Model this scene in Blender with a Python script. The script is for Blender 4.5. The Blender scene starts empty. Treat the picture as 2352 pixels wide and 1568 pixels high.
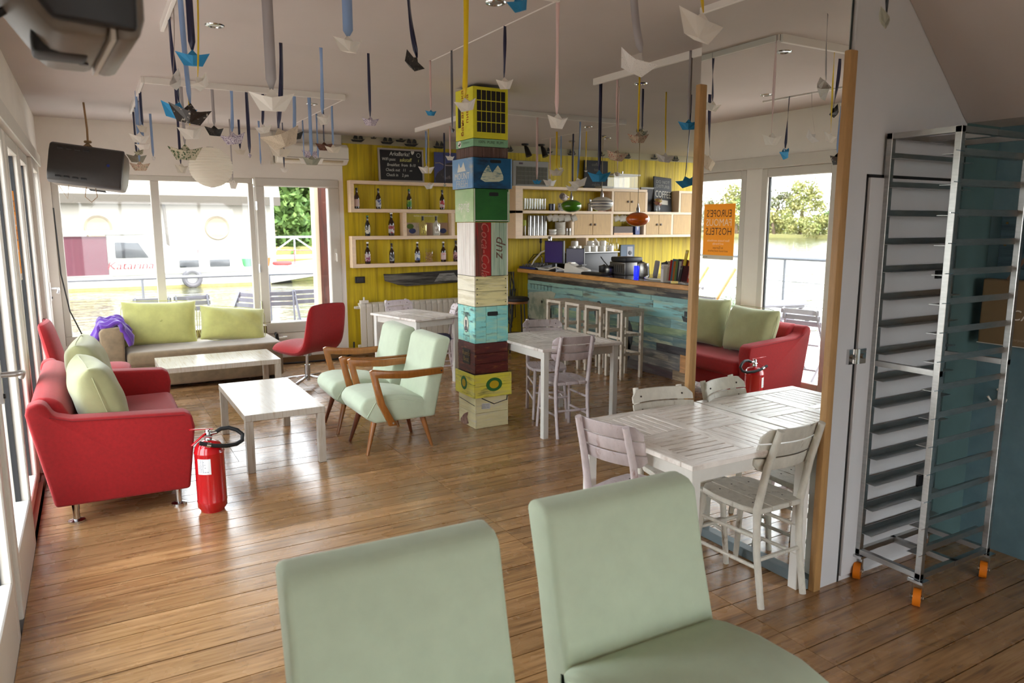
import bpy, bmesh, math, random
from math import sin, cos, pi, radians as R, sqrt
from mathutils import Vector as V, Matrix as MX

scene = bpy.context.scene
COL = scene.collection

# ---------------------------------------------------------------- camera, sky, sun, exposure
cam_data = bpy.data.cameras.new('camera')
cam_data.sensor_width = 36.0
cam_data.lens = 25.645
cam_data.clip_end = 2000
cam_data.dof.use_dof = True
cam_data.dof.focus_distance = 4.8
cam_data.dof.aperture_fstop = 3.2
cam = bpy.data.objects.new('camera', cam_data)
COL.objects.link(cam)
cam.location = (0, 0, 1.72)
cam.rotation_euler = (R(90 - 9.0651), 0, R(-29.8766))
scene.camera = cam

world = bpy.data.worlds.new('sky')
scene.world = world
world.use_nodes = True
wn = world.node_tree.nodes
wl = world.node_tree.links
wbg = wn['Background']
wtc = wn.new('ShaderNodeTexCoord')
wsep = wn.new('ShaderNodeSeparateXYZ')
wl.new(wtc.outputs['Generated'], wsep.inputs[0])
wramp = wn.new('ShaderNodeValToRGB')
wramp.color_ramp.elements[0].position = 0.0
wramp.color_ramp.elements[0].color = (0.96, 0.965, 0.97, 1)
wramp.color_ramp.elements[1].position = 0.7
wramp.color_ramp.elements[1].color = (0.80, 0.90, 1.0, 1)
wl.new(wsep.outputs['Z'], wramp.inputs[0])
wl.new(wramp.outputs[0], wbg.inputs['Color'])
wbg.inputs['Strength'].default_value = 3.6

sun_data = bpy.data.lights.new('sun', 'SUN')
sun_data.energy = 4.0
sun_data.angle = R(3)
sun_data.color = (1.0, 0.93, 0.82)
sun = bpy.data.objects.new('sun', sun_data)
COL.objects.link(sun)
sun.rotation_euler = (R(38), R(10), 0)      # high in the south, never reaching the west or north panes

vs = scene.view_settings
vs.view_transform = 'Standard'
vs.look = 'None'
vs.gamma = 1.0
vs.use_curve_mapping = False
vs.exposure = 1.42
scene.cycles.max_bounces = 10
scene.cycles.diffuse_bounces = 6
scene.cycles.glossy_bounces = 5
scene.cycles.transparent_max_bounces = 16
scene.cycles.sample_clamp_indirect = 8.0
scene.cycles.caustics_reflective = True
scene.cycles.caustics_refractive = False

# ---------------------------------------------------------------- materials
def lin(c):
    return tuple(((x / 255) / 12.92 if x / 255 <= 0.04045 else ((x / 255 + 0.055) / 1.055) ** 2.4) for x in c)

MATS = {}
def mat(name, rgb, rough=0.6, metal=0.0, var=0.0, vscale=6.0, bump=0.0, bscale=60.0, stretch=(1, 1, 1),
        rgb2=None, lo=0.4, hi=0.65, rgb3=None, lo3=0.6, hi3=0.7, s3=9.0, rnd=0.0, sheen=0.0, coat=0.0, emit=None, detail=5.0):
    """Principled material: base colour, optional second (wear) and third (spot) colour by stretched noise."""
    if name in MATS:
        return MATS[name]
    m = bpy.data.materials.new(name)
    m.use_nodes = True
    n, l = m.node_tree.nodes, m.node_tree.links
    b = n['Principled BSDF']
    b.inputs['Roughness'].default_value = rough
    b.inputs['Metallic'].default_value = metal
    if sheen:
        b.inputs['Sheen Weight'].default_value = sheen
    if coat:
        b.inputs['Coat Weight'].default_value = coat
        b.inputs['Coat Roughness'].default_value = 0.12
    col = lin(rgb) + (1,)
    b.inputs['Base Color'].default_value = col
    if emit:
        b.inputs['Emission Color'].default_value = lin(emit[0]) + (1,)
        b.inputs['Emission Strength'].default_value = emit[1]
    if var or rgb2 or bump or rnd or rgb3:
        tc = n.new('ShaderNodeTexCoord')
        mp = n.new('ShaderNodeMapping')
        mp.inputs['Scale'].default_value = stretch
        l.new(tc.outputs['Object'], mp.inputs['Vector'])
        oi = n.new('ShaderNodeObjectInfo')
        sc = n.new('ShaderNodeMath'); sc.operation = 'MULTIPLY'; sc.inputs[1].default_value = 37.0
        l.new(oi.outputs['Random'], sc.inputs[0])
        l.new(sc.outputs[0], mp.inputs['Location'])
        cur = None
        def noise(s, d=detail):
            t = n.new('ShaderNodeTexNoise')
            t.inputs['Scale'].default_value = s
            t.inputs['Detail'].default_value = d
            t.inputs['Roughness'].default_value = 0.6
            l.new(mp.outputs[0], t.inputs['Vector'])
            return t
        rg = n.new('ShaderNodeRGB'); rg.outputs[0].default_value = col
        cur = rg.outputs[0]
        def blend(c2, s, a, z, src):
            t = noise(s)
            mr = n.new('ShaderNodeMapRange')
            mr.inputs['From Min'].default_value = a
            mr.inputs['From Max'].default_value = z
            l.new(t.outputs['Fac'], mr.inputs['Value'])
            mx = n.new('ShaderNodeMix'); mx.data_type = 'RGBA'
            l.new(mr.outputs[0], mx.inputs[0])
            l.new(src, mx.inputs[6])
            mx.inputs[7].default_value = lin(c2) + (1,)
            return mx.outputs[2]
        if rgb2:
            cur = blend(rgb2, vscale, lo, hi, cur)
        if rgb3:
            cur = blend(rgb3, s3, lo3, hi3, cur)
        if var or rnd:
            t = noise(vscale * 1.7)
            hs = n.new('ShaderNodeHueSaturation')
            mr = n.new('ShaderNodeMapRange')
            mr.inputs['From Min'].default_value = 0.3
            mr.inputs['From Max'].default_value = 0.7
            mr.inputs['To Min'].default_value = 1 - var
            mr.inputs['To Max'].default_value = 1 + var
            l.new(t.outputs['Fac'], mr.inputs['Value'])
            mr2 = n.new('ShaderNodeMapRange')
            mr2.inputs['To Min'].default_value = 1 - rnd
            mr2.inputs['To Max'].default_value = 1 + rnd
            l.new(oi.outputs['Random'], mr2.inputs['Value'])
            mu = n.new('ShaderNodeMath'); mu.operation = 'MULTIPLY'
            l.new(mr.outputs[0], mu.inputs[0]); l.new(mr2.outputs[0], mu.inputs[1])
            l.new(mu.outputs[0], hs.inputs['Value'])
            l.new(cur, hs.inputs['Color'])
            cur = hs.outputs[0]
        l.new(cur, b.inputs['Base Color'])
        if bump:
            t = noise(bscale, 3.0)
            bp = n.new('ShaderNodeBump')
            bp.inputs['Strength'].default_value = bump
            bp.inputs['Distance'].default_value = 0.01
            l.new(t.outputs['Fac'], bp.inputs['Height'])
            l.new(bp.outputs[0], b.inputs['Normal'])
    MATS[name] = m
    return m

def glass_mat(name, tint=(0.97, 0.985, 0.98), refl=1.0):
    m = bpy.data.materials.new(name)
    m.use_nodes = True
    n, l = m.node_tree.nodes, m.node_tree.links
    n.remove(n['Principled BSDF'])
    out = n['Material Output']
    tr = n.new('ShaderNodeBsdfTransparent'); tr.inputs[0].default_value = tint + (1,)
    gl = n.new('ShaderNodeBsdfGlossy'); gl.inputs['Roughness'].default_value = 0.02
    lw = n.new('ShaderNodeLayerWeight'); lw.inputs['Blend'].default_value = 0.5
    pw = n.new('ShaderNodeMath'); pw.operation = 'POWER'; pw.inputs[1].default_value = 5.0
    ml = n.new('ShaderNodeMath'); ml.operation = 'MULTIPLY_ADD'
    ml.inputs[1].default_value = 0.9 * refl; ml.inputs[2].default_value = 0.05 * refl
    l.new(lw.outputs['Facing'], pw.inputs[0]); l.new(pw.outputs[0], ml.inputs[0])
    mx = n.new('ShaderNodeMixShader')
    l.new(ml.outputs[0], mx.inputs[0]); l.new(tr.outputs[0], mx.inputs[1]); l.new(gl.outputs[0], mx.inputs[2])
    l.new(mx.outputs[0], out.inputs[0])
    MATS[name] = m
    return m

GLASS = glass_mat('window_glass')
CLEAR = glass_mat('clear_glassware', (0.95, 0.96, 0.95), 1.3)

def mirror_mat():
    m = bpy.data.materials.new('mirror_silver')
    m.use_nodes = True
    b = m.node_tree.nodes['Principled BSDF']
    b.inputs['Base Color'].default_value = (0.90, 0.92, 0.90, 1)
    b.inputs['Metallic'].default_value = 1.0
    b.inputs['Roughness'].default_value = 0.0
    return m
MIRROR = mirror_mat()

def floor_mat():
    m = bpy.data.materials.new('waxed_floorboard')
    m.use_nodes = True
    n, l = m.node_tree.nodes, m.node_tree.links
    b = n['Principled BSDF']
    tc = n.new('ShaderNodeTexCoord'); oi = n.new('ShaderNodeObjectInfo')
    mp = n.new('ShaderNodeMapping'); mp.inputs['Scale'].default_value = (1.0, 17, 1)
    l.new(tc.outputs['Object'], mp.inputs['Vector'])
    mu = n.new('ShaderNodeMath'); mu.operation = 'MULTIPLY'; mu.inputs[1].default_value = 91
    l.new(oi.outputs['Random'], mu.inputs[0]); l.new(mu.outputs[0], mp.inputs['Location'])
    t1 = n.new('ShaderNodeTexNoise'); t1.inputs['Scale'].default_value = 2.4; t1.inputs['Detail'].default_value = 9; t1.inputs['Roughness'].default_value = 0.65
    l.new(mp.outputs[0], t1.inputs['Vector'])
    rp = n.new('ShaderNodeValToRGB')
    e = rp.color_ramp.elements
    e[0].position = 0.26; e[0].color = lin((96, 67, 42)) + (1,)
    e[1].position = 0.72; e[1].color = lin((192, 150, 104)) + (1,)
    k = e.new(0.47); k.color = lin((160, 119, 76)) + (1,)
    l.new(t1.outputs['Fac'], rp.inputs[0])
    # knots and scuffs
    mp2 = n.new('ShaderNodeMapping'); mp2.inputs['Scale'].default_value = (6, 26, 1)
    l.new(tc.outputs['Object'], mp2.inputs['Vector']); l.new(mu.outputs[0], mp2.inputs['Location'])
    t2 = n.new('ShaderNodeTexNoise'); t2.inputs['Scale'].default_value = 1.6; t2.inputs['Detail'].default_value = 6
    l.new(mp2.outputs[0], t2.inputs['Vector'])
    mr = n.new('ShaderNodeMapRange'); mr.inputs['From Min'].default_value = 0.60; mr.inputs['From Max'].default_value = 0.80
    mr.inputs['To Max'].default_value = 0.75
    l.new(t2.outputs['Fac'], mr.inputs['Value'])
    mx = n.new('ShaderNodeMix'); mx.data_type = 'RGBA'
    l.new(mr.outputs[0], mx.inputs[0]); l.new(rp.outputs[0], mx.inputs[6]); mx.inputs[7].default_value = lin((72, 54, 40)) + (1,)
    hs = n.new('ShaderNodeHueSaturation')
    mr2 = n.new('ShaderNodeMapRange'); mr2.inputs['To Min'].default_value = 0.80; mr2.inputs['To Max'].default_value = 1.18
    l.new(oi.outputs['Random'], mr2.inputs['Value']); l.new(mr2.outputs[0], hs.inputs['Value']); l.new(mx.outputs[2], hs.inputs['Color'])
    l.new(hs.outputs[0], b.inputs['Base Color'])
    t3 = n.new('ShaderNodeTexNoise'); t3.inputs['Scale'].default_value = 5; t3.inputs['Detail'].default_value = 4
    l.new(tc.outputs['Object'], t3.inputs['Vector'])
    b.inputs['Coat Weight'].default_value = 0.4; b.inputs['Coat Roughness'].default_value = 0.2
    mr3 = n.new('ShaderNodeMapRange'); mr3.inputs['From Min'].default_value = 0.3; mr3.inputs['From Max'].default_value = 0.7
    mr3.inputs['To Min'].default_value = 0.18; mr3.inputs['To Max'].default_value = 0.36
    l.new(t3.outputs['Fac'], mr3.inputs['Value']); l.new(mr3.outputs[0], b.inputs['Roughness'])
    bp = n.new('ShaderNodeBump'); bp.inputs['Strength'].default_value = 0.12; bp.inputs['Distance'].default_value = 0.01
    l.new(t1.outputs['Fac'], bp.inputs['Height']); l.new(bp.outputs[0], b.inputs['Normal'])
    return m
FLOORWOOD = floor_mat()

def water_mat():
    m = bpy.data.materials.new('river_water')
    m.use_nodes = True
    n, l = m.node_tree.nodes, m.node_tree.links
    b = n['Principled BSDF']
    b.inputs['Base Color'].default_value = lin((66, 66, 46)) + (1,)
    b.inputs['Roughness'].default_value = 0.06
    b.inputs['Specular IOR Level'].default_value = 0.35
    tc = n.new('ShaderNodeTexCoord'); mp = n.new('ShaderNodeMapping'); mp.inputs['Scale'].default_value = (0.9, 2.2, 1)
    l.new(tc.outputs['Object'], mp.inputs['Vector'])
    t = n.new('ShaderNodeTexNoise'); t.inputs['Scale'].default_value = 0.9; t.inputs['Detail'].default_value = 4
    l.new(mp.outputs[0], t.inputs['Vector'])
    bp = n.new('ShaderNodeBump'); bp.inputs['Strength'].default_value = 0.35; bp.inputs['Distance'].default_value = 0.25
    l.new(t.outputs['Fac'], bp.inputs['Height']); l.new(bp.outputs[0], b.inputs['Normal'])
    return m
WATER = water_mat()

CEIL = mat('ceiling_paint', (192, 182, 177), 0.85, var=0.03, vscale=0.8)
PLASTER = mat('wall_paint', (232, 225, 216), 0.85, var=0.04, vscale=1.2)
GREYWALL = mat('grey_wall_paint', (200, 200, 202), 0.6, var=0.04, vscale=1.0)
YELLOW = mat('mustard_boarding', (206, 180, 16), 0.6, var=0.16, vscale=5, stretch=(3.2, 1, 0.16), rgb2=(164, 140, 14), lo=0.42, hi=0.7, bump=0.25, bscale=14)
TEAL = mat('teal_paint', (118, 150, 162), 0.5, var=0.1, vscale=3, rgb2=(98, 132, 144), lo=0.4, hi=0.7, rgb3=(150, 170, 172), lo3=0.7, hi3=0.8, s3=7)
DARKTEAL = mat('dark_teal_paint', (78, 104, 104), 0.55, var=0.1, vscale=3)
FRAMEW = mat('white_frame', (206, 200, 190), 0.4, var=0.02)
RUBBER = mat('black_rubber', (24, 24, 26), 0.6)
OAK = mat('oak_post', (176, 136, 86), 0.45, var=0.12, vscale=9, stretch=(5, 5, 0.5), bump=0.1)
REDFAB = mat('red_upholstery', (152, 7, 12), 0.85, var=0.12, vscale=30, bump=0.25, bscale=420, sheen=0.12)
MINT = mat('mint_fabric', (196, 210, 184), 0.85, var=0.04, vscale=7, bump=0.12, bscale=500, sheen=0.25)
SAGE = mat('sage_cushion', (156, 156, 112), 0.9, var=0.06, vscale=7, bump=0.15, bscale=300, sheen=0.3)
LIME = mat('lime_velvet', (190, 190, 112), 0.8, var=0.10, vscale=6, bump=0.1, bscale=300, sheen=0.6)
TAUPE = mat('taupe_velvet', (128, 108, 80), 0.8, var=0.2, vscale=6, bump=0.1, bscale=300, sheen=0.5)
PURPLE = mat('purple_fleece', (92, 44, 150), 0.95, var=0.2, vscale=9, bump=0.3, bscale=200, sheen=0.6)
NAVYPAD = mat('navy_pad', (62, 64, 92), 0.9, var=0.1, vscale=20)
WHITELAM = mat('white_laminate', (186, 176, 162), 0.24, var=0.06, vscale=5, stretch=(14, 0.7, 1), rgb2=(166, 150, 128), lo=0.5, hi=0.7)
WHITELAM.node_tree.nodes['Principled BSDF'].inputs['Specular IOR Level'].default_value = 0.3
WASHTOP = mat('whitewashed_slat', (246, 240, 234), 0.26, var=0.08, vscale=6, stretch=(1.2, 14, 1), rgb2=(150, 126, 104), lo=0.52, hi=0.78, rnd=0.06, bump=0.15, bscale=30)
WASHTOPY = mat('whitewashed_slat_cross', (246, 240, 234), 0.26, var=0.08, vscale=6, stretch=(14, 1.2, 1), rgb2=(150, 126, 104), lo=0.52, hi=0.78, rnd=0.06, bump=0.15, bscale=30)
WASHLEG = mat('white_table_leg', (228, 226, 220), 0.4, var=0.04, vscale=6)
CHAIRPINK = mat('whitewashed_chair_pinkish', (206, 194, 196), 0.5, var=0.1, vscale=9, stretch=(2, 2, 1), rgb2=(146, 104, 92), lo=0.58, hi=0.74, bump=0.2, bscale=40, rnd=0.05)
CHAIRGREY = mat('whitewashed_chair_greyish', (204, 200, 188), 0.5, var=0.1, vscale=9, stretch=(2, 2, 1), rgb2=(120, 100, 78), lo=0.6, hi=0.74, bump=0.2, bscale=40, rnd=0.05)
STOOLW = mat('whitewashed_stool', (216, 206, 190), 0.5, var=0.1, vscale=9, rgb2=(156, 122, 84), lo=0.56, hi=0.72, rnd=0.05)
ARMWOOD = mat('honey_armrest', (150, 92, 36), 0.3, var=0.2, vscale=8, stretch=(6, 6, 1), coat=0.4)
ARMWOODD = mat('dark_armrest', (112, 58, 34), 0.3, var=0.2, vscale=8, stretch=(6, 6, 1), coat=0.4)
CHROME = mat('chrome', (200, 200, 200), 0.15, 1.0)
STEEL = mat('brushed_steel', (176, 176, 174), 0.32, 1.0, var=0.12, vscale=8, stretch=(1, 1, 6))
BLACKPL = mat('black_plastic', (26, 25, 26), 0.45, var=0.1, vscale=20)
GREYPL = mat('speaker_shell', (52, 47, 45), 0.5, var=0.08, vscale=20, bump=0.1, bscale=300)
SPKBASE = mat('speaker_grey_shell', (120, 108, 96), 0.5, var=0.06, vscale=20)
WHITEPL = mat('white_plastic', (228, 224, 214), 0.35)
def paper_glow(name, rgb, share):
    m = bpy.data.materials.new(name); m.use_nodes = True
    n, l = m.node_tree.nodes, m.node_tree.links
    b = n['Principled BSDF']; b.inputs['Base Color'].default_value = lin(rgb) + (1,); b.inputs['Roughness'].default_value = 0.8
    t = n.new('ShaderNodeBsdfTranslucent'); t.inputs[0].default_value = lin(rgb) + (1,)
    x = n.new('ShaderNodeMixShader'); x.inputs[0].default_value = share
    l.new(b.outputs[0], x.inputs[1]); l.new(t.outputs[0], x.inputs[2]); l.new(x.outputs[0], n['Material Output'].inputs[0])
    return m
PAPERLAMP = paper_glow('rice_paper', (244, 240, 230), 0.5)
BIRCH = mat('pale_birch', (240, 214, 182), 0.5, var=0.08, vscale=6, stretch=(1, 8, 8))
BIRCHD = mat('birch_door', (196, 158, 100), 0.5, var=0.1, vscale=6, stretch=(4, 4, 0.6))
COUNTER = mat('counter_wood', (206, 148, 84), 0.25, var=0.2, vscale=5, stretch=(6, 0.8, 6))
COUNTERT = mat('dark_counter_top', (72, 54, 40), 0.14, var=0.2, vscale=5, stretch=(6, 0.8, 6))
BROWNGL = mat('brown_bottle', (44, 22, 12), 0.08, coat=0.6)
GREENGL = mat('green_bottle', (28, 92, 26), 0.1, coat=0.6)
CERAMIC = mat('white_ceramic', (232, 228, 218), 0.18, coat=0.4)
BLACKBRD = mat('blackboard', (26, 24, 25), 0.7, var=0.2, vscale=8)
CHALK = mat('chalk_writing', (214, 212, 204), 0.9)
YCHALK = mat('yellow_chalk', (222, 216, 130), 0.9)
BRASS = mat('aged_brass', (150, 122, 78), 0.35, 1.0)
REDPAINT = mat('red_gloss_paint', (186, 12, 22), 0.2, coat=0.6)
DECKW = mat('deck_board', (196, 184, 176), 0.7, var=0.15, vscale=5, rnd=0.12, stretch=(3, 3, 1))
TRIMW = mat('ceiling_track', (226, 220, 214), 0.5)
MULBERRY = mat('mulberry_panel', (66, 10, 30), 0.6, var=0.12, vscale=3, stretch=(3, 1, 0.4))
BOATWHITE = mat('boat_white', (176, 174, 168), 0.4, var=0.03, vscale=2)
BARKM = mat('bark', (92, 76, 62), 0.9, var=0.2)
LEAVES = [mat('leaves_%s' % nm, c, 0.7, rgb2=c2, vscale=0.6, lo=0.35, hi=0.65, var=0.2) for nm, c, c2 in
          (('pale', (104, 112, 56), (132, 124, 70)), ('fresh', (62, 96, 36), (92, 112, 50)), ('dusty', (104, 96, 70), (82, 92, 52)))]
PAPER = {
    'white': paper_glow('paper_white', (246, 242, 236), 0.25),
    'cream': paper_glow('paper_cream', (232, 224, 210), 0.25),
    'blue': mat('paper_blue', (44, 138, 190), 0.75),
    'dkblue': mat('paper_deep_blue', (30, 108, 160), 0.75),
    'black': mat('paper_black_print', (36, 33, 32), 0.5, rgb2=(104, 92, 80), vscale=18, lo=0.58, hi=0.66),
    'photo': mat('paper_photo_print', (44, 36, 32), 0.4, rgb2=(190, 180, 168), vscale=14, lo=0.6, hi=0.66),
    'news': mat('paper_newsprint', (206, 190, 168), 0.8, rgb2=(120, 104, 92), vscale=60, lo=0.56, hi=0.62, stretch=(1, 1, 4)),
    'violet': mat('paper_violet_print', (206, 196, 206), 0.8, rgb2=(92, 74, 116), vscale=26, lo=0.5, hi=0.6),
    'green': mat('paper_green_print', (196, 188, 164), 0.8, rgb2=(70, 92, 62), vscale=16, lo=0.5, hi=0.58),
    'colour': mat('paper_colour_print', (206, 188, 164), 0.8, rgb2=(172, 60, 64), vscale=20, lo=0.56, hi=0.62, rgb3=(60, 112, 110), lo3=0.6, hi3=0.64, s3=23),
    'brown': mat('paper_brown_print', (96, 58, 46), 0.7, rgb2=(190, 150, 90), vscale=20, lo=0.6, hi=0.66),
    'lined': mat('paper_lined', (224, 220, 216), 0.8, rgb2=(130, 130, 140), vscale=30, lo=0.62, hi=0.66, stretch=(1, 1, 5)),
}
def stripe_paper():
    m = bpy.data.materials.new('paper_black_stripes'); m.use_nodes = True
    n, l = m.node_tree.nodes, m.node_tree.links
    tc = n.new('ShaderNodeTexCoord'); w = n.new('ShaderNodeTexWave'); w.inputs['Scale'].default_value = 14
    l.new(tc.outputs['Object'], w.inputs['Vector'])
    r = n.new('ShaderNodeValToRGB'); r.color_ramp.interpolation = 'CONSTANT'
    r.color_ramp.elements[0].color = lin((34, 34, 34)) + (1,); r.color_ramp.elements[1].position = 0.5; r.color_ramp.elements[1].color = lin((210, 208, 186)) + (1,)
    l.new(w.outputs[0], r.inputs[0]); l.new(r.outputs[0], n['Principled BSDF'].inputs['Base Color'])
    return m
PAPER['stripe'] = stripe_paper()
RIB = {
    'navy': mat('ribbon_navy', (26, 28, 64), 0.4, sheen=0.2),
    'sky': mat('ribbon_light_blue', (134, 160, 202), 0.4, sheen=0.2),
    'yellow': mat('ribbon_yellow', (226, 190, 16), 0.45),
    'grey': mat('ribbon_silver_grey', (168, 162, 164), 0.4),
    'pink': mat('ribbon_pale_pink', (222, 190, 186), 0.45),
    'black': mat('ribbon_black', (24, 24, 28), 0.45),
    'dgrey': mat('ribbon_dark_grey', (92, 90, 96), 0.45),
    'cord': mat('string_beige', (150, 138, 128), 0.8),
}

# ---------------------------------------------------------------- mesh tools
class MB:
    def __init__(s):
        s.v = []; s.f = []
    def add(s, vs, fs, M=None):
        o = len(s.v)
        s.v += [tuple(M @ V(p)) if M is not None else tuple(p) for p in vs]
        s.f += [tuple(i + o for i in f) for f in fs]
        return s
    def box(s, x0, x1, y0, y1, z0, z1, M=None):
        return s.add([(x0, y0, z0), (x1, y0, z0), (x1, y1, z0), (x0, y1, z0), (x0, y0, z1), (x1, y0, z1), (x1, y1, z1), (x0, y1, z1)],
                     [(0, 3, 2, 1), (4, 5, 6, 7), (0, 1, 5, 4), (1, 2, 6, 5), (2, 3, 7, 6), (3, 0, 4, 7)], M)
    def bar(s, p, q, w, h, up=(0, 0, 1)):
        p, q = V(p), V(q); d = q - p; L = d.length; d.normalize()
        u = V(up); sd = d.cross(u)
        if sd.length < 1e-4: sd = d.cross(V((1, 0, 0)))
        sd.normalize(); u = sd.cross(d)
        M = MX((( d.x, sd.x, u.x, p.x), (d.y, sd.y, u.y, p.y), (d.z, sd.z, u.z, p.z), (0, 0, 0, 1)))
        return s.box(0, L, -w / 2, w / 2, -h / 2, h / 2, M)
    def tube(s, pts, r, n=8, cap=True):
        pts = [V(p) for p in pts]; k = len(pts)
        rs = r if isinstance(r, (list, tuple)) else [r] * k
        o = len(s.v); prev = None
        for i, p in enumerate(pts):
            d = (pts[min(i + 1, k - 1)] - pts[max(i - 1, 0)]).normalized()
            if prev is None:
                a = d.cross(V((0, 0, 1)))
                if a.length < 1e-3: a = d.cross(V((1, 0, 0)))
            else:
                a = prev - d * prev.dot(d)
                if a.length < 1e-6: a = d.cross(V((1, 0, 0)))
            a.normalize(); b = d.cross(a); prev = a
            for j in range(n):
                t = 2 * pi * j / n
                s.v.append(tuple(p + a * (cos(t) * rs[i]) + b * (sin(t) * rs[i])))
        for i in range(k - 1):
            for j in range(n):
                s.f.append((o + i * n + j, o + i * n + (j + 1) % n, o + (i + 1) * n + (j + 1) % n, o + (i + 1) * n + j))
        if cap:
            s.f.append(tuple(o + j for j in reversed(range(n)))); s.f.append(tuple(o + (k - 1) * n + j for j in range(n)))
        return s
    def lathe(s, prof, c=(0, 0, 0), n=16, M=None):
        vs = []; fs = []; k = len(prof)
        for r, z in prof:
            for j in range(n):
                t = 2 * pi * j / n
                vs.append((c[0] + r * cos(t), c[1] + r * sin(t), c[2] + z))
        for i in range(k - 1):
            for j in range(n):
                fs.append((i * n + j, i * n + (j + 1) % n, (i + 1) * n + (j + 1) % n, (i + 1) * n + j))
        if prof[0][0] > 1e-5: fs.append(tuple(reversed(range(n))))
        if prof[-1][0] > 1e-5: fs.append(tuple((k - 1) * n + j for j in range(n)))
        return s.add(vs, fs, M)
    def prism(s, poly, axis, a, b, M=None):
        """poly: 2D outline; axis 'x' -> (y,z), 'y' -> (x,z), 'z' -> (x,y); extruded from a to b"""
        def p3(p, t):
            return (t, p[0], p[1]) if axis == 'x' else (p[0], t, p[1]) if axis == 'y' else (p[0], p[1], t)
        k = len(poly)
        vs = [p3(p, a) for p in poly] + [p3(p, b) for p in poly]
        fs = [tuple(range(k)), tuple(range(2 * k - 1, k - 1, -1))] + [(i, i + k, (i + 1) % k + k, (i + 1) % k) for i in range(k)]
        return s.add(vs, fs, M)
    def torus(s, R0, r, M=None, n=20, m=8):
        vs = []; fs = []
        for i in range(n):
            t = 2 * pi * i / n
            for j in range(m):
                u = 2 * pi * j / m
                vs.append(((R0 + r * cos(u)) * cos(t), (R0 + r * cos(u)) * sin(t), r * sin(u)))
        for i in range(n):
            for j in range(m):
                fs.append((i * m + j, ((i + 1) % n) * m + j, ((i + 1) % n) * m + (j + 1) % m, i * m + (j + 1) % m))
        return s.add(vs, fs, M)

def link(name, me, m=None, parent=None):
    o = bpy.data.objects.new(name, me)
    COL.objects.link(o)
    if m is not None:
        me.materials.append(m)
    if parent is not None:
        o.parent = parent
    return o

def obj(name, mb, m, parent=None, bevel=0.0, seg=2, smooth=True, angle=40, sub=0, fix=True, weld=False):
    me = bpy.data.meshes.new(name)
    if bevel or fix:
        bm = bmesh.new()
        vs = [bm.verts.new(p) for p in mb.v]
        for f in mb.f:
            try: bm.faces.new([vs[i] for i in f])
            except ValueError: pass
        if weld:
            bmesh.ops.remove_doubles(bm, verts=bm.verts[:], dist=1e-4)
        if fix:
            bmesh.ops.recalc_face_normals(bm, faces=bm.faces[:])
        if bevel:
            es = [e for e in bm.edges if len(e.link_faces) == 2 and e.calc_face_angle(0) > R(28)]
            bmesh.ops.bevel(bm, geom=es, offset=bevel, segments=seg, profile=0.5, affect='EDGES', clamp_overlap=True)
        bm.to_mesh(me); bm.free()
    else:
        me.from_pydata(mb.v, [], mb.f)
    if smooth:
        me.polygons.foreach_set('use_smooth', [True] * len(me.polygons))
        me.set_sharp_from_angle(angle=R(angle))
    me.update()
    o = link(name, me, m, parent)
    if sub:
        md = o.modifiers.new('smooth', 'SUBSURF'); md.levels = sub; md.render_levels = sub
    return o

def tag(o, label=None, cat=None, group=None, kind=None):
    if label: o['label'] = label
    if cat: o['category'] = cat
    if group: o['group'] = group
    if kind: o['kind'] = kind
    return o

def thing(name, label, cat, loc=(0, 0, 0), rz=0.0, group=None):
    o = bpy.data.objects.new(name, None)
    o.empty_display_size = 0.1
    COL.objects.link(o)
    o.location = loc; o.rotation_euler = (0, 0, R(rz))
    return tag(o, label, cat, group)

def structure(name, loc=(0, 0, 0)):
    o = bpy.data.objects.new(name, None); COL.objects.link(o); o.location = loc
    o['kind'] = 'structure'
    return o

def copy_tree(o, parent=None):
    c = o.copy(); COL.objects.link(c)
    if parent is not None: c.parent = parent
    for ch in list(o.children): copy_tree(ch, c)
    return c

def place(proto, loc, rz, label, group=None, first=False):
    o = proto if first else copy_tree(proto)
    o.location = loc; o.rotation_euler = (0, 0, R(rz)); o['label'] = label
    if group: o['group'] = group
    return o

def lettering(name, s, size, origin, xdir, ydir, m, parent, align='CENTER', sx=1.0, depth=0.0, line=1.0, shear=0.0):
    """flat print: text laid in the plane of xdir, ydir (parent's own coordinates)"""
    cu = bpy.data.curves.new(name, 'FONT')
    cu.body = s; cu.size = size; cu.align_x = align; cu.align_y = 'CENTER'; cu.space_line = line; cu.shear = shear
    cu.extrude = depth; cu.resolution_u = 2
    to = bpy.data.objects.new(name, cu)
    me = bpy.data.meshes.new_from_object(to)
    bpy.data.objects.remove(to); bpy.data.curves.remove(cu)
    x = V(xdir).normalized(); y = V(ydir).normalized(); z = x.cross(y)
    me.transform(MX(((x.x * sx, y.x, z.x, origin[0]), (x.y * sx, y.y, z.y, origin[1]), (x.z * sx, y.z, z.z, origin[2]), (0, 0, 0, 1))))
    me.materials.clear()
    return link(name, me, m, parent)

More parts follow.
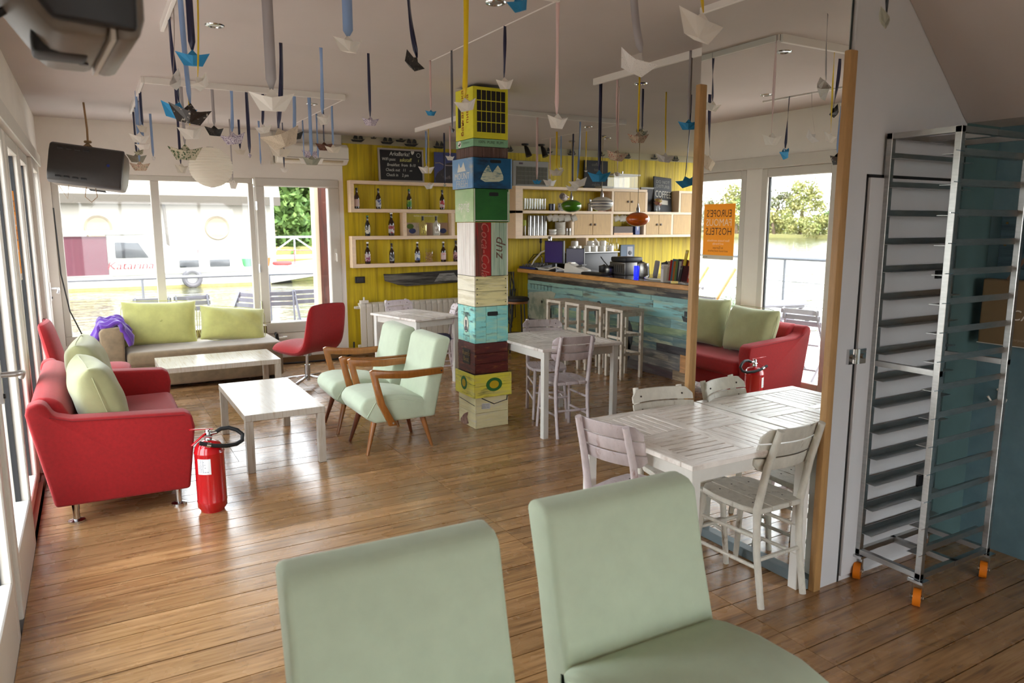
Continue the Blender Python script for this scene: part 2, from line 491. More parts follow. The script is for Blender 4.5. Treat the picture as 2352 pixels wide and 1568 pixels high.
def pillow(w, h, t, n=14, pinch=0.55, wr=0.0, seed=0):
    """cushion lying in the x-z plane, thickness along y, centred"""
    rr = random.Random(seed); mb = MB(); ph = [rr.uniform(0, 6) for _ in range(4)]
    for sgn in (1, -1):
        vs = []; fs = []
        for i in range(n + 1):
            for j in range(n + 1):
                u = -1 + 2 * i / n; v = -1 + 2 * j / n
                e = max(0.0, (1 - abs(u) ** 2.6)) ** pinch * max(0.0, (1 - abs(v) ** 2.6)) ** pinch
                k = 1 - 0.06 * (1 - abs(u * v)) * (abs(u) > 0.999 or abs(v) > 0.999)
                wrk = wr * sin(u * 6 + ph[0] + v * 2.0) * sin(v * 5 + ph[1]) * e
                vs.append((u * w / 2 * (1 - 0.05 * (1 - v * v) * abs(u)) , sgn * (t / 2 * e + wrk), v * h / 2 * (1 - 0.07 * (1 - u * u) * abs(v))))
        for i in range(n):
            for j in range(n):
                a = i * (n + 1) + j
                q = (a, a + 1, a + n + 2, a + n + 1)
                fs.append(q if sgn > 0 else q[::-1])
        mb.add(vs, fs)
    return mb
# ---------------------------------------------------------------- the setting
WX = -0.40          # inner face of the west wall
NY = 9.30           # inner face of the north wall
CZ = 2.84           # ceiling
MXX = 2.872         # mirror plane
EX = 9.2            # east end behind the bar
SY = -5.0           # south end behind the camera
rng = random.Random(4)

floor = tag(obj('floor', MB().box(WX - 0.15, EX, SY, NY + 0.15, -0.12, -0.018), mat('dark_subfloor', (46, 36, 28), 0.9)), kind='structure')
obj('rear_floor', MB().box(WX, 4.08, SY, 0.45, -0.018, 0.0), FLOORWOOD, floor, smooth=False)
BW = 0.1365
row = 0
y = NY
while y > 0.45:
    y0 = y - BW
    cuts = [WX + 0.02]
    if y0 > 5.4: cuts += [0.83, 1.93, 5.62]
    elif y0 > 2.9: cuts += [1.93, 5.62 if y0 > 5.0 else 4.4]
    else: cuts += [2.43 if y0 < 2.72 else 1.93, 4.08]
    for a, b in zip(cuts[:-1], cuts[1:]):
        if y0 > 2.05 and y0 < 2.98 and a > 2.86: continue
        dz = rng.uniform(-0.0015, 0.0008)
        pb = MB().box(a + 0.0015, b - 0.0015, y0 + 0.0020 + rng.uniform(0, 0.0015), y - 0.0020, -0.02, dz)
        obj('plank', pb, FLOORWOOD, floor, smooth=False)
    y = y0

ceil_o = structure('ceiling')
cb = MB()
cb.box(WX - 0.2, EX + 0.1, 2.1, NY + 0.2, CZ, CZ + 0.15)
cb.box(WX - 0.2, 3.10, SY - 0.1, 2.1, CZ, CZ + 0.15)
obj('ceiling_slab', cb, CEIL, ceil_o, smooth=False)
obj('sloped_soffit', MB().prism([(3.10, 2.84), (3.78, 2.213), (4.2, 2.213), (4.2, 3.0), (3.10, 3.0)], 'y', SY - 0.1, 2.1), CEIL, ceil_o, smooth=False)
PANELS = [(0.46, 2.08, 3.17, 4.71), (0.46, 2.03, 6.47, 8.25), (3.43, 5.14, 6.48, 8.2), (3.51, 5.14, 3.1, 4.79)]
for x0, x1, y0, y1 in PANELS:
    obj('ceiling_panel', MB().box(x0, x1, y0, y1, CZ - 0.035, CZ + 0.01), CEIL, ceil_o, bevel=0.004, seg=1, smooth=False)
    for k, (a, b, c, d) in enumerate(((x0 - 0.022, x0, y0 - 0.022, y1 + 0.022), (x0, x1, y0 - 0.022, y0), (x1, x1 + 0.012, y0, y1))):
        obj('edge_track', MB().box(a, b, c, d, CZ - 0.048 + 0.012 * (k == 2), CZ + 0.005), TRIMW, ceil_o, bevel=0.003, seg=1, smooth=False)

# walls
wn_ = structure('wall_north')
nb = MB()
WTOP, WBOT = 2.235, 0.47
nb.box(WX - 0.2, 2.86, NY, NY + 0.16, 2.275, CZ + 0.02)
nb.box(WX - 0.2, WX + 0.09, NY, NY + 0.16, -0.05, 2.275)
nb.box(WX + 0.09, 2.86, NY, NY + 0.16, -0.05, 0.40)
nb.box(2.80, 2.86, NY, NY + 0.16, 0.40, 2.275)
obj('plaster', nb, PLASTER, wn_, smooth=False)
yb = MB(); xx = 2.86
obj('wall_core', MB().box(2.86, EX, NY + 0.03, NY + 0.16, -0.05, CZ + 0.02), PLASTER, wn_, smooth=False)
while xx < EX - 0.01:                                        # painted boards, one by one
    w = rng.uniform(0.17, 0.23); x1 = min(xx + w, EX)
    ztop = 2.748 - 0.008 * ((xx * 7) % 1)
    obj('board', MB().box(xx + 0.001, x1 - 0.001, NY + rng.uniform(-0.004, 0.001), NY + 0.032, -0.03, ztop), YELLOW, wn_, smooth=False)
    xx = x1
obj('frieze', MB().box(2.86, EX, NY - 0.006, NY + 0.03, 2.742, CZ + 0.01), mat('cream_frieze', (176, 166, 140), 0.8), wn_, smooth=False)

ww = structure('wall_west')
wb = MB()
wb.box(WX - 0.16, WX, SY - 0.1, NY + 0.16, 2.33, CZ + 0.02)           # lintel wall
BAYS = [(2.55, 3.46), (3.62, 4.50), (4.555, 5.46), (5.67, 6.55), (6.70, 7.55), (7.66, 8.55)]
prev = SY - 0.1
for a, b in BAYS:
    if a - prev > 0.3: wb.box(WX - 0.16, WX, prev, a - 0.02, -0.05, 2.33)
    elif prev > SY: wb.box(WX - 0.13, WX - 0.01, prev, a, -0.05, 2.33)
    prev = b
wb.box(WX - 0.16, WX, prev, NY + 0.16, -0.05, 2.33)
obj('plaster', wb, PLASTER, ww, smooth=False)
obj('lintel_cover', MB().box(WX - 0.02, WX + 0.035, SY, NY - 0.3, 2.30, 2.42), FRAMEW, ww, bevel=0.006, seg=1, smooth=False)
for i, (a, b) in enumerate(BAYS):
    door = i in (0, 1, 5)
    s = structure(('door_%d' if door else 'window_%d') % (i + 1))
    z0 = 0.02 if door else 0.07
    fw = 0.075
    fb = MB()
    x0, x1 = (WX - 0.055, WX + 0.025) if door else (WX - 0.075, WX - 0.005)
    fb.box(x0, x1, a, a + fw, z0, 2.30); fb.box(x0, x1, b - fw, b, z0, 2.30)
    zb = 0.30 if door else 0.15
    fb.box(x0, x1, a + fw, b - fw, z0, zb); fb.box(x0, x1, a + fw, b - fw, 2.21, 2.30)
    obj('frame', fb, FRAMEW, s, bevel=0.006, seg=1, smooth=False)
    gb = MB()
    for u, v in ((a + fw, a + fw + 0.012), (b - fw - 0.012, b - fw)):
        gb.box(x0 + 0.018, x0 + 0.042, u, v, zb, 2.21)
    obj('gasket', gb, RUBBER, s, smooth=False)
    obj('pane', MB().add([(x0 + 0.03, a + fw, zb), (x0 + 0.03, b - fw, zb), (x0 + 0.03, b - fw, 2.21), (x0 + 0.03, a + fw, 2.21)], [(0, 1, 2, 3)]), GLASS, s, smooth=False, fix=False)
    if not door:
        obj('sill', MB().box(WX - 0.08, WX + 0.02, a, b, 0.0, 0.07), mat('brown_sill', (122, 70, 40), 0.5), s, smooth=False)
    if door:
        hb = MB(); hy = a + 0.045 if i == 0 else b - 0.045
        if i == 1: hy = a + 0.04
        sg = 1 if hy < (a + b) / 2 else -1
        hb.box(x1, x1 + 0.012, hy - 0.018, hy + 0.018, 0.98, 1.16)
        hb.tube([(x1 + 0.01, hy, 1.10), (x1 + 0.06, hy, 1.10), (x1 + 0.075, hy + 0.015 * sg, 1.10), (x1 + 0.078, hy + 0.12 * sg, 1.085), (x1 + 0.07, hy + 0.135 * sg, 1.06)], 0.012, 10)
        obj('handle', hb, mat('aluminium_handle', (190, 186, 184), 0.35, 0.6), s)
        kb = MB().tube([(x1 + 0.0, hy, 1.01), (x1 + 0.02, hy, 1.01)], 0.011, 10)
        obj('keyhole', kb, BLACKPL, s)
tag(obj('baseboard_west', MB().box(WX, WX + 0.02, 4.56, 8.6, 0.0, 0.06), mat('brown_sill', (122, 70, 40), 0.5), smooth=False), kind='structure')

# north windows
def pane_y(x0, x1, z0, z1, yy):
    return MB().add([(x0, yy, z0), (x1, yy, z0), (x1, yy, z1), (x0, yy, z1)], [(0, 1, 2, 3)])
s = structure('window_7')
fb = MB()
FY0, FY1 = NY + 0.03, NY + 0.10
fb.box(-0.31, 1.76, FY0, FY1, 2.215, 2.275); fb.box(-0.31, 1.76, FY0, FY1, 0.40, 0.50)
for a, b in ((-0.31, -0.25 + 0.01), (0.645, 0.735), (1.705, 1.765)): fb.box(a, b, FY0, FY1, 0.50, 2.215)
obj('frame', fb, FRAMEW, s, bevel=0.006, seg=1, smooth=False)
obj('pane', pane_y(-0.24, 0.645, 0.50, 2.215, NY + 0.06), GLASS, s, smooth=False, fix=False)
obj('pane', pane_y(0.735, 1.705, 0.50, 2.215, NY + 0.06), GLASS, s, smooth=False, fix=False)
s = structure('window_8')
fb = MB()
fb.box(1.775, 2.80, NY - 0.02, FY1, 2.185, 2.285); fb.box(1.775, 2.80, NY - 0.02, FY1, 0.38, 0.52)
fb.box(1.775, 1.885, NY - 0.02, FY1, 0.52, 2.185); fb.box(2.66, 2.80, NY - 0.02, FY1, 0.52, 2.185)
obj('frame', fb, FRAMEW, s, bevel=0.01, seg=1, smooth=False)
obj('pane', pane_y(1.885, 2.66, 0.52, 2.185, NY + 0.06), GLASS, s, smooth=False, fix=False)
obj('handle', MB().box(2.715, 2.745, NY - 0.03, NY - 0.02, 1.27, 1.42).tube([(2.73, NY - 0.03, 1.36), (2.73, NY - 0.07, 1.36), (2.73, NY - 0.07, 1.26)], 0.01, 8), WHITEPL, s)
hb = MB()
for z in (0.75, 1.2, 1.95): hb.tube([(1.778, NY - 0.03, z - 0.05), (1.778, NY - 0.03, z + 0.05)], 0.01, 8)
obj('hinge', hb, CHROME, s)
tag(obj('baseboard_north', MB().box(2.0, 5.5, NY - 0.025, NY - 0.004, 0.0, 0.07), mat('brown_skirting', (134, 100, 62), 0.5), smooth=False), kind='structure')

# partition block that carries the mirror, alcove walls, east and south walls
pw = structure('wall_partition')
obj('plaster', MB().box(MXX + 0.02, EX, 2.102, 2.985, -0.05, CZ + 0.02), GREYWALL, pw, smooth=False)
obj('north_lining', MB().box(MXX + 0.04, EX, 2.985, 2.99, 0, CZ), mat('dark_bar_wall', (84, 66, 48), 0.8), pw, smooth=False)  # unseen dark sheet, added to cut light bouncing into the bar
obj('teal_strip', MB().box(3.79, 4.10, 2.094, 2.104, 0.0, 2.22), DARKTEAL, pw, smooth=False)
obj('ceiling_trim', MB().box(MXX - 0.012, MXX + 0.01, 2.1, 3.01, CZ - 0.03, CZ), TRIMW, pw, smooth=False)
tag(obj('wall_alcove', MB().box(4.08, 4.2, SY - 0.1, 2.102, -0.05, 2.26), TEAL, smooth=False), kind='structure')
tag(obj('wall_south', MB().box(WX - 0.2, WX + 0.15, SY - 0.15, SY, -0.05, CZ + 0.02).box(3.95, 4.2, SY - 0.15, SY, -0.05, CZ + 0.02).box(WX + 0.15, 3.95, SY - 0.15, SY, 2.45, CZ + 0.02).box(WX + 0.15, 3.95, SY - 0.15, SY, -0.05, 0.12), PLASTER, smooth=False), kind='structure')
s = structure('window_10')  # unseen glazing behind the camera, added to bring in light from the south
fb = MB()
fb.box(WX + 0.15, 3.95, SY - 0.1, SY - 0.03, 0.12, 0.20).box(WX + 0.15, 3.95, SY - 0.1, SY - 0.03, 2.37, 2.45)
for a in (WX + 0.15, 0.79, 1.83, 2.87, 3.87): fb.box(a, a + 0.08, SY - 0.1, SY - 0.03, 0.20, 2.37)
obj('frame', fb, FRAMEW, s, bevel=0.006, seg=1, smooth=False)
for a, b in ((WX + 0.23, 0.79), (0.87, 1.83), (1.91, 2.87), (2.95, 3.87)):
    obj('pane', pane_y(a, b, 0.20, 2.37, SY - 0.06), GLASS, s, smooth=False, fix=False)

# door panel in the partition's south face
s = structure('door_9')
obj('leaf', MB().box(3.045, 3.70, 2.085, 2.102, 0.03, 1.93), GREYWALL, s, bevel=0.003, seg=1, smooth=False)
gb = MB(); gb.box(3.035, 3.71, 2.099, 2.103, 1.93, 1.945); gb.box(3.035, 3.045, 2.099, 2.103, 0.0, 1.945)
obj('joint', gb, BLACKPL, s, smooth=False)
hb = MB(); hb.box(2.985, 3.035, 2.088, 2.102, 1.085, 1.155); hb.box(3.045, 3.095, 2.078, 2.09, 1.085, 1.155); hb.tube([(3.04, 2.084, 1.085), (3.04, 2.084, 1.155)], 0.012, 8)
hb.tube([(3.01, 2.09, 1.12), (3.01, 2.08, 1.12)], 0.012, 8); hb.tube([(3.07, 2.08, 1.12), (3.07, 2.07, 1.12)], 0.012, 8)
obj('hinge', hb, CHROME, s)
for z in (1.49, 0.42):
    obj('latch', MB().box(3.60, 3.66, 2.07, 2.087, z - 0.03, z + 0.03).box(3.63, 3.65, 2.06, 2.075, z - 0.02, z + 0.02), BLACKPL, s, smooth=False)

# the mirror: bare silvered sheet up to the ceiling, two oak posts at its edges
mr = thing('wall_mirror', 'tall mirror sheet between two oak posts at the end of the slatted dining table', 'mirror', (MXX, 2.56, 0))
obj('mirror_sheet', MB().box(0.0, 0.006, -0.44, 0.435, 0.05, CZ - 0.03), MIRROR, mr, smooth=False)
obj('backing', MB().box(0.006, 0.02, -0.44, 0.425, 0.0, CZ - 0.02), mat('dark_glass_edge', (44, 56, 56), 0.3), mr, smooth=False)
obj('base_channel', MB().box(-0.03, 0.006, -0.44, 0.44, 0.0, 0.05), mat('grey_blue_channel', (110, 124, 130), 0.4), mr, bevel=0.004, seg=1, smooth=False)
for yy in (-0.475, 0.41):
    obj('oak_post', MB().box(-0.026, 0.022, yy, yy + 0.034, 0.0, 2.452), OAK, mr, bevel=0.005)
# ---------------------------------------------------------------- exterior: water, decks, boats, trees
tag(obj('river', MB().add([(-320, -160, -0.45), (320, -160, -0.45), (320, 320, -0.45), (-320, 320, -0.45)], [(0, 1, 2, 3)]), WATER, smooth=False, fix=False),
    'pale rippled river water around the floating cafe', 'water', kind='stuff')
dk = structure('deck')
obj('deck_core', MB().box(-3.2, -0.58, -8.5, 12.1, -0.30, -0.12).box(-0.58, 4.6, -8.5, -5.2, -0.30, -0.10).box(-0.58, 9.4, 9.5, 12.1, -0.30, -0.12), mat('deck_beam', (90, 80, 72), 0.8), dk, smooth=False)
x = -0.58
while x > -3.15:
    obj('deck_board', MB().box(x - 0.135, x - 0.004, -8.5, 12.1, -0.12, -0.09), DECKW, dk, smooth=False); x -= 0.14
yy = 9.49
while yy < 12.0:
    obj('deck_board', MB().box(-0.575, 9.4, yy + 0.004, yy + 0.135, -0.12, -0.09), DECKW, dk, smooth=False); yy += 0.14

def railing(name, label, pts, posts, top):
    t = thing(name, label, 'railing', (pts[0][0], pts[0][1], -0.09))
    o = V((pts[0][0], pts[0][1], -0.09))
    G = mat('galvanised_rail', (96, 98, 104), 0.5, 0.3)
    obj('top_rail', MB().tube([V(p + (top,)) - o for p in pts], 0.024, 8), G, t)
    wb = MB()
    for k in (0.25, 0.5, 0.75):
        wb.tube([V(p + (-0.09 + (top + 0.09) * k,)) - o for p in pts], 0.005, 6)
    obj('wire', wb, G, t)
    for p in posts:
        obj('post', MB().tube([V(p + (-0.09,)) - o, V(p + (top,)) - o], 0.018, 8), G, t)
railing('deck_railing', 'thin metal deck railing in front of the moored white boat', [(-3.0, 11.8), (5.0, 11.8)], [(-3.0, 11.8), (-1.2, 11.8), (0.62, 11.8), (2.4, 11.8), (5.0, 11.8)], 0.96)
railing('deck_railing', 'thin metal deck railing along the open river, seen in the mirror', [(-3.05, -8.4), (-3.05, 11.7)], [(-3.05, q) for q in (-8.4, -6.0, -4.0, -2.0, 0.0, 2.0, 4.2, 6.1, 7.3, 9.4)], 1.24)

# timber post at the corner of the deck
tp = thing('timber_post', 'red brown square timber post outside the north window', 'post', (2.86, 10.1, -0.09))
obj('post_body', MB().box(-0.13, 0.13, -0.13, 0.13, 0, 3.0), mat('stained_timber', (84, 34, 18), 0.6, var=0.2, vscale=4, stretch=(4, 4, 0.5), rgb2=(48, 22, 14), lo=0.45, hi=0.7), tp, bevel=0.01)
obj('edge_board', MB().box(-0.19, -0.135, -0.1, 0.1, 0, 3.0), mat('pale_edge_board', (206, 180, 156), 0.6), tp, smooth=False)

# moored cabin boat
kb = thing('cabin_boat', 'white cabin boat with mulberry canvas side and red lettering moored outside', 'boat', (0.15, 28, -0.45))
hp = [(-9.0, 0.75), (5.0, 0.85), (9.2, 1.25), (8.0, 0.2), (7.4, 0.0), (-9.0, 0.0)]
hb = MB().prism([(-9, 0.0), (5.5, 0.0), (7.4, 0.25), (8.4, 0.85), (5.2, 0.55), (-9, 0.42)], 'y', 0.0, 2.2)
obj('hull', hb, BOATWHITE, kb, bevel=0.08)
obj('waterline_stripe', MB().box(-9, 5.6, -0.01, 0.03, 0.0, 0.10), mat('algae_band', (128, 118, 70), 0.8, var=0.2), kb, smooth=False)
obj('rubbing_strake', MB().prism([(-9, 0.40), (5.2, 0.52), (8.3, 0.82), (8.3, 0.86), (5.2, 0.56), (-9, 0.44)], 'y', -0.05, 0.0), mat('grey_strake', (120, 116, 110), 0.6), kb, smooth=False)
cab = MB().prism([(0.35, 0.45), (2.4, 0.5), (2.4, 1.35), (1.55, 1.9), (0.35, 1.9)], 'y', 0.15, 2.0)
obj('wheelhouse', cab, BOATWHITE, kb, bevel=0.04)
obj('roof', MB().prism([(-9, 1.78), (1.55, 1.86), (1.55, 1.98), (-9, 1.9)], 'y', 0.0, 2.1), BOATWHITE, kb, bevel=0.03)
obj('canvas_side', MB().box(-9, 0.345, 0.12, 0.16, 0.44, 1.80), MULBERRY, kb, smooth=False)
obj('cabin_window', MB().prism([(0.58, 1.06), (1.60, 1.06), (1.30, 1.58), (0.58, 1.60)], 'y', 0.10, 0.16), mat('boat_window_dark', (38, 40, 44), 0.1), kb, bevel=0.03)
fc = MB().prism([(2.3, 0.5), (4.8, 0.55), (4.45, 1.12), (2.3, 1.16)], 'y', 0.3, 1.9)
obj('foredeck_cabin', fc, BOATWHITE, kb, bevel=0.05)
for a, b in ((2.55, 3.2), (3.55, 4.25)):
    obj('cabin_window', MB().box(a, b, 0.25, 0.31, 0.68, 0.95), mat('boat_window_dark', (38, 40, 44), 0.1), kb, bevel=0.03)
obj('handrail', MB().tube([(2.3, 0.4, 1.3), (4.4, 0.4, 1.28), (7.6, 0.4, 1.2)], 0.02, 6).tube([(5.2, 0.4, 0.6), (5.2, 0.4, 1.28)], 0.02, 6).tube([(6.6, 0.4, 0.7), (6.6, 0.4, 1.25)], 0.02, 6).tube([(3.2, 0.4, 1.1), (3.2, 0.4, 1.3)], 0.02, 6), REDPAINT, kb)
lettering('name_lettering', 'Katarina', 0.37, (1.00, 0.10, 0.80), (1, 0, 0), (0, 0, 1), mat('crimson_lettering', (96, 8, 26), 0.6), kb, sx=1.15, shear=0.25)
lettering('hull_number', 'SD-3980', 0.22, (1.95, 0.10, 1.00 - 0.02), (1, 0, 0), (0, 0, 1), mat('blue_grey_lettering', (100, 110, 150), 0.6), kb)
tr = tag(obj('tyre_fender', MB().torus(0.26, 0.085, MX.Translation((3.05, 27.86, -0.12)) @ MX.Rotation(pi / 2, 4, 'X')), mat('grey_tyre', (78, 76, 80), 0.8)), 'pale grey tyre fender hanging on the white boat hull', 'tyre')
cr = thing('deck_cargo', 'pile of red and green buckets and ropes on the boat bow', 'cargo', (5.6, 28.7, 0.18))
obj('bucket', MB().lathe([(0.16, 0), (0.22, 0.32), (0.2, 0.32)], (0.1, 0, 0), 12), mat('orange_bucket', (224, 84, 40), 0.5), cr)
obj('bucket', MB().lathe([(0.16, 0), (0.22, 0.30), (0.2, 0.30)], (-0.5, 0.1, 0), 12), mat('green_bucket', (70, 140, 90), 0.5), cr)
obj('rope_coil', MB().torus(0.3, 0.07, MX.Translation((0.75, 0, 0.1))), mat('red_rope', (190, 50, 50), 0.8), cr)

# white floating house behind the boat
fh = thing('floating_house', 'large white floating house with round portholes behind the cabin boat', 'building', (0, 33, -0.45))
obj('wall', MB().box(-10, 6.9, 0.0, 4.0, 0.2, 3.3), mat('white_render', (168, 162, 152), 0.8), fh, smooth=False)
obj('roof', MB().prism([(-0.6, 3.35), (0.4, 5.4), (4.6, 5.4), (4.6, 3.3), (-0.6, 3.2)], 'x', -10.3, 7.2), mat('pale_shingle_roof', (176, 166, 152), 0.8, var=0.06, vscale=4, stretch=(1, 1, 8)), fh, smooth=False)
obj('fascia', MB().box(-10.3, 7.2, -0.62, -0.5, 2.98, 3.35), mat('grey_fascia', (70, 64, 56), 0.8), fh, smooth=False)
for x in (-4.2, 0.1, 4.45):
    obj('porthole', MB().lathe([(0.0, 0.0), (0.40, 0.0), (0.46, 0.05), (0.50, 0.0), (0.50, -0.05)], (0, 0, 0), 24, MX.Translation((x + 0.25, -0.06, 2.05)) @ MX.Rotation(pi / 2, 4, 'X')), mat('porthole_disc', (128, 112, 82), 0.6), fh)
for x in (-1.95, -1.6, 2.8):
    obj('veranda_post', MB().tube([(x, -0.45, 0.2), (x - 0.12, -0.45, 3.0)], 0.06, 8), mat('grey_fascia', (104, 96, 84), 0.8), fh)
obj('meter_box', MB().box(6.3, 6.7, -0.15, 0.0, 1.3, 3.0), mat('grey_box', (180, 178, 172), 0.6), fh, smooth=False)

# gangway truss bridge and pontoon at the bank
gw = thing('gangway', 'white truss gangway bridge to the wooded bank', 'bridge', (6.1, 30, 0.5))
W_ = mat('white_painted_steel', (170, 174, 180), 0.5)
for z in (0.0, 0.75): obj('chord', MB().bar((0, 0, z), (4.2, 0, z), 0.07, 0.07), W_, gw, smooth=False)
obj('walkway', MB().box(-0.2, 4.4, 0.05, 1.0, -0.12, 0.0), W_, gw, smooth=False)
for k in range(5): obj('strut', MB().bar((k * 1.05, 0, 0), (k * 1.05, 0, 0.75), 0.05, 0.05), W_, gw, smooth=False)
for k in range(4):
    obj('diagonal', MB().bar((k * 1.05, 0.0, 0.0 if k % 2 == 0 else 0.75), (k * 1.05 + 1.05, 0.0, 0.75 if k % 2 == 0 else 0), 0.05, 0.05), W_, gw, smooth=False)
pt = thing('pontoon', 'grey pontoon with tall posts and ropes beside the gangway', 'pontoon', (5.3, 29.5, -0.45))
obj('float', MB().box(0, 1.6, 0, 1.5, 0, 0.4), mat('pontoon_grey', (110, 106, 104), 0.8, var=0.2), pt, bevel=0.05)
for x in (0.55, 1.0): obj('post', MB().tube([(x, 0.3, 0.2), (x, 0.3, 4.6)], 0.06, 8), W_, pt)

# wooded banks
tag(obj('river_bank', MB().box(-200, -99, -60, 260, -0.8, 0.1), mat('bank_soil', (122, 116, 70), 0.9, var=0.2)), kind='structure')
tag(obj('river_bank', MB().box(5, 60, 46, 120, -0.8, 0.4), mat('bank_soil', (122, 116, 70), 0.9, var=0.2)), kind='structure')
def make_tree(kind, seed, h, wdt, blobs=34, leaves=130, size=0.6, low=0.04):
    rr = random.Random(seed)
    t = thing('tree', '', 'tree')
    obj('trunk', MB().tube([(0, 0, 0), (0.1, 0.05, h * 0.3), (-0.1, 0.1, h * 0.6)], [wdt * 0.06, wdt * 0.045, wdt * 0.02], 8), BARKM, t)
    mb = MB()
    for _ in range(blobs):
        zz = rr.uniform(low, 0.92); rad = wdt * 0.5 * (1 - abs(zz - 0.45) ** 1.6 * 1.5)
        a = rr.uniform(0, 2 * pi); q = rad * sqrt(rr.uniform(0.05, 1))
        c = V((q * cos(a), q * sin(a), zz * h)); br = wdt * rr.uniform(0.13, 0.22)
        for _ in range(leaves):
            d = V((rr.gauss(0, 1), rr.gauss(0, 1), rr.gauss(0, 1))).normalized() * br * rr.uniform(0.6, 1.05)
            p = c + d
            u = V((rr.gauss(0, 1), rr.gauss(0, 1), rr.gauss(0, 1))).normalized(); v = u.cross(V((rr.gauss(0, 1), rr.gauss(0, 1), rr.gauss(0, 1)))).normalized()
            s = size * rr.uniform(0.5, 1.1)
            mb.add([p - u * s * 0.5, p + v * s * 0.3, p + u * s * 0.5, p - v * s * 0.3], [(0, 1, 2, 3)])
    obj('crown', mb, LEAVES[kind], t, fix=False)
    return t
protos = [make_tree(0, 1, 11, 9), make_tree(2, 2, 9, 8), make_tree(1, 3, 8, 8)]
bush = make_tree(0, 9, 3.2, 7, 16, 110, 0.5, 0.05)
used = [False] * 4
def put_tree(k, x, y, s, label, group):
    p = (protos + [bush])[k]
    o = place(p, (x, y, 0.0), (x * 37 + y * 91) % 360, label, group, first=not used[k]); used[k] = True
    o.scale = (s, s, s)
LW = 'leafy tree in the wooded far bank across the open river, seen in the mirror'
LB = 'low pale bush at the water edge of the far bank, seen in the mirror'
LN = 'leafy green tree on the near bank behind the gangway'
for i in range(32):
    yq = 28 + i * 5.6
    put_tree(i % 3, -106 - rng.uniform(0, 9), yq + rng.uniform(-2, 2), rng.uniform(0.55, 0.98), LW, 'trees on the far bank')
for i in range(30):
    put_tree(3, -100 - rng.uniform(0, 2), 30 + i * 5.8 + rng.uniform(-2, 2), rng.uniform(0.7, 1.2), LB, 'bushes on the far bank')
for i, (x, y, k, s) in enumerate(((9.5, 49, 2, 1.0), (14, 51, 2, 1.15), (6.2, 53, 0, 0.9), (19, 50, 2, 1.1), (11.5, 55, 2, 1.3), (8.0, 47.5, 1, 0.45))):
    put_tree(k, x, y, s, LN, 'trees behind the gangway')
# ---------------------------------------------------------------- furniture
# red loveseat against the west wall
sf = thing('loveseat', 'red upholstered two-seat sofa with sloping arms by the glass doors', 'sofa', (0, 5.62, 0))
SIDE = [(-0.285, 0.125), (0.425, 0.115), (0.475, 0.50), (0.462, 0.575), (0.42, 0.60), (-0.17, 0.635), (-0.25, 0.66), (-0.285, 0.73), (-0.32, 0.745), (-0.375, 0.725), (-0.385, 0.68)]
for y0, y1 in ((-0.90, -0.76), (0.62, 0.76)):
    obj('arm', MB().prism(SIDE, 'y', y0, y1), REDFAB, sf, bevel=0.028, seg=3)
obj('back', MB().prism([(-0.27, 0.13), (-0.10, 0.13), (-0.17, 0.62), (-0.22, 0.72), (-0.29, 0.75), (-0.35, 0.74), (-0.375, 0.69)], 'y', -0.77, 0.63), REDFAB, sf, bevel=0.03, seg=3)
obj('seat_base', MB().box(-0.15, 0.42, -0.77, 0.63, 0.12, 0.30), REDFAB, sf, bevel=0.02)
obj('seat_cushion', MB().box(-0.14, 0.475, -0.757, 0.617, 0.27, 0.43), REDFAB, sf, bevel=0.05, seg=4)
for x in (-0.19, 0.36):
    for y in (-0.82, 0.68):
        obj('leg', MB().lathe([(0.022, 0.125), (0.018, 0.06), (0.018, 0.02), (0.045, 0.012), (0.045, 0.0)], (x, y, 0), 14), CHROME, sf)
sb = MB().tube([(-0.27, -0.905, 0.655), (-0.16, -0.905, 0.622), (0.42, -0.905, 0.585)], 0.003, 6)
obj('seam', sb, mat('red_seam', (120, 14, 18), 0.9), sf)
def cushion(name, lab, w, h, t, m, loc, rot, seed, group=None, button=False, wr=0.006):
    o = thing(name, lab, 'cushion', loc, 0, group)
    o.rotation_euler = rot
    obj('cover', pillow(w, h, t, 20, 0.36 if m is SAGE else 0.5, wr, seed), m, o, weld=True, angle=175, sub=1)
    pts = []
    for k in range(49):
        a = 2 * pi * k / 48; c_, s_ = cos(a), sin(a); q = (abs(c_) ** 6 + abs(s_) ** 6) ** (-1 / 6)
        pts.append((c_ * q * w / 2 * 0.975, 0, s_ * q * h / 2 * 0.975))
    obj('piping', MB().tube(pts, 0.0035, 6, cap=False), m, o)
    if button:
        obj('button', MB().lathe([(0.0, 0.006), (0.012, 0.003), (0.014, 0)], (0, 0, 0), 12, MX.Translation((0, -t / 2 - 0.002, 0.02)) @ MX.Rotation(pi / 2, 4, 'X')), m, o)
    return o
cushion('cushion', 'sage green cushion at the near end of the red sofa', 0.66, 0.50, 0.27, SAGE, (-0.03, 5.17, 0.66), (R(-16), 0, R(96)), 1, 'sage cushions on the red sofa')
cushion('cushion', 'sage green cushion at the far end of the red sofa, behind the other', 0.64, 0.54, 0.26, SAGE, (-0.06, 5.86, 0.68), (R(-13), 0, R(86)), 2, 'sage cushions on the red sofa')

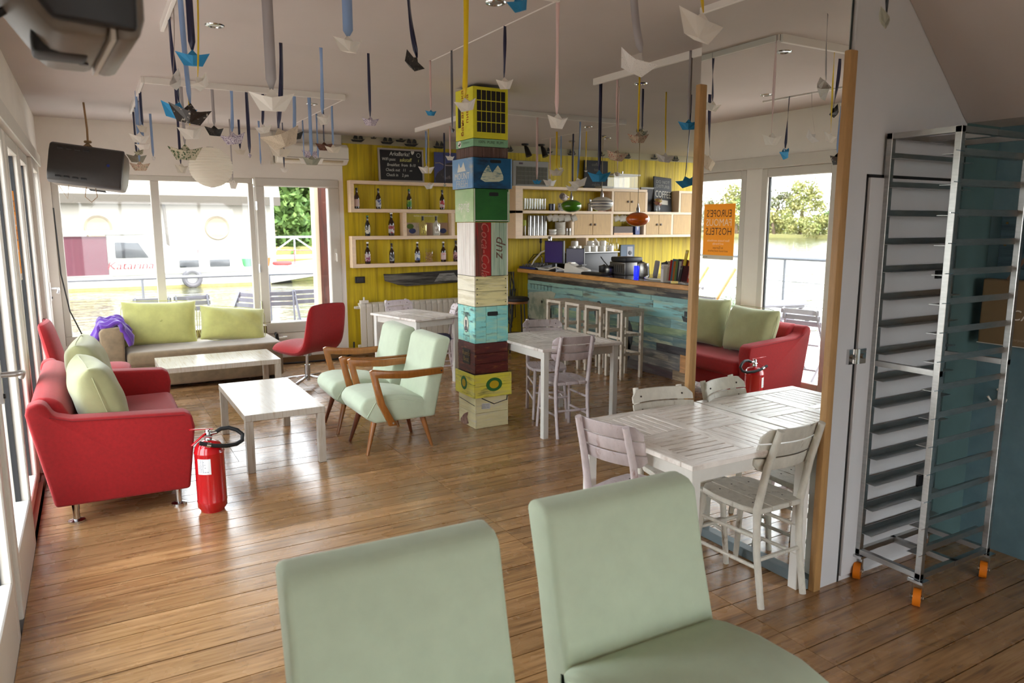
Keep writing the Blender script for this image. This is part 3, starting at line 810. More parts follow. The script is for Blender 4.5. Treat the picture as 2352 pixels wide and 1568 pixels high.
# red swivel chairs
def swivel(label, loc, rz):
    t = thing('swivel_chair', label, 'chair', loc, rz, 'red swivel chairs')
    def shell(prof, w0, w1, k0):
        n = len(prof); m = 12; vs = []; fs = []
        for side in (1, -1):
            for i, (y, z, th, w) in enumerate(prof):
                for j in range(m + 1):
                    u = -1 + 2 * j / m
                    e = 1 - abs(u) ** 6
                    i0 = max(i - 1, 0); i1 = min(i + 1, n - 1)
                    d = V((0, prof[i1][0] - prof[i0][0], prof[i1][1] - prof[i0][1])).normalized()
                    nr = V((0, -d.z, d.y))
                    vs.append(tuple(V((u * w, y, z)) + nr * (side * th * 0.68 * e ** 0.5) + nr * (0.035 * u * u)))
            o = (0 if side == 1 else n * (m + 1))
            for i in range(n - 1):
                for j in range(m):
                    a = o + i * (m + 1) + j
                    q = (a, a + 1, a + m + 2, a + m + 1)
                    fs.append(q if side == 1 else q[::-1])
        return vs, fs
    prof = [(0.30, 0.440, 0.005, 0.20), (0.295, 0.445, 0.05, 0.235), (0.24, 0.452, 0.075, 0.262), (0.10, 0.445, 0.085, 0.28), (-0.06, 0.435, 0.085, 0.285), (-0.16, 0.445, 0.085, 0.285), (-0.225, 0.50, 0.08, 0.285),
            (-0.255, 0.60, 0.075, 0.285), (-0.28, 0.74, 0.07, 0.28), (-0.305, 0.86, 0.06, 0.27), (-0.318, 0.905, 0.045, 0.25), (-0.322, 0.918, 0.005, 0.225)]
    vs, fs = shell(prof, 0, 0, 0)
    obj('shell', MB().add(vs, fs), REDFAB, t, weld=True, sub=1)
    obj('column', MB().tube([(0, 0, 0.42), (0, 0, 0.34)], 0.05, 12).tube([(0, 0, 0.36), (0, 0, 0.22)], 0.018, 12).tube([(0, 0, 0.24), (0, 0, 0.07)], 0.03, 12), CHROME, t)
    for k in range(4):
        a = k * pi / 2 + 0.4; c, s = cos(a), sin(a)
        obj('leg', MB().bar((0.02 * c, 0.02 * s, 0.115), (0.33 * c, 0.33 * s, 0.075), 0.03, 0.025), CHROME, t, bevel=0.005)
        obj('caster', MB().tube([(0.32 * c - 0.02 * s, 0.32 * s + 0.02 * c, 0.028), (0.32 * c + 0.02 * s, 0.32 * s - 0.02 * c, 0.028)], 0.028, 14).tube([(0.32 * c, 0.32 * s, 0.03), (0.32 * c, 0.32 * s, 0.075)], 0.010, 8), mat('grey_caster', (120, 120, 122), 0.3, 0.6), t)
    return t
swivel('red upholstered swivel chair with its back to the room, by the yellow wall', (1.93, 7.78, 0), 28)
swivel('red upholstered swivel chair against the glass doors, behind the red sofa', (-0.06, 7.35, 0), -92)

# taupe day sofa under the north window
ds = thing('day_sofa', 'low taupe velvet sofa with one arm under the north window', 'sofa', (0, 0, 0))
obj('base', MB().box(0.02, 1.80, 8.32, 9.16, 0.05, 0.30), TAUPE, ds, bevel=0.025, seg=3)
obj('seat', MB().box(0.24, 1.80, 8.29, 9.14, 0.28, 0.43), TAUPE, ds, bevel=0.04, seg=3)
obj('arm', MB().prism([(0.02, 0.06), (0.22, 0.06), (0.235, 0.64), (0.20, 0.70), (0.05, 0.70), (0.01, 0.66)], 'y', 8.3, 9.16), TAUPE, ds, bevel=0.02, seg=3)
obj('back_ledge', MB().box(0.22, 1.80, 9.08, 9.2, 0.05, 0.52), TAUPE, ds, bevel=0.02)
for x in (0.12, 1.7):
    for y in (8.42, 9.08): obj('foot', MB().box(x - 0.03, x + 0.03, y - 0.03, y + 0.03, 0, 0.06), BLACKPL, ds, smooth=False)
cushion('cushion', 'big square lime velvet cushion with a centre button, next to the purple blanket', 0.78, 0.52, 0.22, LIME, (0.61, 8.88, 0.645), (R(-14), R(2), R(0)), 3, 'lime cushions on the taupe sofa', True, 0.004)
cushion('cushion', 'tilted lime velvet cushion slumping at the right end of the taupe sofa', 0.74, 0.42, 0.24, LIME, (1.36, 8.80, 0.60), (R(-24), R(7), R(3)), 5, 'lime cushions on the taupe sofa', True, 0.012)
# purple blanket
bl = MB(); n = 26; vs = []; fs = []
rr = random.Random(8)
for i in range(n + 1):
    for j in range(n + 1):
        u = -1 + 2 * i / n; v = -1 + 2 * j / n
        x = u * 0.25
        drop = max(0, abs(u) - 0.42) * 0.36 * (1.0 + 0.25 * sin(v * 5))
        z = 0.755 - drop + 0.018 * sin(v * 14 + u * 3) + 0.012 * sin(v * 23 - u * 5 + 1) + 0.012 * sin(u * 9)
        vs.append((0.125 + x * (0.78 if abs(u) > 0.6 else 0.95) + 0.012 * sin(v * 9), 8.55 + v * 0.24 + 0.012 * sin(u * 7), z))
for i in range(n):
    for j in range(n): a = i * (n + 1) + j; fs.append((a, a + 1, a + n + 2, a + n + 1))
o = obj('blanket', bl.add(vs, fs), PURPLE, None, sub=1)
md = o.modifiers.new('thick', 'SOLIDIFY'); md.thickness = 0.045; md.offset = -1
tag(o, 'folded purple fleece blanket draped over the taupe sofa arm', 'blanket')

# white coffee tables
def coffee(label, x0, x1, y0, y1):
    t = thing('coffee_table', label, 'table', ((x0 + x1) / 2, (y0 + y1) / 2, 0), 0, 'white coffee tables')
    a, b = (x1 - x0) / 2, (y1 - y0) / 2
    obj('tabletop', MB().box(-a, a, -b, b, 0.372, 0.42), WHITELAM, t, bevel=0.003, seg=1, smooth=False)
    for sx in (-1, 1):
        for sy in (-1, 1):
            cx, cy = sx * (a - 0.029), sy * (b - 0.029)
            obj('leg', MB().box(cx - 0.027, cx + 0.027, cy - 0.027, cy + 0.027, 0, 0.372), WHITELAM, t, bevel=0.002, seg=1, smooth=False)
coffee('white low table in front of the fire extinguisher and red sofa', 0.836, 1.395, 5.16, 6.34)
coffee('white low table standing along the taupe sofa', 0.47, 1.548, 7.26, 7.93)

# fire extinguisher
fe = thing('fire_extinguisher', 'red fire extinguisher with black hose standing before the red sofa', 'extinguisher', (0.53, 4.60, 0))
obj('cylinder', MB().lathe([(0.066, 0.0), (0.070, 0.012), (0.084, 0.03), (0.085, 0.06), (0.0865, 0.065), (0.085, 0.07), (0.085, 0.365), (0.087, 0.37), (0.085, 0.375), (0.080, 0.40), (0.062, 0.425), (0.03, 0.438), (0.02, 0.44)], (0, 0, 0), 32), REDPAINT, fe)
obj('valve', MB().lathe([(0.02, 0.435), (0.022, 0.45), (0.016, 0.46), (0.018, 0.495), (0.012, 0.505)], (0, 0, 0), 12).tube([(0, 0, 0.478), (0.05, 0.0, 0.483)], 0.012, 10).tube([(-0.03, -0.005, 0.47), (0.02, -0.02, 0.462)], 0.01, 8), CHROME, fe)
obj('lever', MB().bar((0.03, 0, 0.507), (-0.105, -0.03, 0.525), 0.018, 0.006).bar((0.0, 0, 0.495), (-0.10, -0.045, 0.43), 0.018, 0.006), REDPAINT, fe, bevel=0.002)
obj('hose', MB().tube([(0.045, 0.0, 0.484), (0.075, 0.01, 0.497), (0.12, 0.01, 0.498), (0.165, 0.0, 0.48), (0.195, -0.01, 0.45), (0.188, -0.03, 0.418), (0.15, -0.05, 0.405), (0.09, -0.075, 0.41), (0.02, -0.088, 0.425), (-0.06, -0.09, 0.452)], 0.0125, 10), RUBBER, fe)
obj('nozzle', MB().tube([(0.0, -0.088, 0.43), (-0.022, -0.089, 0.438)], 0.016, 10), CHROME, fe)
lb = MB(); lv = []; lf = []
for i in range(7):
    a = R(212 + i * 9)
    for z in (0.25, 0.345): lv.append((0.0858 * cos(a), 0.0858 * sin(a), z))
for i in range(6): lf.append((2 * i, 2 * i + 2, 2 * i + 3, 2 * i + 1))
lab = obj('paper_label', lb.add(lv, lf), mat('label_white', (226, 226, 226), 0.6), fe)
pr = MB()
for r in range(9):
    z = 0.335 - r * 0.009; nn = rr.randint(3, 5)
    for i in range(nn):
        a0, a1 = R(215 + i * 9), R(215 + i * 9 + rr.uniform(4, 8))
        pr.add([(0.0862 * cos(a0), 0.0862 * sin(a0), z), (0.0862 * cos(a1), 0.0862 * sin(a1), z), (0.0862 * cos(a1), 0.0862 * sin(a1), z + 0.0035), (0.0862 * cos(a0), 0.0862 * sin(a0), z + 0.0035)], [(0, 1, 2, 3)])
obj('print', pr, mat('print_grey', (128, 128, 136), 0.7), lab, smooth=False)

# mint easy chairs: local +y is the way the sitter faces
def easy_chair(arms, w=0.56):
    t = thing('easy_chair', '', 'chair')
    h = w / 2
    seat = [(-0.235, 0.245), (0.20, 0.245), (0.285, 0.30), (0.315, 0.36), (0.315, 0.40), (0.275, 0.445), (0.18, 0.462), (0.02, 0.455), (-0.12, 0.43), (-0.235, 0.39)]
    obj('seat', MB().prism(seat, 'x', -h, h), MINT, t, bevel=0.022, seg=3, angle=50)
    back = [(-0.17, 0.245), (-0.285, 0.245), (-0.36, 0.60), (-0.43, 0.845), (-0.395, 0.868), (-0.325, 0.862), (-0.29, 0.835), (-0.235, 0.60), (-0.165, 0.36)]
    obj('backrest', MB().prism(back, 'x', -h, h), MINT, t, bevel=0.024, seg=3, angle=50)
    sm = MB()
    for sx in (-1, 1):
        sm.tube([(sx * (h + 0.001), 0.27, 0.30), (sx * (h + 0.001), 0.20, 0.41), (sx * (h + 0.001), 0.0, 0.42), (sx * (h + 0.001), -0.17, 0.37)], 0.003, 6)
    obj('piping', sm, MINT, t)
    for sx in (-1, 1):
        for (y0, y1) in ((0.19, 0.265), (-0.20, -0.265)):
            obj('leg', MB().tube([(sx * (h - 0.075), y0, 0.25), (sx * (h - 0.035), y1, 0.0)], [0.024, 0.012], 12), ARMWOOD if sx < 0 else ARMWOODD, t)
        if arms:
            x = sx * (h + 0.018)
            arm = [(-0.345, 0.635), (-0.345, 0.585), (-0.05, 0.575), (0.12, 0.59), (0.185, 0.60), (0.135, 0.40), (0.045, 0.222), (0.105, 0.222), (0.19, 0.40), (0.245, 0.655), (0.22, 0.665), (0.10, 0.645), (-0.05, 0.632)]
            a = obj('armrest', MB().prism(arm, 'x', x - 0.018, x + 0.018), ARMWOOD, t, bevel=0.006, seg=2, angle=45)
            obj('bolt', MB().tube([(x + sx * 0.017, -0.325, 0.61), (x + sx * 0.022, -0.325, 0.61)], 0.008, 10).tube([(x + sx * 0.017, 0.078, 0.245), (x + sx * 0.022, 0.078, 0.245)], 0.008, 10), CHROME, a)
    return t
ec = easy_chair(True, 0.50)
place(ec, (1.96, 5.36, 0), 90, 'mint green armchair with wooden arms beside the crate column, nearer of the pair', 'mint armchairs with wooden arms', True)
place(ec, (1.94, 6.02, 0), 88, 'mint green armchair with wooden arms, behind the other one and facing the low table', 'mint armchairs with wooden arms')
nc = easy_chair(False, 0.60)
place(nc, (0.638, 1.43, 0), 178, 'armless mint green chair cut off at the bottom edge, left of its twin', 'armless mint chairs', True)
place(nc, (1.435, 1.47, 0), 179, 'armless mint green chair with its seat in view, in front of the slatted table', 'armless mint chairs')

# slatted whitewashed tables
def slat_table(w, d):
    t = thing('dining_table', '', 'table')
    a, b = w / 2, d / 2; fr = 0.072
    for (x0, x1, y0, y1, m) in ((-a, a, -b, -b + fr, WASHTOP), (-a, a, b - fr, b, WASHTOP), (-a, -a + fr, -b + fr, b - fr, WASHTOPY), (a - fr, a, -b + fr, b - fr, WASHTOPY),
                                (-0.033, 0.033, -b + fr, b - fr, WASHTOPY), (-a + fr, -0.033, -0.033, 0.033, WASHTOP), (0.033, a - fr, -0.033, 0.033, WASHTOP)):
        obj('frame_rail', MB().box(x0 + 0.0006, x1 - 0.0006, y0 + 0.0006, y1 - 0.0006, 0.722, 0.745), m, t, bevel=0.002, seg=1, smooth=False)
    for qx in (0, 1):
        for qy in (0, 1):
            x0, x1 = ((-a + fr, -0.033), (0.033, a - fr))[qx]
            y0, y1 = ((-b + fr, -0.033), (0.033, b - fr))[qy]
            ns = 6
            for k in range(ns):
                if (qx + qy) % 2 == 0:
                    s0 = y0 + (y1 - y0) * k / ns; s1 = y0 + (y1 - y0) * (k + 1) / ns
                    obj('slat', MB().box(x0, x1, s0 + 0.0038, s1 - 0.0038, 0.724, 0.7435), WASHTOP, t, smooth=False)
                else:
                    s0 = x0 + (x1 - x0) * k / ns; s1 = x0 + (x1 - x0) * (k + 1) / ns
                    obj('slat', MB().box(s0 + 0.0038, s1 - 0.0038, y0, y1, 0.724, 0.7435), WASHTOPY, t, smooth=False)
    ap = MB(); i = 0.045
    ap.box(-a + i, a - i, -b + i, -b + i + 0.02, 0.65, 0.722); ap.box(-a + i, a - i, b - i - 0.02, b - i, 0.65, 0.722)
    ap.box(-a + i, -a + i + 0.02, -b + i, b - i, 0.65, 0.722); ap.box(a - i - 0.02, a - i, -b + i, b - i, 0.65, 0.722)
    obj('apron', ap, WASHLEG, t, smooth=False)
    for sx in (-1, 1):
        for sy in (-1, 1):
            cx, cy = sx * (a - 0.052), sy * (b - 0.052)
            obj('leg', MB().box(cx - 0.025, cx + 0.025, cy - 0.025, cy + 0.025, 0, 0.722), WASHLEG, t, bevel=0.003, seg=1, smooth=False)
    return t
st = slat_table(0.80, 0.83)
place(st, (2.467, 2.53, 0), 0, 'whitewashed slatted table pushed against the tall mirror', 'whitewashed slatted tables', True)
st2 = slat_table(0.80, 0.92)
place(st2, (3.445, 5.27, 0), 0, 'whitewashed slatted table between the crate column and the bar stools', 'whitewashed slatted tables', True)
st3 = slat_table(0.62, 0.85)
place(st3, (3.08, 7.52, 0), 14, 'whitewashed slatted table by the white radiator, behind the mint armchairs', 'whitewashed slatted tables', True)

# wooden chairs with three-slat curved backs: local +y is the way the sitter faces
def wood_chair(m, pad=False):
    t = thing('wooden_chair', '', 'chair')
    legs = {}
    for sx in (-1, 1):
        pts = [(sx * 0.172, -0.245, 0.0), (sx * 0.172, -0.20, 0.25), (sx * 0.175, -0.19, 0.45), (sx * 0.172, -0.235, 0.66), (sx * 0.165, -0.295, 0.845)]
        obj('leg', MB().tube(pts, [0.018, 0.019, 0.021, 0.020, 0.018], 10), m, t)
        obj('leg', MB().tube([(sx * 0.185, 0.215, 0.0), (sx * 0.16, 0.17, 0.44)], [0.016, 0.019], 10), m, t)
    sw = [(-0.165, -0.205), (-0.205, -0.12), (-0.212, 0.05), (-0.19, 0.16), (-0.12, 0.205), (0.0, 0.215), (0.12, 0.205), (0.19, 0.16), (0.212, 0.05), (0.205, -0.12), (0.165, -0.205)]
    def clip(x0, x1):
        def cut(P, xc, keep_gt):
            out = []
            for i in range(len(P)):
                p, q = P[i], P[(i + 1) % len(P)]
                ip, iq = (p[0] > xc) == keep_gt, (q[0] > xc) == keep_gt
                if ip: out.append(p)
                if ip != iq:
                    f = (xc - p[0]) / (q[0] - p[0]); out.append((xc, p[1] + f * (q[1] - p[1])))
            return out
        return cut(cut(sw, x0, True), x1, False)
    for x0, x1 in ((-0.3, -0.072), (-0.069, 0.069), (0.072, 0.3)):
        obj('seat_board', MB().prism(clip(x0, x1), 'z', 0.432, 0.458), m, t, bevel=0.004, seg=1)
    def slat(z0, z1, top, bot):
        n = 12; vs = []; fs = []
        for i in range(n + 1):
            u = -1 + 2 * i / n
            x = u * 0.228
            zz0 = z0 + (0.03 * max(0, abs(u) - 0.84) / 0.16 if bot else 0); zz1 = z1 - (0.034 * (max(0, abs(u) - 0.80) / 0.20) ** 1.6 if top else 0)
            for z, dy in ((zz0, 0), (zz1, 0), (zz1, 0.014), (zz0, 0.014)):
                yb = -0.235 - (z - 0.66) * 0.32 + 0.02 - 0.045 * (1 - u * u) + 0.024
                vs.append((x, yb + dy, z))
        for i in range(n):
            for k in range(4):
                a = i * 4 + k; b = i * 4 + (k + 1) % 4
                fs.append((a, b, b + 4, a + 4))
        fs += [(3, 2, 1, 0), (n * 4, n * 4 + 1, n * 4 + 2, n * 4 + 3)]
        return MB().add(vs, fs)
    obj('back_slat', slat(0.640, 0.701, False, True), m, t, bevel=0.002, seg=1)
    obj('back_slat', slat(0.708, 0.770, False, False), m, t, bevel=0.002, seg=1)
    obj('back_slat', slat(0.777, 0.842, True, False), m, t, bevel=0.002, seg=1)
    rv = MB()
    for sx in (-1, 1):
        for z in (0.672, 0.74, 0.808):
            yb = -0.235 - (z - 0.66) * 0.32 + 0.02 - 0.045 * (1 - 0.55) + 0.038
            rv.tube([(sx * 0.155, yb, z), (sx * 0.155, yb + 0.006, z)], 0.005, 6)
    for x, y in ((-0.12, 0.1), (-0.12, -0.12), (0.0, 0.12), (0.12, 0.1), (0.12, -0.12)): rv.tube([(x, y, 0.456), (x, y, 0.4595)], 0.005, 6)
    obj('rivet', rv, mat('dark_nail', (60, 52, 48), 0.5, 0.5), t)
    for z in (0.17, 0.31):
        for sx in (-1, 1):
            obj('rung', MB().tube([(sx * (0.182 - z * 0.04), 0.205 - z * 0.07, z), (sx * 0.173, -0.225 + z * 0.06, z + 0.012)], 0.010, 8), m, t)
    obj('rung', MB().tube([(-0.176, 0.195, 0.24), (0.176, 0.195, 0.24)], 0.010, 8), m, t)
    obj('rung', MB().tube([(-0.172, -0.207, 0.22), (0.172, -0.207, 0.22)], 0.010, 8), m, t)
    if pad:
        obj('seat_pad', pillow(0.34, 0.38, 0.06, 8, 0.3), NAVYPAD, t, weld=True)
        t.children[-1].rotation_euler = (R(90), 0, 0); t.children[-1].location = (0, 0, 0.485)
    for ch in t.children:
        if ch.name.split('.')[0] != 'seat_pad': ch.data.transform(MX.Diagonal((0.82, 0.93, 1, 1)))
    return t
wc = wood_chair(CHAIRPINK); wg = wood_chair(CHAIRGREY)
GC = 'whitewashed wooden chairs indoors'
place(wc, (2.20, 2.60, 0), -90, 'whitewashed wooden chair with rubbed red-brown edges at the near end of the mirror table', GC, True)
wc.location = (2.205, 2.64, 0); wc.rotation_euler = (0, 0, R(-75))
place(wg, (2.655, 2.335, 0), 0, 'whitewashed wooden chair beside the oak mirror post, facing the slatted table', GC, True)
place(wg, (2.60, 2.735, 0), 170, 'whitewashed wooden chair on the far side of the mirror table, its back to the bar', GC)
place(wc, (3.36, 4.99, 0), -10, 'whitewashed wooden chair on the near side of the table by the bar stools', GC)
place(wc, (3.54, 5.53, 0), 158, 'whitewashed wooden chair on the far side of the table by the bar stools', GC)
place(wc, (3.16, 7.92, 0), 191, 'whitewashed wooden chair in front of the white radiator', GC)
wp = wood_chair(CHAIRPINK, True)
place(wp, (3.27, 7.42, 0), 72, 'whitewashed wooden chair with a navy seat pad, half hidden by the crate column', GC, True)

# whitewashed bar stools
def stool():
    t = thing('bar_stool', '', 'stool'); w = 0.155
    obj('seat', MB().box(-w, w, -w, w, 0.755, 0.79), STOOLW, t, bevel=0.004, seg=1)
    for sx in (-1, 1):
        for sy in (-1, 1):
            obj('leg', MB().box(sx * (w - 0.019) - 0.019, sx * (w - 0.019) + 0.019, sy * (w - 0.019) - 0.019, sy * (w - 0.019) + 0.019, 0, 0.755), STOOLW, t, bevel=0.003, seg=1, smooth=False)
    for s in (-1, 1):
        for z, q in ((0.50, 0), (0.28, 1)):
            z2 = z + 0.03 * (s > 0)
            obj('rail', MB().box(-w + 0.035, w - 0.035, s * (w - 0.02) - 0.010, s * (w - 0.02) + 0.010, z2 - 0.014, z2 + 0.014), STOOLW, t, smooth=False)
            obj('rail', MB().box(s * (w - 0.02) - 0.010, s * (w - 0.02) + 0.010, -w + 0.035, w - 0.035, z2 - 0.05, z2 - 0.022), STOOLW, t, smooth=False)
        obj('rail', MB().box(-w + 0.035, w - 0.035, s * (w - 0.02) - 0.012, s * (w - 0.02) + 0.012, 0.71, 0.755), STOOLW, t, smooth=False)
    return t
bs = stool()
for i, (y, lab) in enumerate(((6.50, 'square whitewashed bar stool nearest the tall mirror, first of four along the bar'), (6.88, 'square whitewashed bar stool, second in the row from the mirror end'),
                               (7.27, 'square whitewashed bar stool, third in the row from the mirror end'), (7.66, 'square whitewashed bar stool farthest from the mirror, last in the row'))):
    place(bs, (5.21 - 0.02 * i, y, 0), [0, 2, -2, 1][i], lab, 'whitewashed stools along the bar', i == 0)
rs = thing('round_stool', 'dark round-topped stool under the far end of the bar', 'stool', (4.98, 8.55, 0))
obj('seat', MB().lathe([(0.16, 0.70), (0.175, 0.715), (0.175, 0.74), (0.15, 0.755), (0.0, 0.758)], (0, 0, 0), 20), mat('dark_seat_pad', (36, 34, 38), 0.7), rs)
obj('rim', MB().lathe([(0.16, 0.67), (0.165, 0.675), (0.165, 0.70), (0.16, 0.70)], (0, 0, 0), 20), ARMWOOD, rs)
for k in range(4):
    a = k * pi / 2 + 0.5
    obj('leg', MB().tube([(0.12 * cos(a), 0.12 * sin(a), 0.68), (0.17 * cos(a), 0.17 * sin(a), 0.0)], 0.010, 8), BLACKPL, rs)
obj('foot_ring', MB().torus(0.15, 0.007, MX.Translation((0, 0, 0.25)), 24, 6), BLACKPL, rs)

# deck furniture outside
DK = -0.09
GW = mat('weathered_white_slat', (104, 102, 110), 0.6, var=0.1, vscale=8, rnd=0.08)
def folding_chair():
    t = thing('folding_chair', '', 'chair')
    for sx in (-1, 1):
        obj('leg', MB().bar((sx * 0.20, -0.26, 0.86), (sx * 0.20, 0.20, 0.0), 0.022, 0.04, (0, 1, 0)), GW, t, smooth=False)
        obj('leg', MB().bar((sx * 0.175, 0.20, 0.44), (sx * 0.175, -0.22, 0.0), 0.022, 0.04, (0, 1, 0)), GW, t, smooth=False)
    for k in range(3):
        z = 0.66 + k * 0.07
        obj('back_slat', MB().box(-0.23, 0.23, -0.26 + (0.86 - z) * 0.53 - 0.03, -0.26 + (0.86 - z) * 0.53 - 0.012, z, z + 0.055), GW, t, smooth=False)
    for k in range(6):
        obj('seat_slat', MB().box(-0.20, 0.20, -0.16 + k * 0.065, -0.105 + k * 0.065, 0.43, 0.448), GW, t, smooth=False)
    obj('rung', MB().bar((-0.19, 0.17, 0.08), (0.19, 0.17, 0.08), 0.02, 0.02), GW, t, smooth=False)
    return t
fc = folding_chair()
GF = 'pale chairs on the deck'
for i, (x, y, rz, lab) in enumerate((
        (0.64, 10.45, 175, 'pale slatted chair outside behind the big lime cushion'),
        (1.18, 10.55, 186, 'pale slatted chair outside between the two lime cushions'),
        (1.70, 10.7, 120, 'pale chair frame turned sideways outside near the window post'),
        (2.28, 10.6, 170, 'pale slatted chair seen through the left half of the balcony door'),
        (2.80, 10.75, 184, 'pale slatted chair seen through the balcony door beside the timber post'),
        (-1.52, 5.62, 80, 'folding slatted deck chair beside the red sofa arm, seen in the mirror'),
        (-1.70, 7.25, 95, 'folding slatted chair next to the leafy pot, seen in the mirror'),
        (-2.75, 8.5, 100, 'folding slatted chair at the railing, farthest seen in the mirror'))):
    place(fc, (x, y, DK), rz, lab, GF, i == 0)
def deck_table(label, loc, rz):
    t = thing('deck_table', label, 'table', loc, rz)
    for k in range(7): obj('slat', MB().box(-0.38, 0.38, -0.36 + k * 0.105, -0.264 + k * 0.105, 0.70, 0.722), GW, t, smooth=False)
    obj('apron', MB().box(-0.34, 0.34, -0.33, 0.33, 0.66, 0.70), GW, t, smooth=False)
    for sx in (-1, 1):
        obj('leg', MB().bar((sx * 0.32, -0.3, 0.67), (sx * 0.32, 0.3, 0.0), 0.025, 0.045, (0, 1, 0)), GW, t, smooth=False)
        obj('leg', MB().bar((sx * 0.29, 0.3, 0.67), (sx * 0.29, -0.3, 0.0), 0.025, 0.045, (0, 1, 0)), GW, t, smooth=False)
deck_table('slatted white deck table nearer the glass doors, seen in the mirror', (-1.75, 6.35, DK), 4)
deck_table('slatted folding deck table by the railing, seen in the mirror', (-2.65, 7.2, DK), 10)
ch = thing('sling_chair', 'canvas sling deck chair on a wooden frame, seen in the mirror', 'chair', (-2.2, 8.15, DK))
for sx in (-1, 1): obj('frame_rail', MB().bar((-0.45, sx * 0.28, 1.16), (0.45, sx * 0.28, 0.05), 0.03, 0.04), ARMWOOD, ch, smooth=False); obj('leg', MB().bar((-0.5, sx * 0.25, 0.0), (0.25, sx * 0.25, 0.55), 0.03, 0.04), ARMWOOD, ch, smooth=False)
vs = [(-0.45 + 0.9 * i / 10, y, 1.14 - 1.05 * i / 10 - 0.16 * sin(pi * i / 10)) for i in range(11) for y in (-0.25, 0.25)]
obj('canvas', MB().add(vs, [(2 * i, 2 * i + 1, 2 * i + 3, 2 * i + 2) for i in range(10)]), mat('cream_canvas', (228, 222, 200), 0.8), ch)
pp_ = thing('potted_plant', 'small grey leafy plant in a pot on the deck, seen in the mirror', 'plant', (-2.35, 7.55, DK))
obj('pot', MB().lathe([(0.10, 0), (0.15, 0.28), (0.155, 0.30), (0.13, 0.30), (0.0, 0.27)], (0, 0, 0), 16), mat('grey_pot', (140, 140, 146), 0.7), pp_)
lf = MB()
for _ in range(240):
    d = V((rr.gauss(0, 1), rr.gauss(0, 1), abs(rr.gauss(0, 1)) + 0.2)).normalized(); p = d * rr.uniform(0.1, 0.32) + V((0, 0, 0.5)); p.z *= 1.15
    u = V((rr.gauss(0, 1), rr.gauss(0, 1), rr.gauss(0, 1))).normalized() * 0.035; v = u.cross(d) * 0.8
    lf.add([p - u, p + v * 0.5, p + u, p - v * 0.5], [(0, 1, 2, 3)])
for k in range(9): a = k * 0.7; lf.tube([(0, 0, 0.27), (0.12 * cos(a), 0.12 * sin(a), 0.6)], 0.004, 5)
obj('foliage', lf, mat('grey_green_leaf', (120, 132, 110), 0.7), pp_)
# ---------------------------------------------------------------- painted crate column
CXC, CYC = 2.895, 5.545
def paint(nm, c1, c2, c3=None, stretch=(1, 1, 9), vs=3.0, lo=0.45, hi=0.7, **k):
    return mat(nm, c1, 0.55, rgb2=c2, vscale=vs, lo=lo, hi=hi, stretch=stretch, rgb3=c3, lo3=0.56, hi3=0.7, s3=3.5, var=0.06, bump=0.1, bscale=40, **k)
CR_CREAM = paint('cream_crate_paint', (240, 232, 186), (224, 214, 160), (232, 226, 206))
CR_YEL = paint('yellow_crate_paint', (236, 226, 80), (220, 210, 124), (120, 118, 62), (1, 1, 8))
CR_MAR = paint('maroon_crate_paint', (96, 34, 30), (58, 18, 20), (150, 92, 52), (2, 2, 12))
CR_TURQ = paint('turquoise_crate_paint', (136, 212, 208), (186, 220, 190), (66, 96, 96), (1.4, 1.4, 7))
CR_PALE = paint('pale_plank_paint', (232, 222, 164), (150, 142, 100), (226, 220, 186), (1, 1, 9))
CR_WHITE = paint('white_washed_planks', (242, 236, 230), (218, 208, 200), (240, 238, 232), (9, 9, 0.8))
CR_RED = paint('red_brown_planks', (120, 54, 40), (64, 34, 26), (168, 26, 20), (12, 12, 0.7))
CR_REDB = paint('bright_red_planks', (172, 22, 16), (120, 26, 20), None, (12, 12, 0.7))
CR_MINT = paint('pale_mint_planks', (184, 204, 180), (130, 164, 140), (206, 206, 170), (12, 12, 0.7))
CR_DARK = mat('dark_gap', (30, 24, 22), 0.8)
CR_GREEN = paint('green_crate_paint', (34, 104, 38), (26, 88, 34), None, (1, 1, 2))
CR_LGREEN = paint('light_green_paint', (182, 208, 160), (160, 196, 140), (214, 222, 190), (1, 1, 2))
CR_BLUE = paint('deep_blue_paint', (12, 92, 140), (10, 66, 110), (20, 44, 70), (1, 1, 3))
CR_LBLUE = paint('light_blue_paint', (120, 166, 214), (150, 178, 206), (196, 196, 190), (1, 1, 3))
CR_BROWN = paint('old_brown_boards', (104, 74, 64), (70, 48, 42), (134, 108, 96), (10, 10, 0.8))
CR_LMINT = paint('mint_band_paint', (140, 190, 150), (128, 178, 140), None, (1, 1, 2))
CR_BEER = paint('lemon_crate_paint', (230, 222, 50), (214, 206, 44), None, (1, 1, 2))
WHITEP = mat('white_paint_marks', (232, 230, 222), 0.7)
DARKP = mat('dark_paint_marks', (36, 40, 34), 0.7)
REDP = mat('red_paint_marks', (160, 40, 30), 0.7)

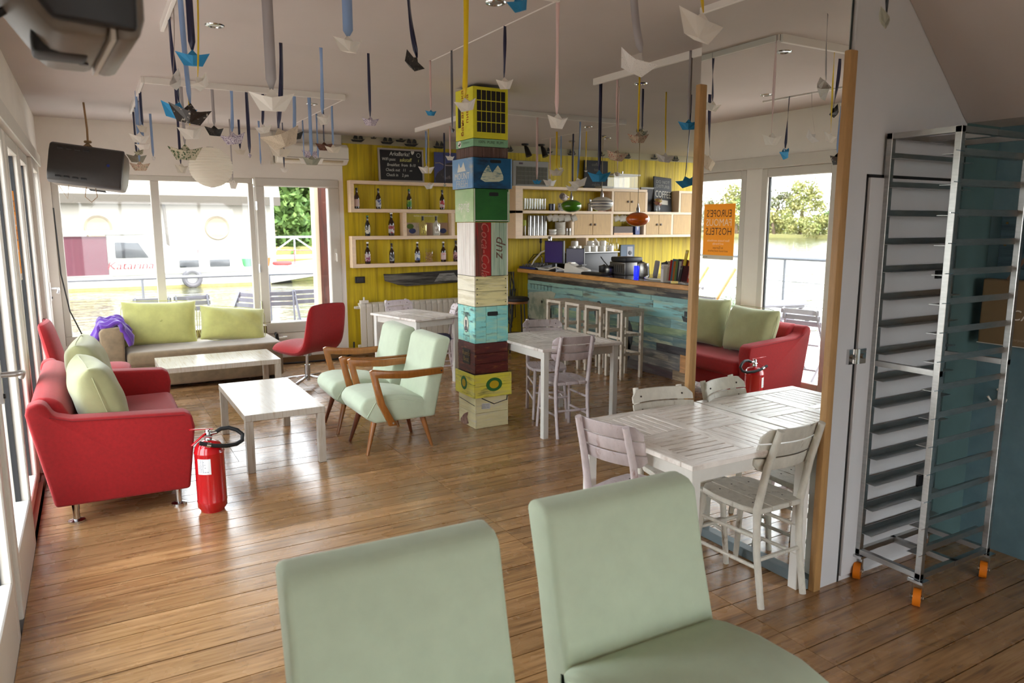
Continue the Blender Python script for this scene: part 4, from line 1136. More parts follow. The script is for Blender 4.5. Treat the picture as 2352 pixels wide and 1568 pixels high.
def crate(label, z0, z1, a, mw, ms, nplank, vert=False, b=None, hole=True, mid=None):
    """stacked box: west face painted with mw, south with ms; nplank boards on each side"""
    t = thing('crate', label, 'crate', (CXC, CYC, z0), 0, 'painted crates of the column')
    h = z1 - z0 - 0.004; b = b or a; th = 0.012
    obj('core', MB().box(-a + th, a - th, -b + th, b - th, 0, h), CR_DARK, t, smooth=False)
    for side in range(4):
        m = (mw, ms, mw, ms)[side]
        hw = b if side % 2 == 0 else a; of = a if side % 2 == 0 else b
        for k in range(nplank):
            if vert:
                u0 = -hw + 2 * hw * k / nplank; u1 = -hw + 2 * hw * (k + 1) / nplank; q0, q1 = 0, h
                u0 += 0.0012; u1 -= 0.0012
            else:
                u0, u1 = -hw, hw; q0 = h * k / nplank + (0.0012 if k else 0); q1 = h * (k + 1) / nplank - (0.0012 if k < nplank - 1 else 0)
            mm = m
            if mid and side == 1 and vert: mm = mid[k]
            pb = MB()
            if side == 0: pb.box(-of, -of + th, u0, u1, q0, q1)
            elif side == 1: pb.box(u0 + th, u1 if not (k == nplank - 1 or not vert) else u1 - th, -of, -of + th, q0, q1) if not vert else pb.box(max(u0, -hw + th), min(u1, hw - th), -of, -of + th, q0, q1)
            elif side == 2: pb.box(of - th, of, u0, u1, q0, q1)
            else: pb.box(max(u0, -hw + th), min(u1, hw - th), of - th, of, q0, q1)
            obj('plank', pb, mm, t, bevel=0.0015, seg=1, smooth=False)
    t['half'] = 0
    del t['half']
    return t, h, a, b
def slot(t, x, y, z, w, hh, axis):
    pts = []
    for k in range(16):
        an = 2 * pi * k / 16; pts.append((max(-1, min(1, 1.3 * cos(an))) * w / 2, max(-1, min(1, 1.3 * sin(an))) * hh / 2))
    b = MB()
    if axis == 'y': b.prism([(x + p[0], z + p[1]) for p in pts], 'y', y - 0.002, y + 0.004)
    else: b.prism([(y + p[0], z + p[1]) for p in pts], 'x', x - 0.002, x + 0.004)
    return obj('handle_hole', b, RUBBER, t, smooth=False)
def south(t, s, size, x, z, m, b, **k): return lettering('lettering', s, size, (x, -b - 0.0015, z), (1, 0, 0), (0, 0, 1), m, t, **k)
def west(t, s, size, y, z, m, a, **k): return lettering('lettering', s, size, (-a - 0.0015, y, z), (0, -1, 0), (0, 0, 1), m, t, **k)

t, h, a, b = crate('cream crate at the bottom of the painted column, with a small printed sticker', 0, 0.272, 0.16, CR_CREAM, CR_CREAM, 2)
st_ = obj('sticker', MB().box(-0.11, -0.03, -b - 0.002, -b, 0.16, 0.21, MX.Rotation(R(4), 4, 'Y')), mat('label_white', (226, 226, 226), 0.6), t, smooth=False)
for k in range(3): south(t, 'ORIGINAL CRATE', 0.010, -0.068, 0.203 - k * 0.013, DARKP, b + 0.003)
mk = MB(); mk.bar((-0.10, -b - 0.001, 0.262), (0.02, -b - 0.001, 0.20), 0.001, 0.008, (0, 0, 1)); mk.bar((0.02, -b - 0.001, 0.20), (0.14, -b - 0.001, 0.225), 0.001, 0.006, (0, 0, 1)); mk.bar((0.145, -b - 0.001, 0.22), (0.15, -b - 0.001, 0.265), 0.001, 0.01, (0, 0, 1))
mk.bar((-a - 0.001, 0.15, 0.22), (-a - 0.001, -0.15, 0.2), 0.001, 0.005, (0, 0, 1))
obj('painted_crack', mk, DARKP, t, smooth=False)
chip = MB(); rr = random.Random(3)
chip.prism([(0.12, 0.0), (0.02, 0.0), (-0.03, 0.02), (0.0, 0.07), (-0.02, 0.12), (0.05, 0.09), (0.12, 0.03)], 'x', -a - 0.006, -a + 0.002)
obj('chipped_patch', chip, mat('bare_pink_wood', (176, 140, 124), 0.9, rgb2=(120, 84, 74), vscale=30, bump=0.6, bscale=60), t, smooth=False)
t, h, a, b = crate('yellow crate painted with green rings, wider than its neighbours near the foot of the column', 0.272, 0.475, 0.182, CR_YEL, CR_YEL, 2)
for axis in ('y', 'x'):
    for r0, m, d in ((0.062, mat('green_ring_paint', (40, 110, 52), 0.6), 0.001), (0.036, mat('yolk_paint', (206, 176, 30), 0.6), 0.0025)):
        pts = [(r0 * 1.25 * cos(q * pi / 12) * (0.75 if axis == 'x' else 1) + 0.01, 0.105 + r0 * 0.95 * sin(q * pi / 12)) for q in range(24)]
        bb = MB().prism(pts, axis, -b - d, -b + 0.002)
        obj('painted_ring', bb, m, t, smooth=False)
t, h, a, b = crate('maroon crate with a dark lettered plate on its side', 0.475, 0.737, 0.16, CR_MAR, CR_MAR, 3)
pl = obj('name_plate', MB().box(-a - 0.003, -a, -0.07, 0.07, 0.07, 0.20), mat('black_plate', (38, 28, 20), 0.6), t, smooth=False)
west(t, "Rum's\nBest", 0.058, 0.0, 0.136, mat('gold_lettering', (150, 122, 60), 0.6), a + 0.004, line=0.9)
t, h, a, b = crate('turquoise crate with an oval portrait and a black handle hole', 0.737, 1.048, 0.16, CR_TURQ, CR_TURQ, 3, True)
slot(t, 0.01, -b, 0.245, 0.10, 0.036, 'y')
west(t, 'EL', 0.03, 0.03, 0.275, DARKP, a); west(t, 'CORONEL', 0.038, 0.0, 0.238, DARKP, a)
for r0, m, d in ((0.048, DARKP, 0.001), (0.043, mat('oval_cream', (206, 204, 190), 0.6), 0.002)):
    obj('oval_portrait', MB().prism([(r0 * cos(q * pi / 12), 0.15 + r0 * 1.5 * sin(q * pi / 12)) for q in range(24)], 'x', -a - d, -a + 0.002), m, t, smooth=False)
obj('bust_figure', MB().prism([(-0.03, 0.095), (0.03, 0.095), (0.026, 0.122), (0.01, 0.135), (0.016, 0.155), (0.014, 0.185), (-0.014, 0.185), (-0.016, 0.155), (-0.01, 0.135), (-0.026, 0.122)], 'x', -a - 0.003, -a + 0.002), mat('bust_grey', (84, 84, 88), 0.7), t, smooth=False)
west(t, 'coffee and rum', 0.022, 0.0, 0.055, DARKP, a)
t, h, a, b = crate('pale plank crate with dark nail heads, below the tall red and white one', 1.048, 1.302, 0.16, paint('off_white_planks', (240, 234, 212), (206, 196, 160), None), CR_PALE, 2)
nb_ = MB()
for x in (-0.135, 0.135):
    for z in (0.03, 0.10, 0.15, 0.225): nb_.tube([(x, -b - 0.003, z), (x, -b + 0.002, z)], 0.005, 6)
obj('nail', nb_, DARKP, t)
t, h, a, b = crate('tall crate with upright red and mint boards and scrawled lettering', 1.302, 1.745, 0.16, CR_WHITE, CR_RED, 4, True, mid=[CR_RED, CR_REDB, CR_MINT, CR_MINT])
lettering('lettering', 'Coca-Cola', 0.105, (-0.062, -b - 0.002, 0.22), (0, 0, -1), (1, 0, 0), mat('pink_scrawl', (186, 104, 92), 0.7), t, shear=0.3)
lettering('lettering', 'dnz', 0.13, (0.085, -b - 0.002, 0.24), (0, 0, -1), (1, 0, 0), mat('brown_scrawl', (110, 80, 64), 0.7), t, shear=0.3)
t, h, a, b = crate('green crate with white hand-lettering and a dark handle hole', 1.745, 2.016, 0.17, CR_LGREEN, CR_GREEN, 1)
slot(t, 0.02, -b, 0.225, 0.085, 0.03, 'y')
west(t, 'sprig', 0.105, 0.0, 0.135, WHITEP, a)
obj('painted_border', MB().box(-b + 0.02, b - 0.01, -b - 0.002, -b, 0.008, 0.014).box(-b + 0.01, -b + 0.016, -b - 0.002, -b, 0.0, h).box(b - 0.02, b - 0.014, -b - 0.002, -b, 0.01, h - 0.02), WHITEP, t, smooth=False)
t, h, a, b = crate('deep blue crate painted with white mountain peaks, widest of the column', 2.016, 2.262, 0.185, CR_LBLUE, CR_BLUE, 1)
PEAK = mat('snow_peak_paint', (204, 210, 186), 0.7, rgb2=(90, 130, 140), vscale=9, lo=0.5, hi=0.62, stretch=(1, 1, 5))
obj('painted_peaks', MB().prism([(-0.11, 0.07), (-0.085, 0.125), (-0.05, 0.175), (-0.035, 0.185), (-0.015, 0.145), (0.0, 0.125), (0.025, 0.155), (0.05, 0.185), (0.075, 0.155), (0.10, 0.10), (0.10, 0.07), (0.06, 0.055), (-0.07, 0.05)], 'y', -b - 0.002, -b + 0.002), PEAK, t, smooth=False)
obj('painted_peaks', MB().prism([(0.085, 0.135), (0.055, 0.21), (0.03, 0.17), (0.0, 0.175), (-0.03, 0.212), (-0.07, 0.14)], 'x', -a - 0.002, -a + 0.002), WHITEP, t, smooth=False)
west(t, 'MOUNT', 0.075, 0.0, 0.098, WHITEP, a); west(t, 'FRESH', 0.08, 0.0, 0.036, mat('faded_white_marks', (196, 200, 206), 0.7), a)
slot(t, 0.03, -b, 0.215, 0.10, 0.025, 'y')
t, h, a, b = crate('old brown board crate squeezed above the blue one', 2.262, 2.348, 0.16, CR_BROWN, CR_BROWN, 4, True)
t, h, a, b = crate('mint green rum crate with black hand-lettering', 2.348, 2.412, 0.16, CR_LMINT, CR_LMINT, 1)
south(t, '100%  PURE  RUM', 0.03, 0.0, 0.034, DARKP, b)
west(t, 'RUM BARREL', 0.02, -0.04, 0.034, mat('mint_grey_print', (96, 130, 104), 0.7), a)
obj('round_badge', MB().prism([(0.09 + 0.032 * cos(q * pi / 10), 0.032 + 0.027 * sin(q * pi / 10)) for q in range(20)], 'x', -a - 0.0015, -a + 0.001), WHITEP, t, smooth=False)
obj('boat_emblem', MB().prism([(0.11, 0.03), (0.07, 0.03), (0.075, 0.045), (0.08, 0.03), (0.085, 0.018), (0.105, 0.018)], 'x', -a - 0.0025, -a + 0.001), DARKP, t, smooth=False)
t, h, a, b = crate('lemon yellow bottle crate with red lettering at the top of the column', 2.412, 2.815, 0.16, CR_BEER, CR_BEER, 1)
bm_ = MAT_BOTTLEWELL = mat('bottle_well', (30, 26, 22), 0.6)
for i in range(6):
    for j in range(4):
        x0 = -0.128 + i * 0.044; z0_ = 0.045 + j * 0.083
        obj('bottle_window', MB().box(x0 + 0.003, x0 + 0.041, -b - 0.0015, -b + 0.002, z0_ + 0.004, z0_ + 0.079), bm_, t, smooth=False)
obj('handle_hole', MB().prism([(0.062, 0.10), (0.108, 0.10), (0.112, 0.11), (0.112, 0.27), (0.106, 0.29), (0.066, 0.29), (0.06, 0.27)], 'x', -a - 0.0015, -a + 0.002), bm_, t, smooth=False)
lettering('lettering', 'бањалучка', 0.068, (-a - 0.0015, 0.03, 0.21), (0, 0, 1), (0, 1, 0), REDP, t)
lettering('lettering', 'пивара', 0.066, (-a - 0.0015, -0.06, 0.235), (0, 0, 1), (0, 1, 0), REDP, t)

# ---------------------------------------------------------------- bar
BX, B0, B1 = 5.60, 3.02, 9.27
bar = thing('bar_counter', 'long bar with a dark wooden top and a front of salvaged painted boards', 'bar', (BX, 6.0, 0))
obj('carcass', MB().box(0.02, 0.52, B0 - 6, B1 - 6, 0.0, 1.03), mat('bar_carcass', (60, 50, 42), 0.8), bar, smooth=False)
obj('worktop', MB().box(-0.17, 0.56, B0 - 6, B1 - 6, 1.045, 1.095), COUNTERT, bar, bevel=0.005, seg=1, smooth=False)
obj('worktop_edge', MB().box(-0.186, -0.168, B0 - 6, B1 - 6, 1.04, 1.093), COUNTER, bar, bevel=0.004, seg=1, smooth=False)
def plk(nm, c1, c2, c3, lo3=0.52, hi3=0.62):
    c1, c2, c3 = [tuple(min(245, (v * 0.72 + sum(c) / 3 * 0.28) * 1.22) for v in c) for c in (c1, c2, c3)]
    return mat(nm, c1, 0.5, rgb2=c2, vscale=3.0, lo=0.40, hi=0.58, stretch=(1, 0.55, 4), rgb3=c3, lo3=lo3, hi3=hi3, s3=3.2, rnd=0.16, bump=0.25, bscale=20)
BR = [plk('bar_board_brown', (112, 98, 78), (70, 58, 46), (150, 136, 106)), plk('bar_board_black', (66, 58, 50), (36, 32, 32), (120, 106, 80)),
      plk('bar_board_teal', (98, 148, 146), (122, 164, 146), (64, 84, 82)), plk('bar_board_pale', (132, 152, 128), (104, 170, 170), (88, 96, 82)),
      plk('bar_board_aqua', (108, 160, 162), (96, 132, 130), (150, 178, 150)), plk('bar_board_aqua_grey', (100, 142, 144), (124, 152, 148), (78, 100, 100)),
      plk('bar_board_green', (120, 146, 104), (84, 120, 112), (146, 170, 120)), plk('bar_board_mix', (116, 132, 120), (74, 108, 114), (150, 158, 128)),
      plk('bar_board_night', (56, 54, 60), (78, 74, 74), (36, 34, 40)), plk('bar_board_grey', (106, 104, 98), (84, 82, 84), (132, 124, 108)),
      plk('bar_board_wine', (70, 52, 54), (92, 86, 84), (48, 40, 46)), plk('bar_board_bare', (132, 110, 80), (104, 86, 64), (150, 128, 96))]
rows = [(0.0, 0.11, 11), (0.11, 0.20, 10), (0.20, 0.29, 9), (0.29, 0.38, 8), (0.38, 0.48, 7), (0.48, 0.575, 6), (0.575, 0.68, 5), (0.68, 0.78, 4), (0.78, 0.865, 3), (0.865, 0.92, 2), (0.92, 0.975, 1), (0.975, 1.035, 0)]
rr = random.Random(12)
for i, (z0, z1, mi) in enumerate(rows):
    y = B1
    while y > B0 + 0.01:
        L = rr.uniform(0.7, 1.9); y0 = max(B0, y - L)
        if y0 - B0 < 0.3: y0 = B0
        m = BR[mi] if rr.random() < 0.8 else BR[max(0, mi - 1)]
        pr = rr.uniform(0, 0.008)
        obj('plank', MB().box(-0.003 - pr, 0.02, y0 - 6 + 0.0015, y - 6 - 0.0015, z0 + 0.001, z1 - 0.001), m, bar, smooth=False)
        y = y0
# painted white ship's bow on the far boards, small boat at the near end, wheel silhouettes
SW = mat('ship_white_paint', (176, 178, 158), 0.6, rgb2=(136, 148, 130), vscale=5, lo=0.5, hi=0.62, var=0.1)
obj('painted_bow', MB().prism([(3.22, 0.36), (2.78, 0.36), (2.50, 0.78), (2.62, 0.80), (3.22, 0.74)], 'x', -0.0135, -0.010), SW, bar, smooth=False)
obj('painted_hull_shadow', MB().prism([(2.78, 0.36), (2.60, 0.36), (2.62, 0.56), (2.70, 0.50)], 'x', -0.0133, -0.010), DARKP, bar, smooth=False)
obj('painted_porthole', MB().prism([(2.86 + 0.022 * cos(q * pi / 8), 0.63 + 0.022 * sin(q * pi / 8)) for q in range(16)], 'x', -0.0142, -0.011), DARKP, bar, smooth=False)
rb = MB()
for k in range(7): rb.box(-0.0135, -0.011, 2.62 + k * 0.09, 2.625 + k * 0.09, 0.80, 0.87)
rb.box(-0.0135, -0.011, 2.6, 3.2, 0.865, 0.872)
obj('painted_rail', rb, DARKP, bar, smooth=False)
obj('painted_boat', MB().prism([(-0.02, 0.735), (-0.24, 0.70), (-0.30, 0.655), (-0.05, 0.675)], 'x', -0.0135, -0.011).box(-0.0135, -0.011, -0.10, -0.06, 0.73, 0.79), mat('ship_dark_paint', (58, 62, 66), 0.6), bar, smooth=False)
for (cy, cz, r) in ((1.45, 0.36, 0.10), (0.93, 0.40, 0.15), (0.95, 0.22, 0.13), (1.5, 0.62, 0.11)):
    obj('painted_shape', MB().prism([(cy + r * 0.8 * cos(q * pi / 9), cz + r * 1.3 * sin(q * pi / 9)) for q in range(18)], 'x', -0.0125, -0.010), mat('ship_dark_paint', (58, 62, 66), 0.6), bar, smooth=False)
obj('kick_recess', MB().box(-0.012, 0.0, -0.12, -0.02, 0.10, 0.30), COUNTER, bar, smooth=False)

# shelving behind the bar
bc_ = thing('back_counter', 'dark work counter along the wall behind the bar', 'counter', (7.0, 9.0, 0))
obj('worktop', MB().box(-1.2, 2.1, -0.27, 0.25, 0.885, 0.93), COUNTERT, bc_, bevel=0.004, seg=1, smooth=False)
obj('cupboard', MB().box(-1.18, 2.08, -0.24, 0.25, 0.0, 0.885), mat('bar_carcass', (60, 50, 42), 0.8), bc_, smooth=False)
FYs = 9.02
bsf = thing('bar_shelving', 'pale birch wall shelving with small double doors behind the bar', 'shelving', (5.24, 9.29, 0))
o = V((5.24, 9.29, 0))
sb = MB
def slab(nm, x0, x1, z0, z1, y0=FYs, y1=9.265, m=BIRCH):
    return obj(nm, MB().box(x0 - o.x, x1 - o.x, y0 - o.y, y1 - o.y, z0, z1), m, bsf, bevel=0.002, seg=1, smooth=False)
slab('shelf_board', 5.24, 7.62, 2.225, 2.265); slab('shelf_board', 5.24, 9.1, 1.885, 1.925); slab('shelf_board', 5.24, 9.1, 1.530, 1.57); slab('shelf_board', 8.28, 9.1, 2.225, 2.262)
for x, z0, z1 in ((5.24, 1.57, 2.225), (6.93, 1.925, 2.225), (7.585, 1.925, 2.225), (6.20, 1.57, 1.885), (6.92, 1.57, 1.885), (7.57, 1.57, 1.885), (8.13, 1.57, 1.885), (8.28, 1.925, 2.225)):
    slab('upright', x, x + (0.045 if x > 5.3 else 0.12), z0, z1)
def doors(x0, x1, z0, z1):
    for k in range(2):
        a = x0 + (x1 - x0) * k / 2 + 0.004; b_ = x0 + (x1 - x0) * (k + 1) / 2 - 0.004
        d = obj('door', MB().box(a - o.x, b_ - o.x, FYs - 0.002 - o.y, FYs + 0.016 - o.y, z0 + 0.004, z1 - 0.004), BIRCHD, bsf, smooth=False)
        kx = (b_ - 0.035 if k == 0 else a + 0.035) - o.x
        obj('knob', MB().lathe([(0.014, 0), (0.018, 0.012), (0.0, 0.018)], (0, 0, 0), 10, MX.Translation((kx, FYs - 0.002 - o.y, (z0 + z1) / 2)) @ MX.Rotation(pi / 2, 4, 'X')), mat('dark_knob', (90, 70, 50), 0.4), d)
doors(6.975, 7.585, 1.925, 2.225); doors(6.245, 6.92, 1.57, 1.885); doors(7.615, 8.13, 1.57, 1.885); doors(8.325, 9.1, 1.925, 2.225); doors(8.175, 9.1, 1.57, 1.885)
# small hanging rack with jugs under the shelving
hr = thing('jug_rack', 'small open birch rack with glasses hanging below the bar shelving', 'rack', (6.72, 9.1, 0))
obj('side_panel', MB().box(-0.27, -0.23, -0.10, 0.16, 1.0, 1.53), BIRCH, hr, smooth=False); obj('side_panel', MB().box(0.23, 0.27, -0.10, 0.16, 1.0, 1.30), BIRCH, hr, smooth=False)
obj('shelf_board', MB().box(-0.23, 0.23, -0.10, 0.16, 1.0, 1.04), BIRCH, hr, smooth=False); obj('shelf_board', MB().box(-0.23, 0.23, -0.10, 0.16, 1.27, 1.30), BIRCH, hr, smooth=False)

SH1, SH2 = 1.926, 1.571
ORD = ['first', 'second', 'third', 'fourth', 'fifth', 'sixth', 'seventh', 'eighth', 'ninth', 'tenth']
GL = 'tall glasses on the bar shelf'
def glass_(): return MB().lathe([(0.024, 0.0), (0.026, 0.004), (0.03, 0.03), (0.034, 0.17), (0.036, 0.172), (0.032, 0.17), (0.028, 0.02), (0.0, 0.012)], (0, 0, 0), 12)
g0 = None
for i in range(10):
    if i == 0:
        g0 = tag(obj('drinking_glass', glass_(), CLEAR), 'clear tall glass in the rows at the left of the upper bar shelf', 'glass', GL); g = g0
    else: g = g0.copy(); COL.objects.link(g)
    g['label'] = 'clear tall glass, %s from the left in the %s row on the upper bar shelf' % (ORD[i % 5], ('front', 'back')[i // 5])
    g.location = (5.42 + (i % 5) * 0.085, 9.10 + (i // 5) * 0.08, SH1)
def mug(mb=None, r=0.042, h=0.09):
    return MB().lathe([(r * 0.8, 0), (r * 0.95, 0.006), (r, h * 0.4), (r, h), (r * 0.9, h), (r * 0.88, h * 0.3), (0.0, 0.012)], (0, 0, 0), 16), MB().tube([(r * 0.95, 0, h * 0.8), (r * 1.5, 0, h * 0.75), (r * 1.6, 0, h * 0.45), (r * 0.95, 0, h * 0.25)], 0.006, 6)
def mugt(label, loc, m, rx=0.0, rz=0.0, group=None, r=0.042, h=0.09):
    t = thing('mug', label, 'mug', loc, rz, group); b1, b2 = mug(None, r, h)
    obj('body', b1, m, t); obj('handle', b2, m, t); t.rotation_euler = (rx, 0, R(rz)); return t
mugt('dark blue mug beside the tall glasses on the bar shelf', (5.90, 9.1, SH1), mat('dark_mug', (34, 32, 50), 0.2), 0, 20, None, 0.048, 0.10)
mugt('patterned white and blue mug on the bar shelf under a tipped cup', (6.06, 9.1, SH1), mat('patterned_mug', (214, 210, 204), 0.2, rgb2=(80, 90, 140), vscale=30, lo=0.5, hi=0.55), 0, 200, None, 0.045, 0.11)
mugt('spotted mug lying tipped on top of the patterned mug', (6.13, 9.1, SH1 + 0.185), mat('spotted_mug', (216, 208, 204), 0.2, rgb2=(150, 90, 90), vscale=40, lo=0.58, hi=0.62), R(75), -60, None, 0.05, 0.10)
mugt('plain white mug behind the green pendant lamp', (6.20, 9.12, SH1), CERAMIC, 0, 180, None, 0.05, 0.10)
gr = thing('pepper_grinder', 'grey pepper grinder with a knob top between the two pendant lamps', 'grinder', (6.58, 9.1, SH1))
obj('body', MB().lathe([(0.04, 0), (0.042, 0.02), (0.036, 0.06), (0.042, 0.11), (0.03, 0.12)], (0, 0, 0), 14), mat('grey_pewter', (146, 140, 132), 0.35, 0.5), gr); obj('knob', MB().lathe([(0.012, 0.12), (0.02, 0.15), (0.022, 0.17), (0.0, 0.19)], (0, 0, 0), 12), CHROME, gr)
for i, (x, c, nm) in enumerate(((6.70, (150, 150, 30), 'olive green'), (6.80, (214, 96, 30), 'orange'), (6.05 + 0.28, (190, 110, 40), 'amber'))):
    t = tag(obj('storage_tin', MB().lathe([(0.035, 0), (0.036, 0.08), (0.03, 0.09), (0.0, 0.092)], (0, 0, 0), 14), mat('tin_%d' % i, c, 0.4)), 'small %s tin on the upper bar shelf' % nm, 'tin'); t.location = (x, 9.12, SH1)
t = tag(obj('folded_cloth', MB().box(-0.06, 0.06, -0.05, 0.05, 0, 0.05), mat('red_cloth', (150, 30, 50), 0.9), bevel=0.015, seg=2), 'folded red cloth tucked behind the striped pendant lamp', 'cloth'); t.location = (6.86, 9.16, SH1)
# lower shelf: tall shiny flasks, hanging cups, bowls, shakers
GB = thing('flask', 'tall flask with a green label at the left end of the lower bar shelf', 'flask', (5.42, 9.1, SH2))
obj('body', MB().lathe([(0.036, 0), (0.037, 0.2), (0.03, 0.25), (0.014, 0.28), (0.0, 0.285)], (0, 0, 0), 14), CLEAR, GB); obj('label', MB().lathe([(0.0375, 0.14), (0.0375, 0.22)], (0, 0, 0), 14), mat('green_label', (150, 160, 40), 0.5), GB)
t0 = None
for i in range(5):
    if i == 0:
        t0 = tag(obj('steel_canister', MB().lathe([(0.028, 0), (0.029, 0.27), (0.024, 0.285), (0.0, 0.287)], (0, 0, 0), 14), STEEL), 'slim shiny canister in the row on the lower bar shelf', 'canister', 'canisters on the lower bar shelf'); g = t0
    else: g = t0.copy(); COL.objects.link(g)
    g['label'] = 'slim shiny canister, %s from the left on the lower bar shelf' % ORD[i]
    g.location = (5.51 + i * 0.066, 9.09, SH2)
c0 = None
def hang_cups(xs, y, z, label, group):
    global c0
    for i, x in enumerate(xs):
        if c0 is None:
            c0 = mugt(label, (0, 0, 0), CERAMIC, 0, 0, group, 0.047, 0.075); c = c0
        else: c = copy_tree(c0)
        c['label'] = label + ', %s from the left' % ORD[i]; c['group'] = group
        c.location = (x, y - 0.03 * (i % 2), z); c.rotation_euler = (R(68), R(-20), R(75))
hang_cups([5.80 + 0.052 * i for i in range(7)] + [6.20], 9.06, SH2 + 0.235, 'white cup hanging in the row under the upper bar shelf', 'white cups hanging at the left')
hang_cups([7.01 + 0.075 * i for i in range(4)], 9.06, SH2 + 0.235, 'white cup hanging above the microwave oven', 'white cups hanging over the microwave')
for k in range(2):
    t = tag(obj('bowl', MB().lathe([(0.03, 0), (0.055, 0.012), (0.062, 0.045), (0.058, 0.045), (0.05, 0.015), (0.0, 0.008)], (0, 0, 0), 18), CERAMIC), ('lower', 'upper')[k] + ' white bowl of the stacked pair on the lower bar shelf', 'bowl', 'pair of stacked white bowls'); t.location = (5.90, 9.08, SH2 + k * 0.042)
p0 = None
for k in range(9):
    if p0 is None: p0 = tag(obj('bowl', MB().lathe([(0.04, 0), (0.07, 0.01), (0.082, 0.028), (0.078, 0.03), (0.06, 0.012), (0.0, 0.008)], (0, 0, 0), 20), CERAMIC), 'white bowl in the tall stack on the lower bar shelf', 'bowl', 'tall stack of white bowls'); c = p0
    else: c = p0.copy(); COL.objects.link(c)
    c['label'] = 'white bowl, %s from the bottom of the tall stack on the bar shelf' % ORD[k]
    c.location = (6.02 + 0.02, 9.09, SH2 + k * 0.020)
for i in range(3):
    t = thing('salt_shaker', 'small chrome-topped shaker, %s from the left beside the bowl stack' % ORD[i], 'shaker', (6.12 + 0.035 * i + 0.03, 9.07 - 0.03 * (i % 2), SH2), 0, 'shakers on the lower bar shelf')
    obj('body', MB().lathe([(0.016, 0), (0.018, 0.03), (0.012, 0.06)], (0, 0, 0), 10), CERAMIC, t); obj('cap', MB().lathe([(0.012, 0.06), (0.012, 0.10), (0.0, 0.11)], (0, 0, 0), 10), CHROME, t)
mw = thing('wine_cabinet', 'dark wooden drinks crate with glasses on the lower bar shelf', 'crate', (7.20, 9.12, SH2))
obj('body', MB().box(-0.21, 0.16, -0.09, 0.10, 0, 0.13), mat('dark_wood_box', (70, 44, 24), 0.5, var=0.2, vscale=6, stretch=(1, 1, 8)), mw, bevel=0.004, seg=1, smooth=False)
obj('front_strip', MB().box(-0.21, 0.16, -0.094, -0.09, 0.0, 0.03), COUNTER, mw, smooth=False)
t = tag(obj('carton', MB().box(-0.045, 0.045, -0.05, 0.05, 0, 0.19), mat('blue_white_carton', (50, 66, 130), 0.4, rgb2=(206, 206, 210), vscale=8, lo=0.5, hi=0.52, stretch=(4, 1, 0.3)), bevel=0.003, seg=1, smooth=False), 'blue and white drinks carton beside the dark crate on the bar shelf', 'carton'); t.location = (7.47, 9.1, SH2)
# things standing on top of the shelving
cb_ = thing('calendar_board', 'framed grid calendar board standing on the bar shelving', 'board', (5.59, 9.2, 2.266))
obj('frame', MB().box(-0.30, 0.30, -0.02, 0.02, 0, 0.36), mat('grey_frame', (140, 138, 132), 0.5), cb_, bevel=0.004, seg=1, smooth=False)
obj('panel', MB().box(-0.24, 0.27, -0.025, -0.02, 0.03, 0.28), mat('dark_panel', (70, 66, 50), 0.6), cb_, smooth=False)
gb = MB()
for k in range(9): gb.box(-0.24 + k * 0.064, -0.236 + k * 0.064, -0.028, -0.025, 0.03, 0.28)
for k in range(5): gb.box(-0.24, 0.27, -0.028, -0.025, 0.03 + k * 0.06, 0.034 + k * 0.06)
obj('grid', gb, mat('grid_grey', (120, 116, 96), 0.6), cb_, smooth=False)
obj('corner_badge', MB().box(-0.2, -0.14, -0.024, -0.02, 0.31, 0.335), mat('plum_badge', (60, 30, 50), 0.5), cb_, smooth=False)
c2 = thing('menu_blackboard', 'chalked blackboard menu behind the hanging boats over the bar shelving', 'blackboard', (6.78, 9.24, 2.266))
obj('board', MB().box(-0.22, 0.22, -0.012, 0.012, 0, 0.42), BLACKBRD, c2, smooth=False)
for i, s_ in enumerate(('coffee', 'tea', 'lemonade', 'beer', 'rakija')): lettering('chalk_writing', s_, 0.07, (0, -0.0135, 0.36 - i * 0.075), (1, 0, 0), (0, 0, 1), mat('chalk_dim', (120, 114, 104), 0.9), c2)
dc = thing('display_box', 'clear acrylic display box with a white lid on the bar shelving', 'box', (7.22, 9.15, 2.266))
obj('base', MB().box(-0.26, 0.24, -0.12, 0.10, 0, 0.02), WHITEPL, dc, smooth=False); obj('clear_body', MB().box(-0.24, 0.22, -0.11, 0.09, 0.02, 0.20), GLASS, dc, smooth=False)
obj('lid', MB().box(-0.27, 0.26, -0.13, 0.11, 0.20, 0.225), WHITEPL, dc, bevel=0.004, seg=1, smooth=False); obj('knob', MB().lathe([(0.012, 0.225), (0.012, 0.27), (0.0, 0.275)], (0, 0, 0), 10), CHROME, dc)
t = tag(obj('paper_stack', MB().box(-0.11, 0.11, -0.09, 0.09, 0, 0.03), mat('pale_paper', (206, 204, 196), 0.7), bevel=0.003, seg=1), 'flat white packet beside the acrylic box on the bar shelving', 'packet'); t.location = (6.80 + 0.02, 9.07, 2.266)
k_ = thing('coffee_sign', 'black poster board lettered COFFEE leaning on the bar shelf', 'sign', (8.05, 9.14, SH1)); k_.rotation_euler = (R(-8), R(4), 0)
obj('board', MB().box(-0.19, 0.19, -0.01, 0.01, 0, 0.56), mat('sign_black', (30, 30, 30), 0.6), k_, bevel=0.02, seg=2, smooth=False)
lettering('lettering', 'COFFEE', 0.155, (0, -0.012, 0.275), (1, 0, 0), (0, 0, 1), mat('sign_white', (206, 200, 186), 0.7), k_, sx=0.62)
lettering('lettering', 'DO NOT\nDISTURB', 0.07, (0, -0.012, 0.44), (1, 0, 0), (0, 0, 1), mat('sign_grey', (150, 148, 138), 0.7), k_)
obj('label_patch', MB().box(-0.08, 0.10, -0.0125, -0.010, 0.12, 0.19), mat('sign_white', (206, 200, 186), 0.7), k_, smooth=False)
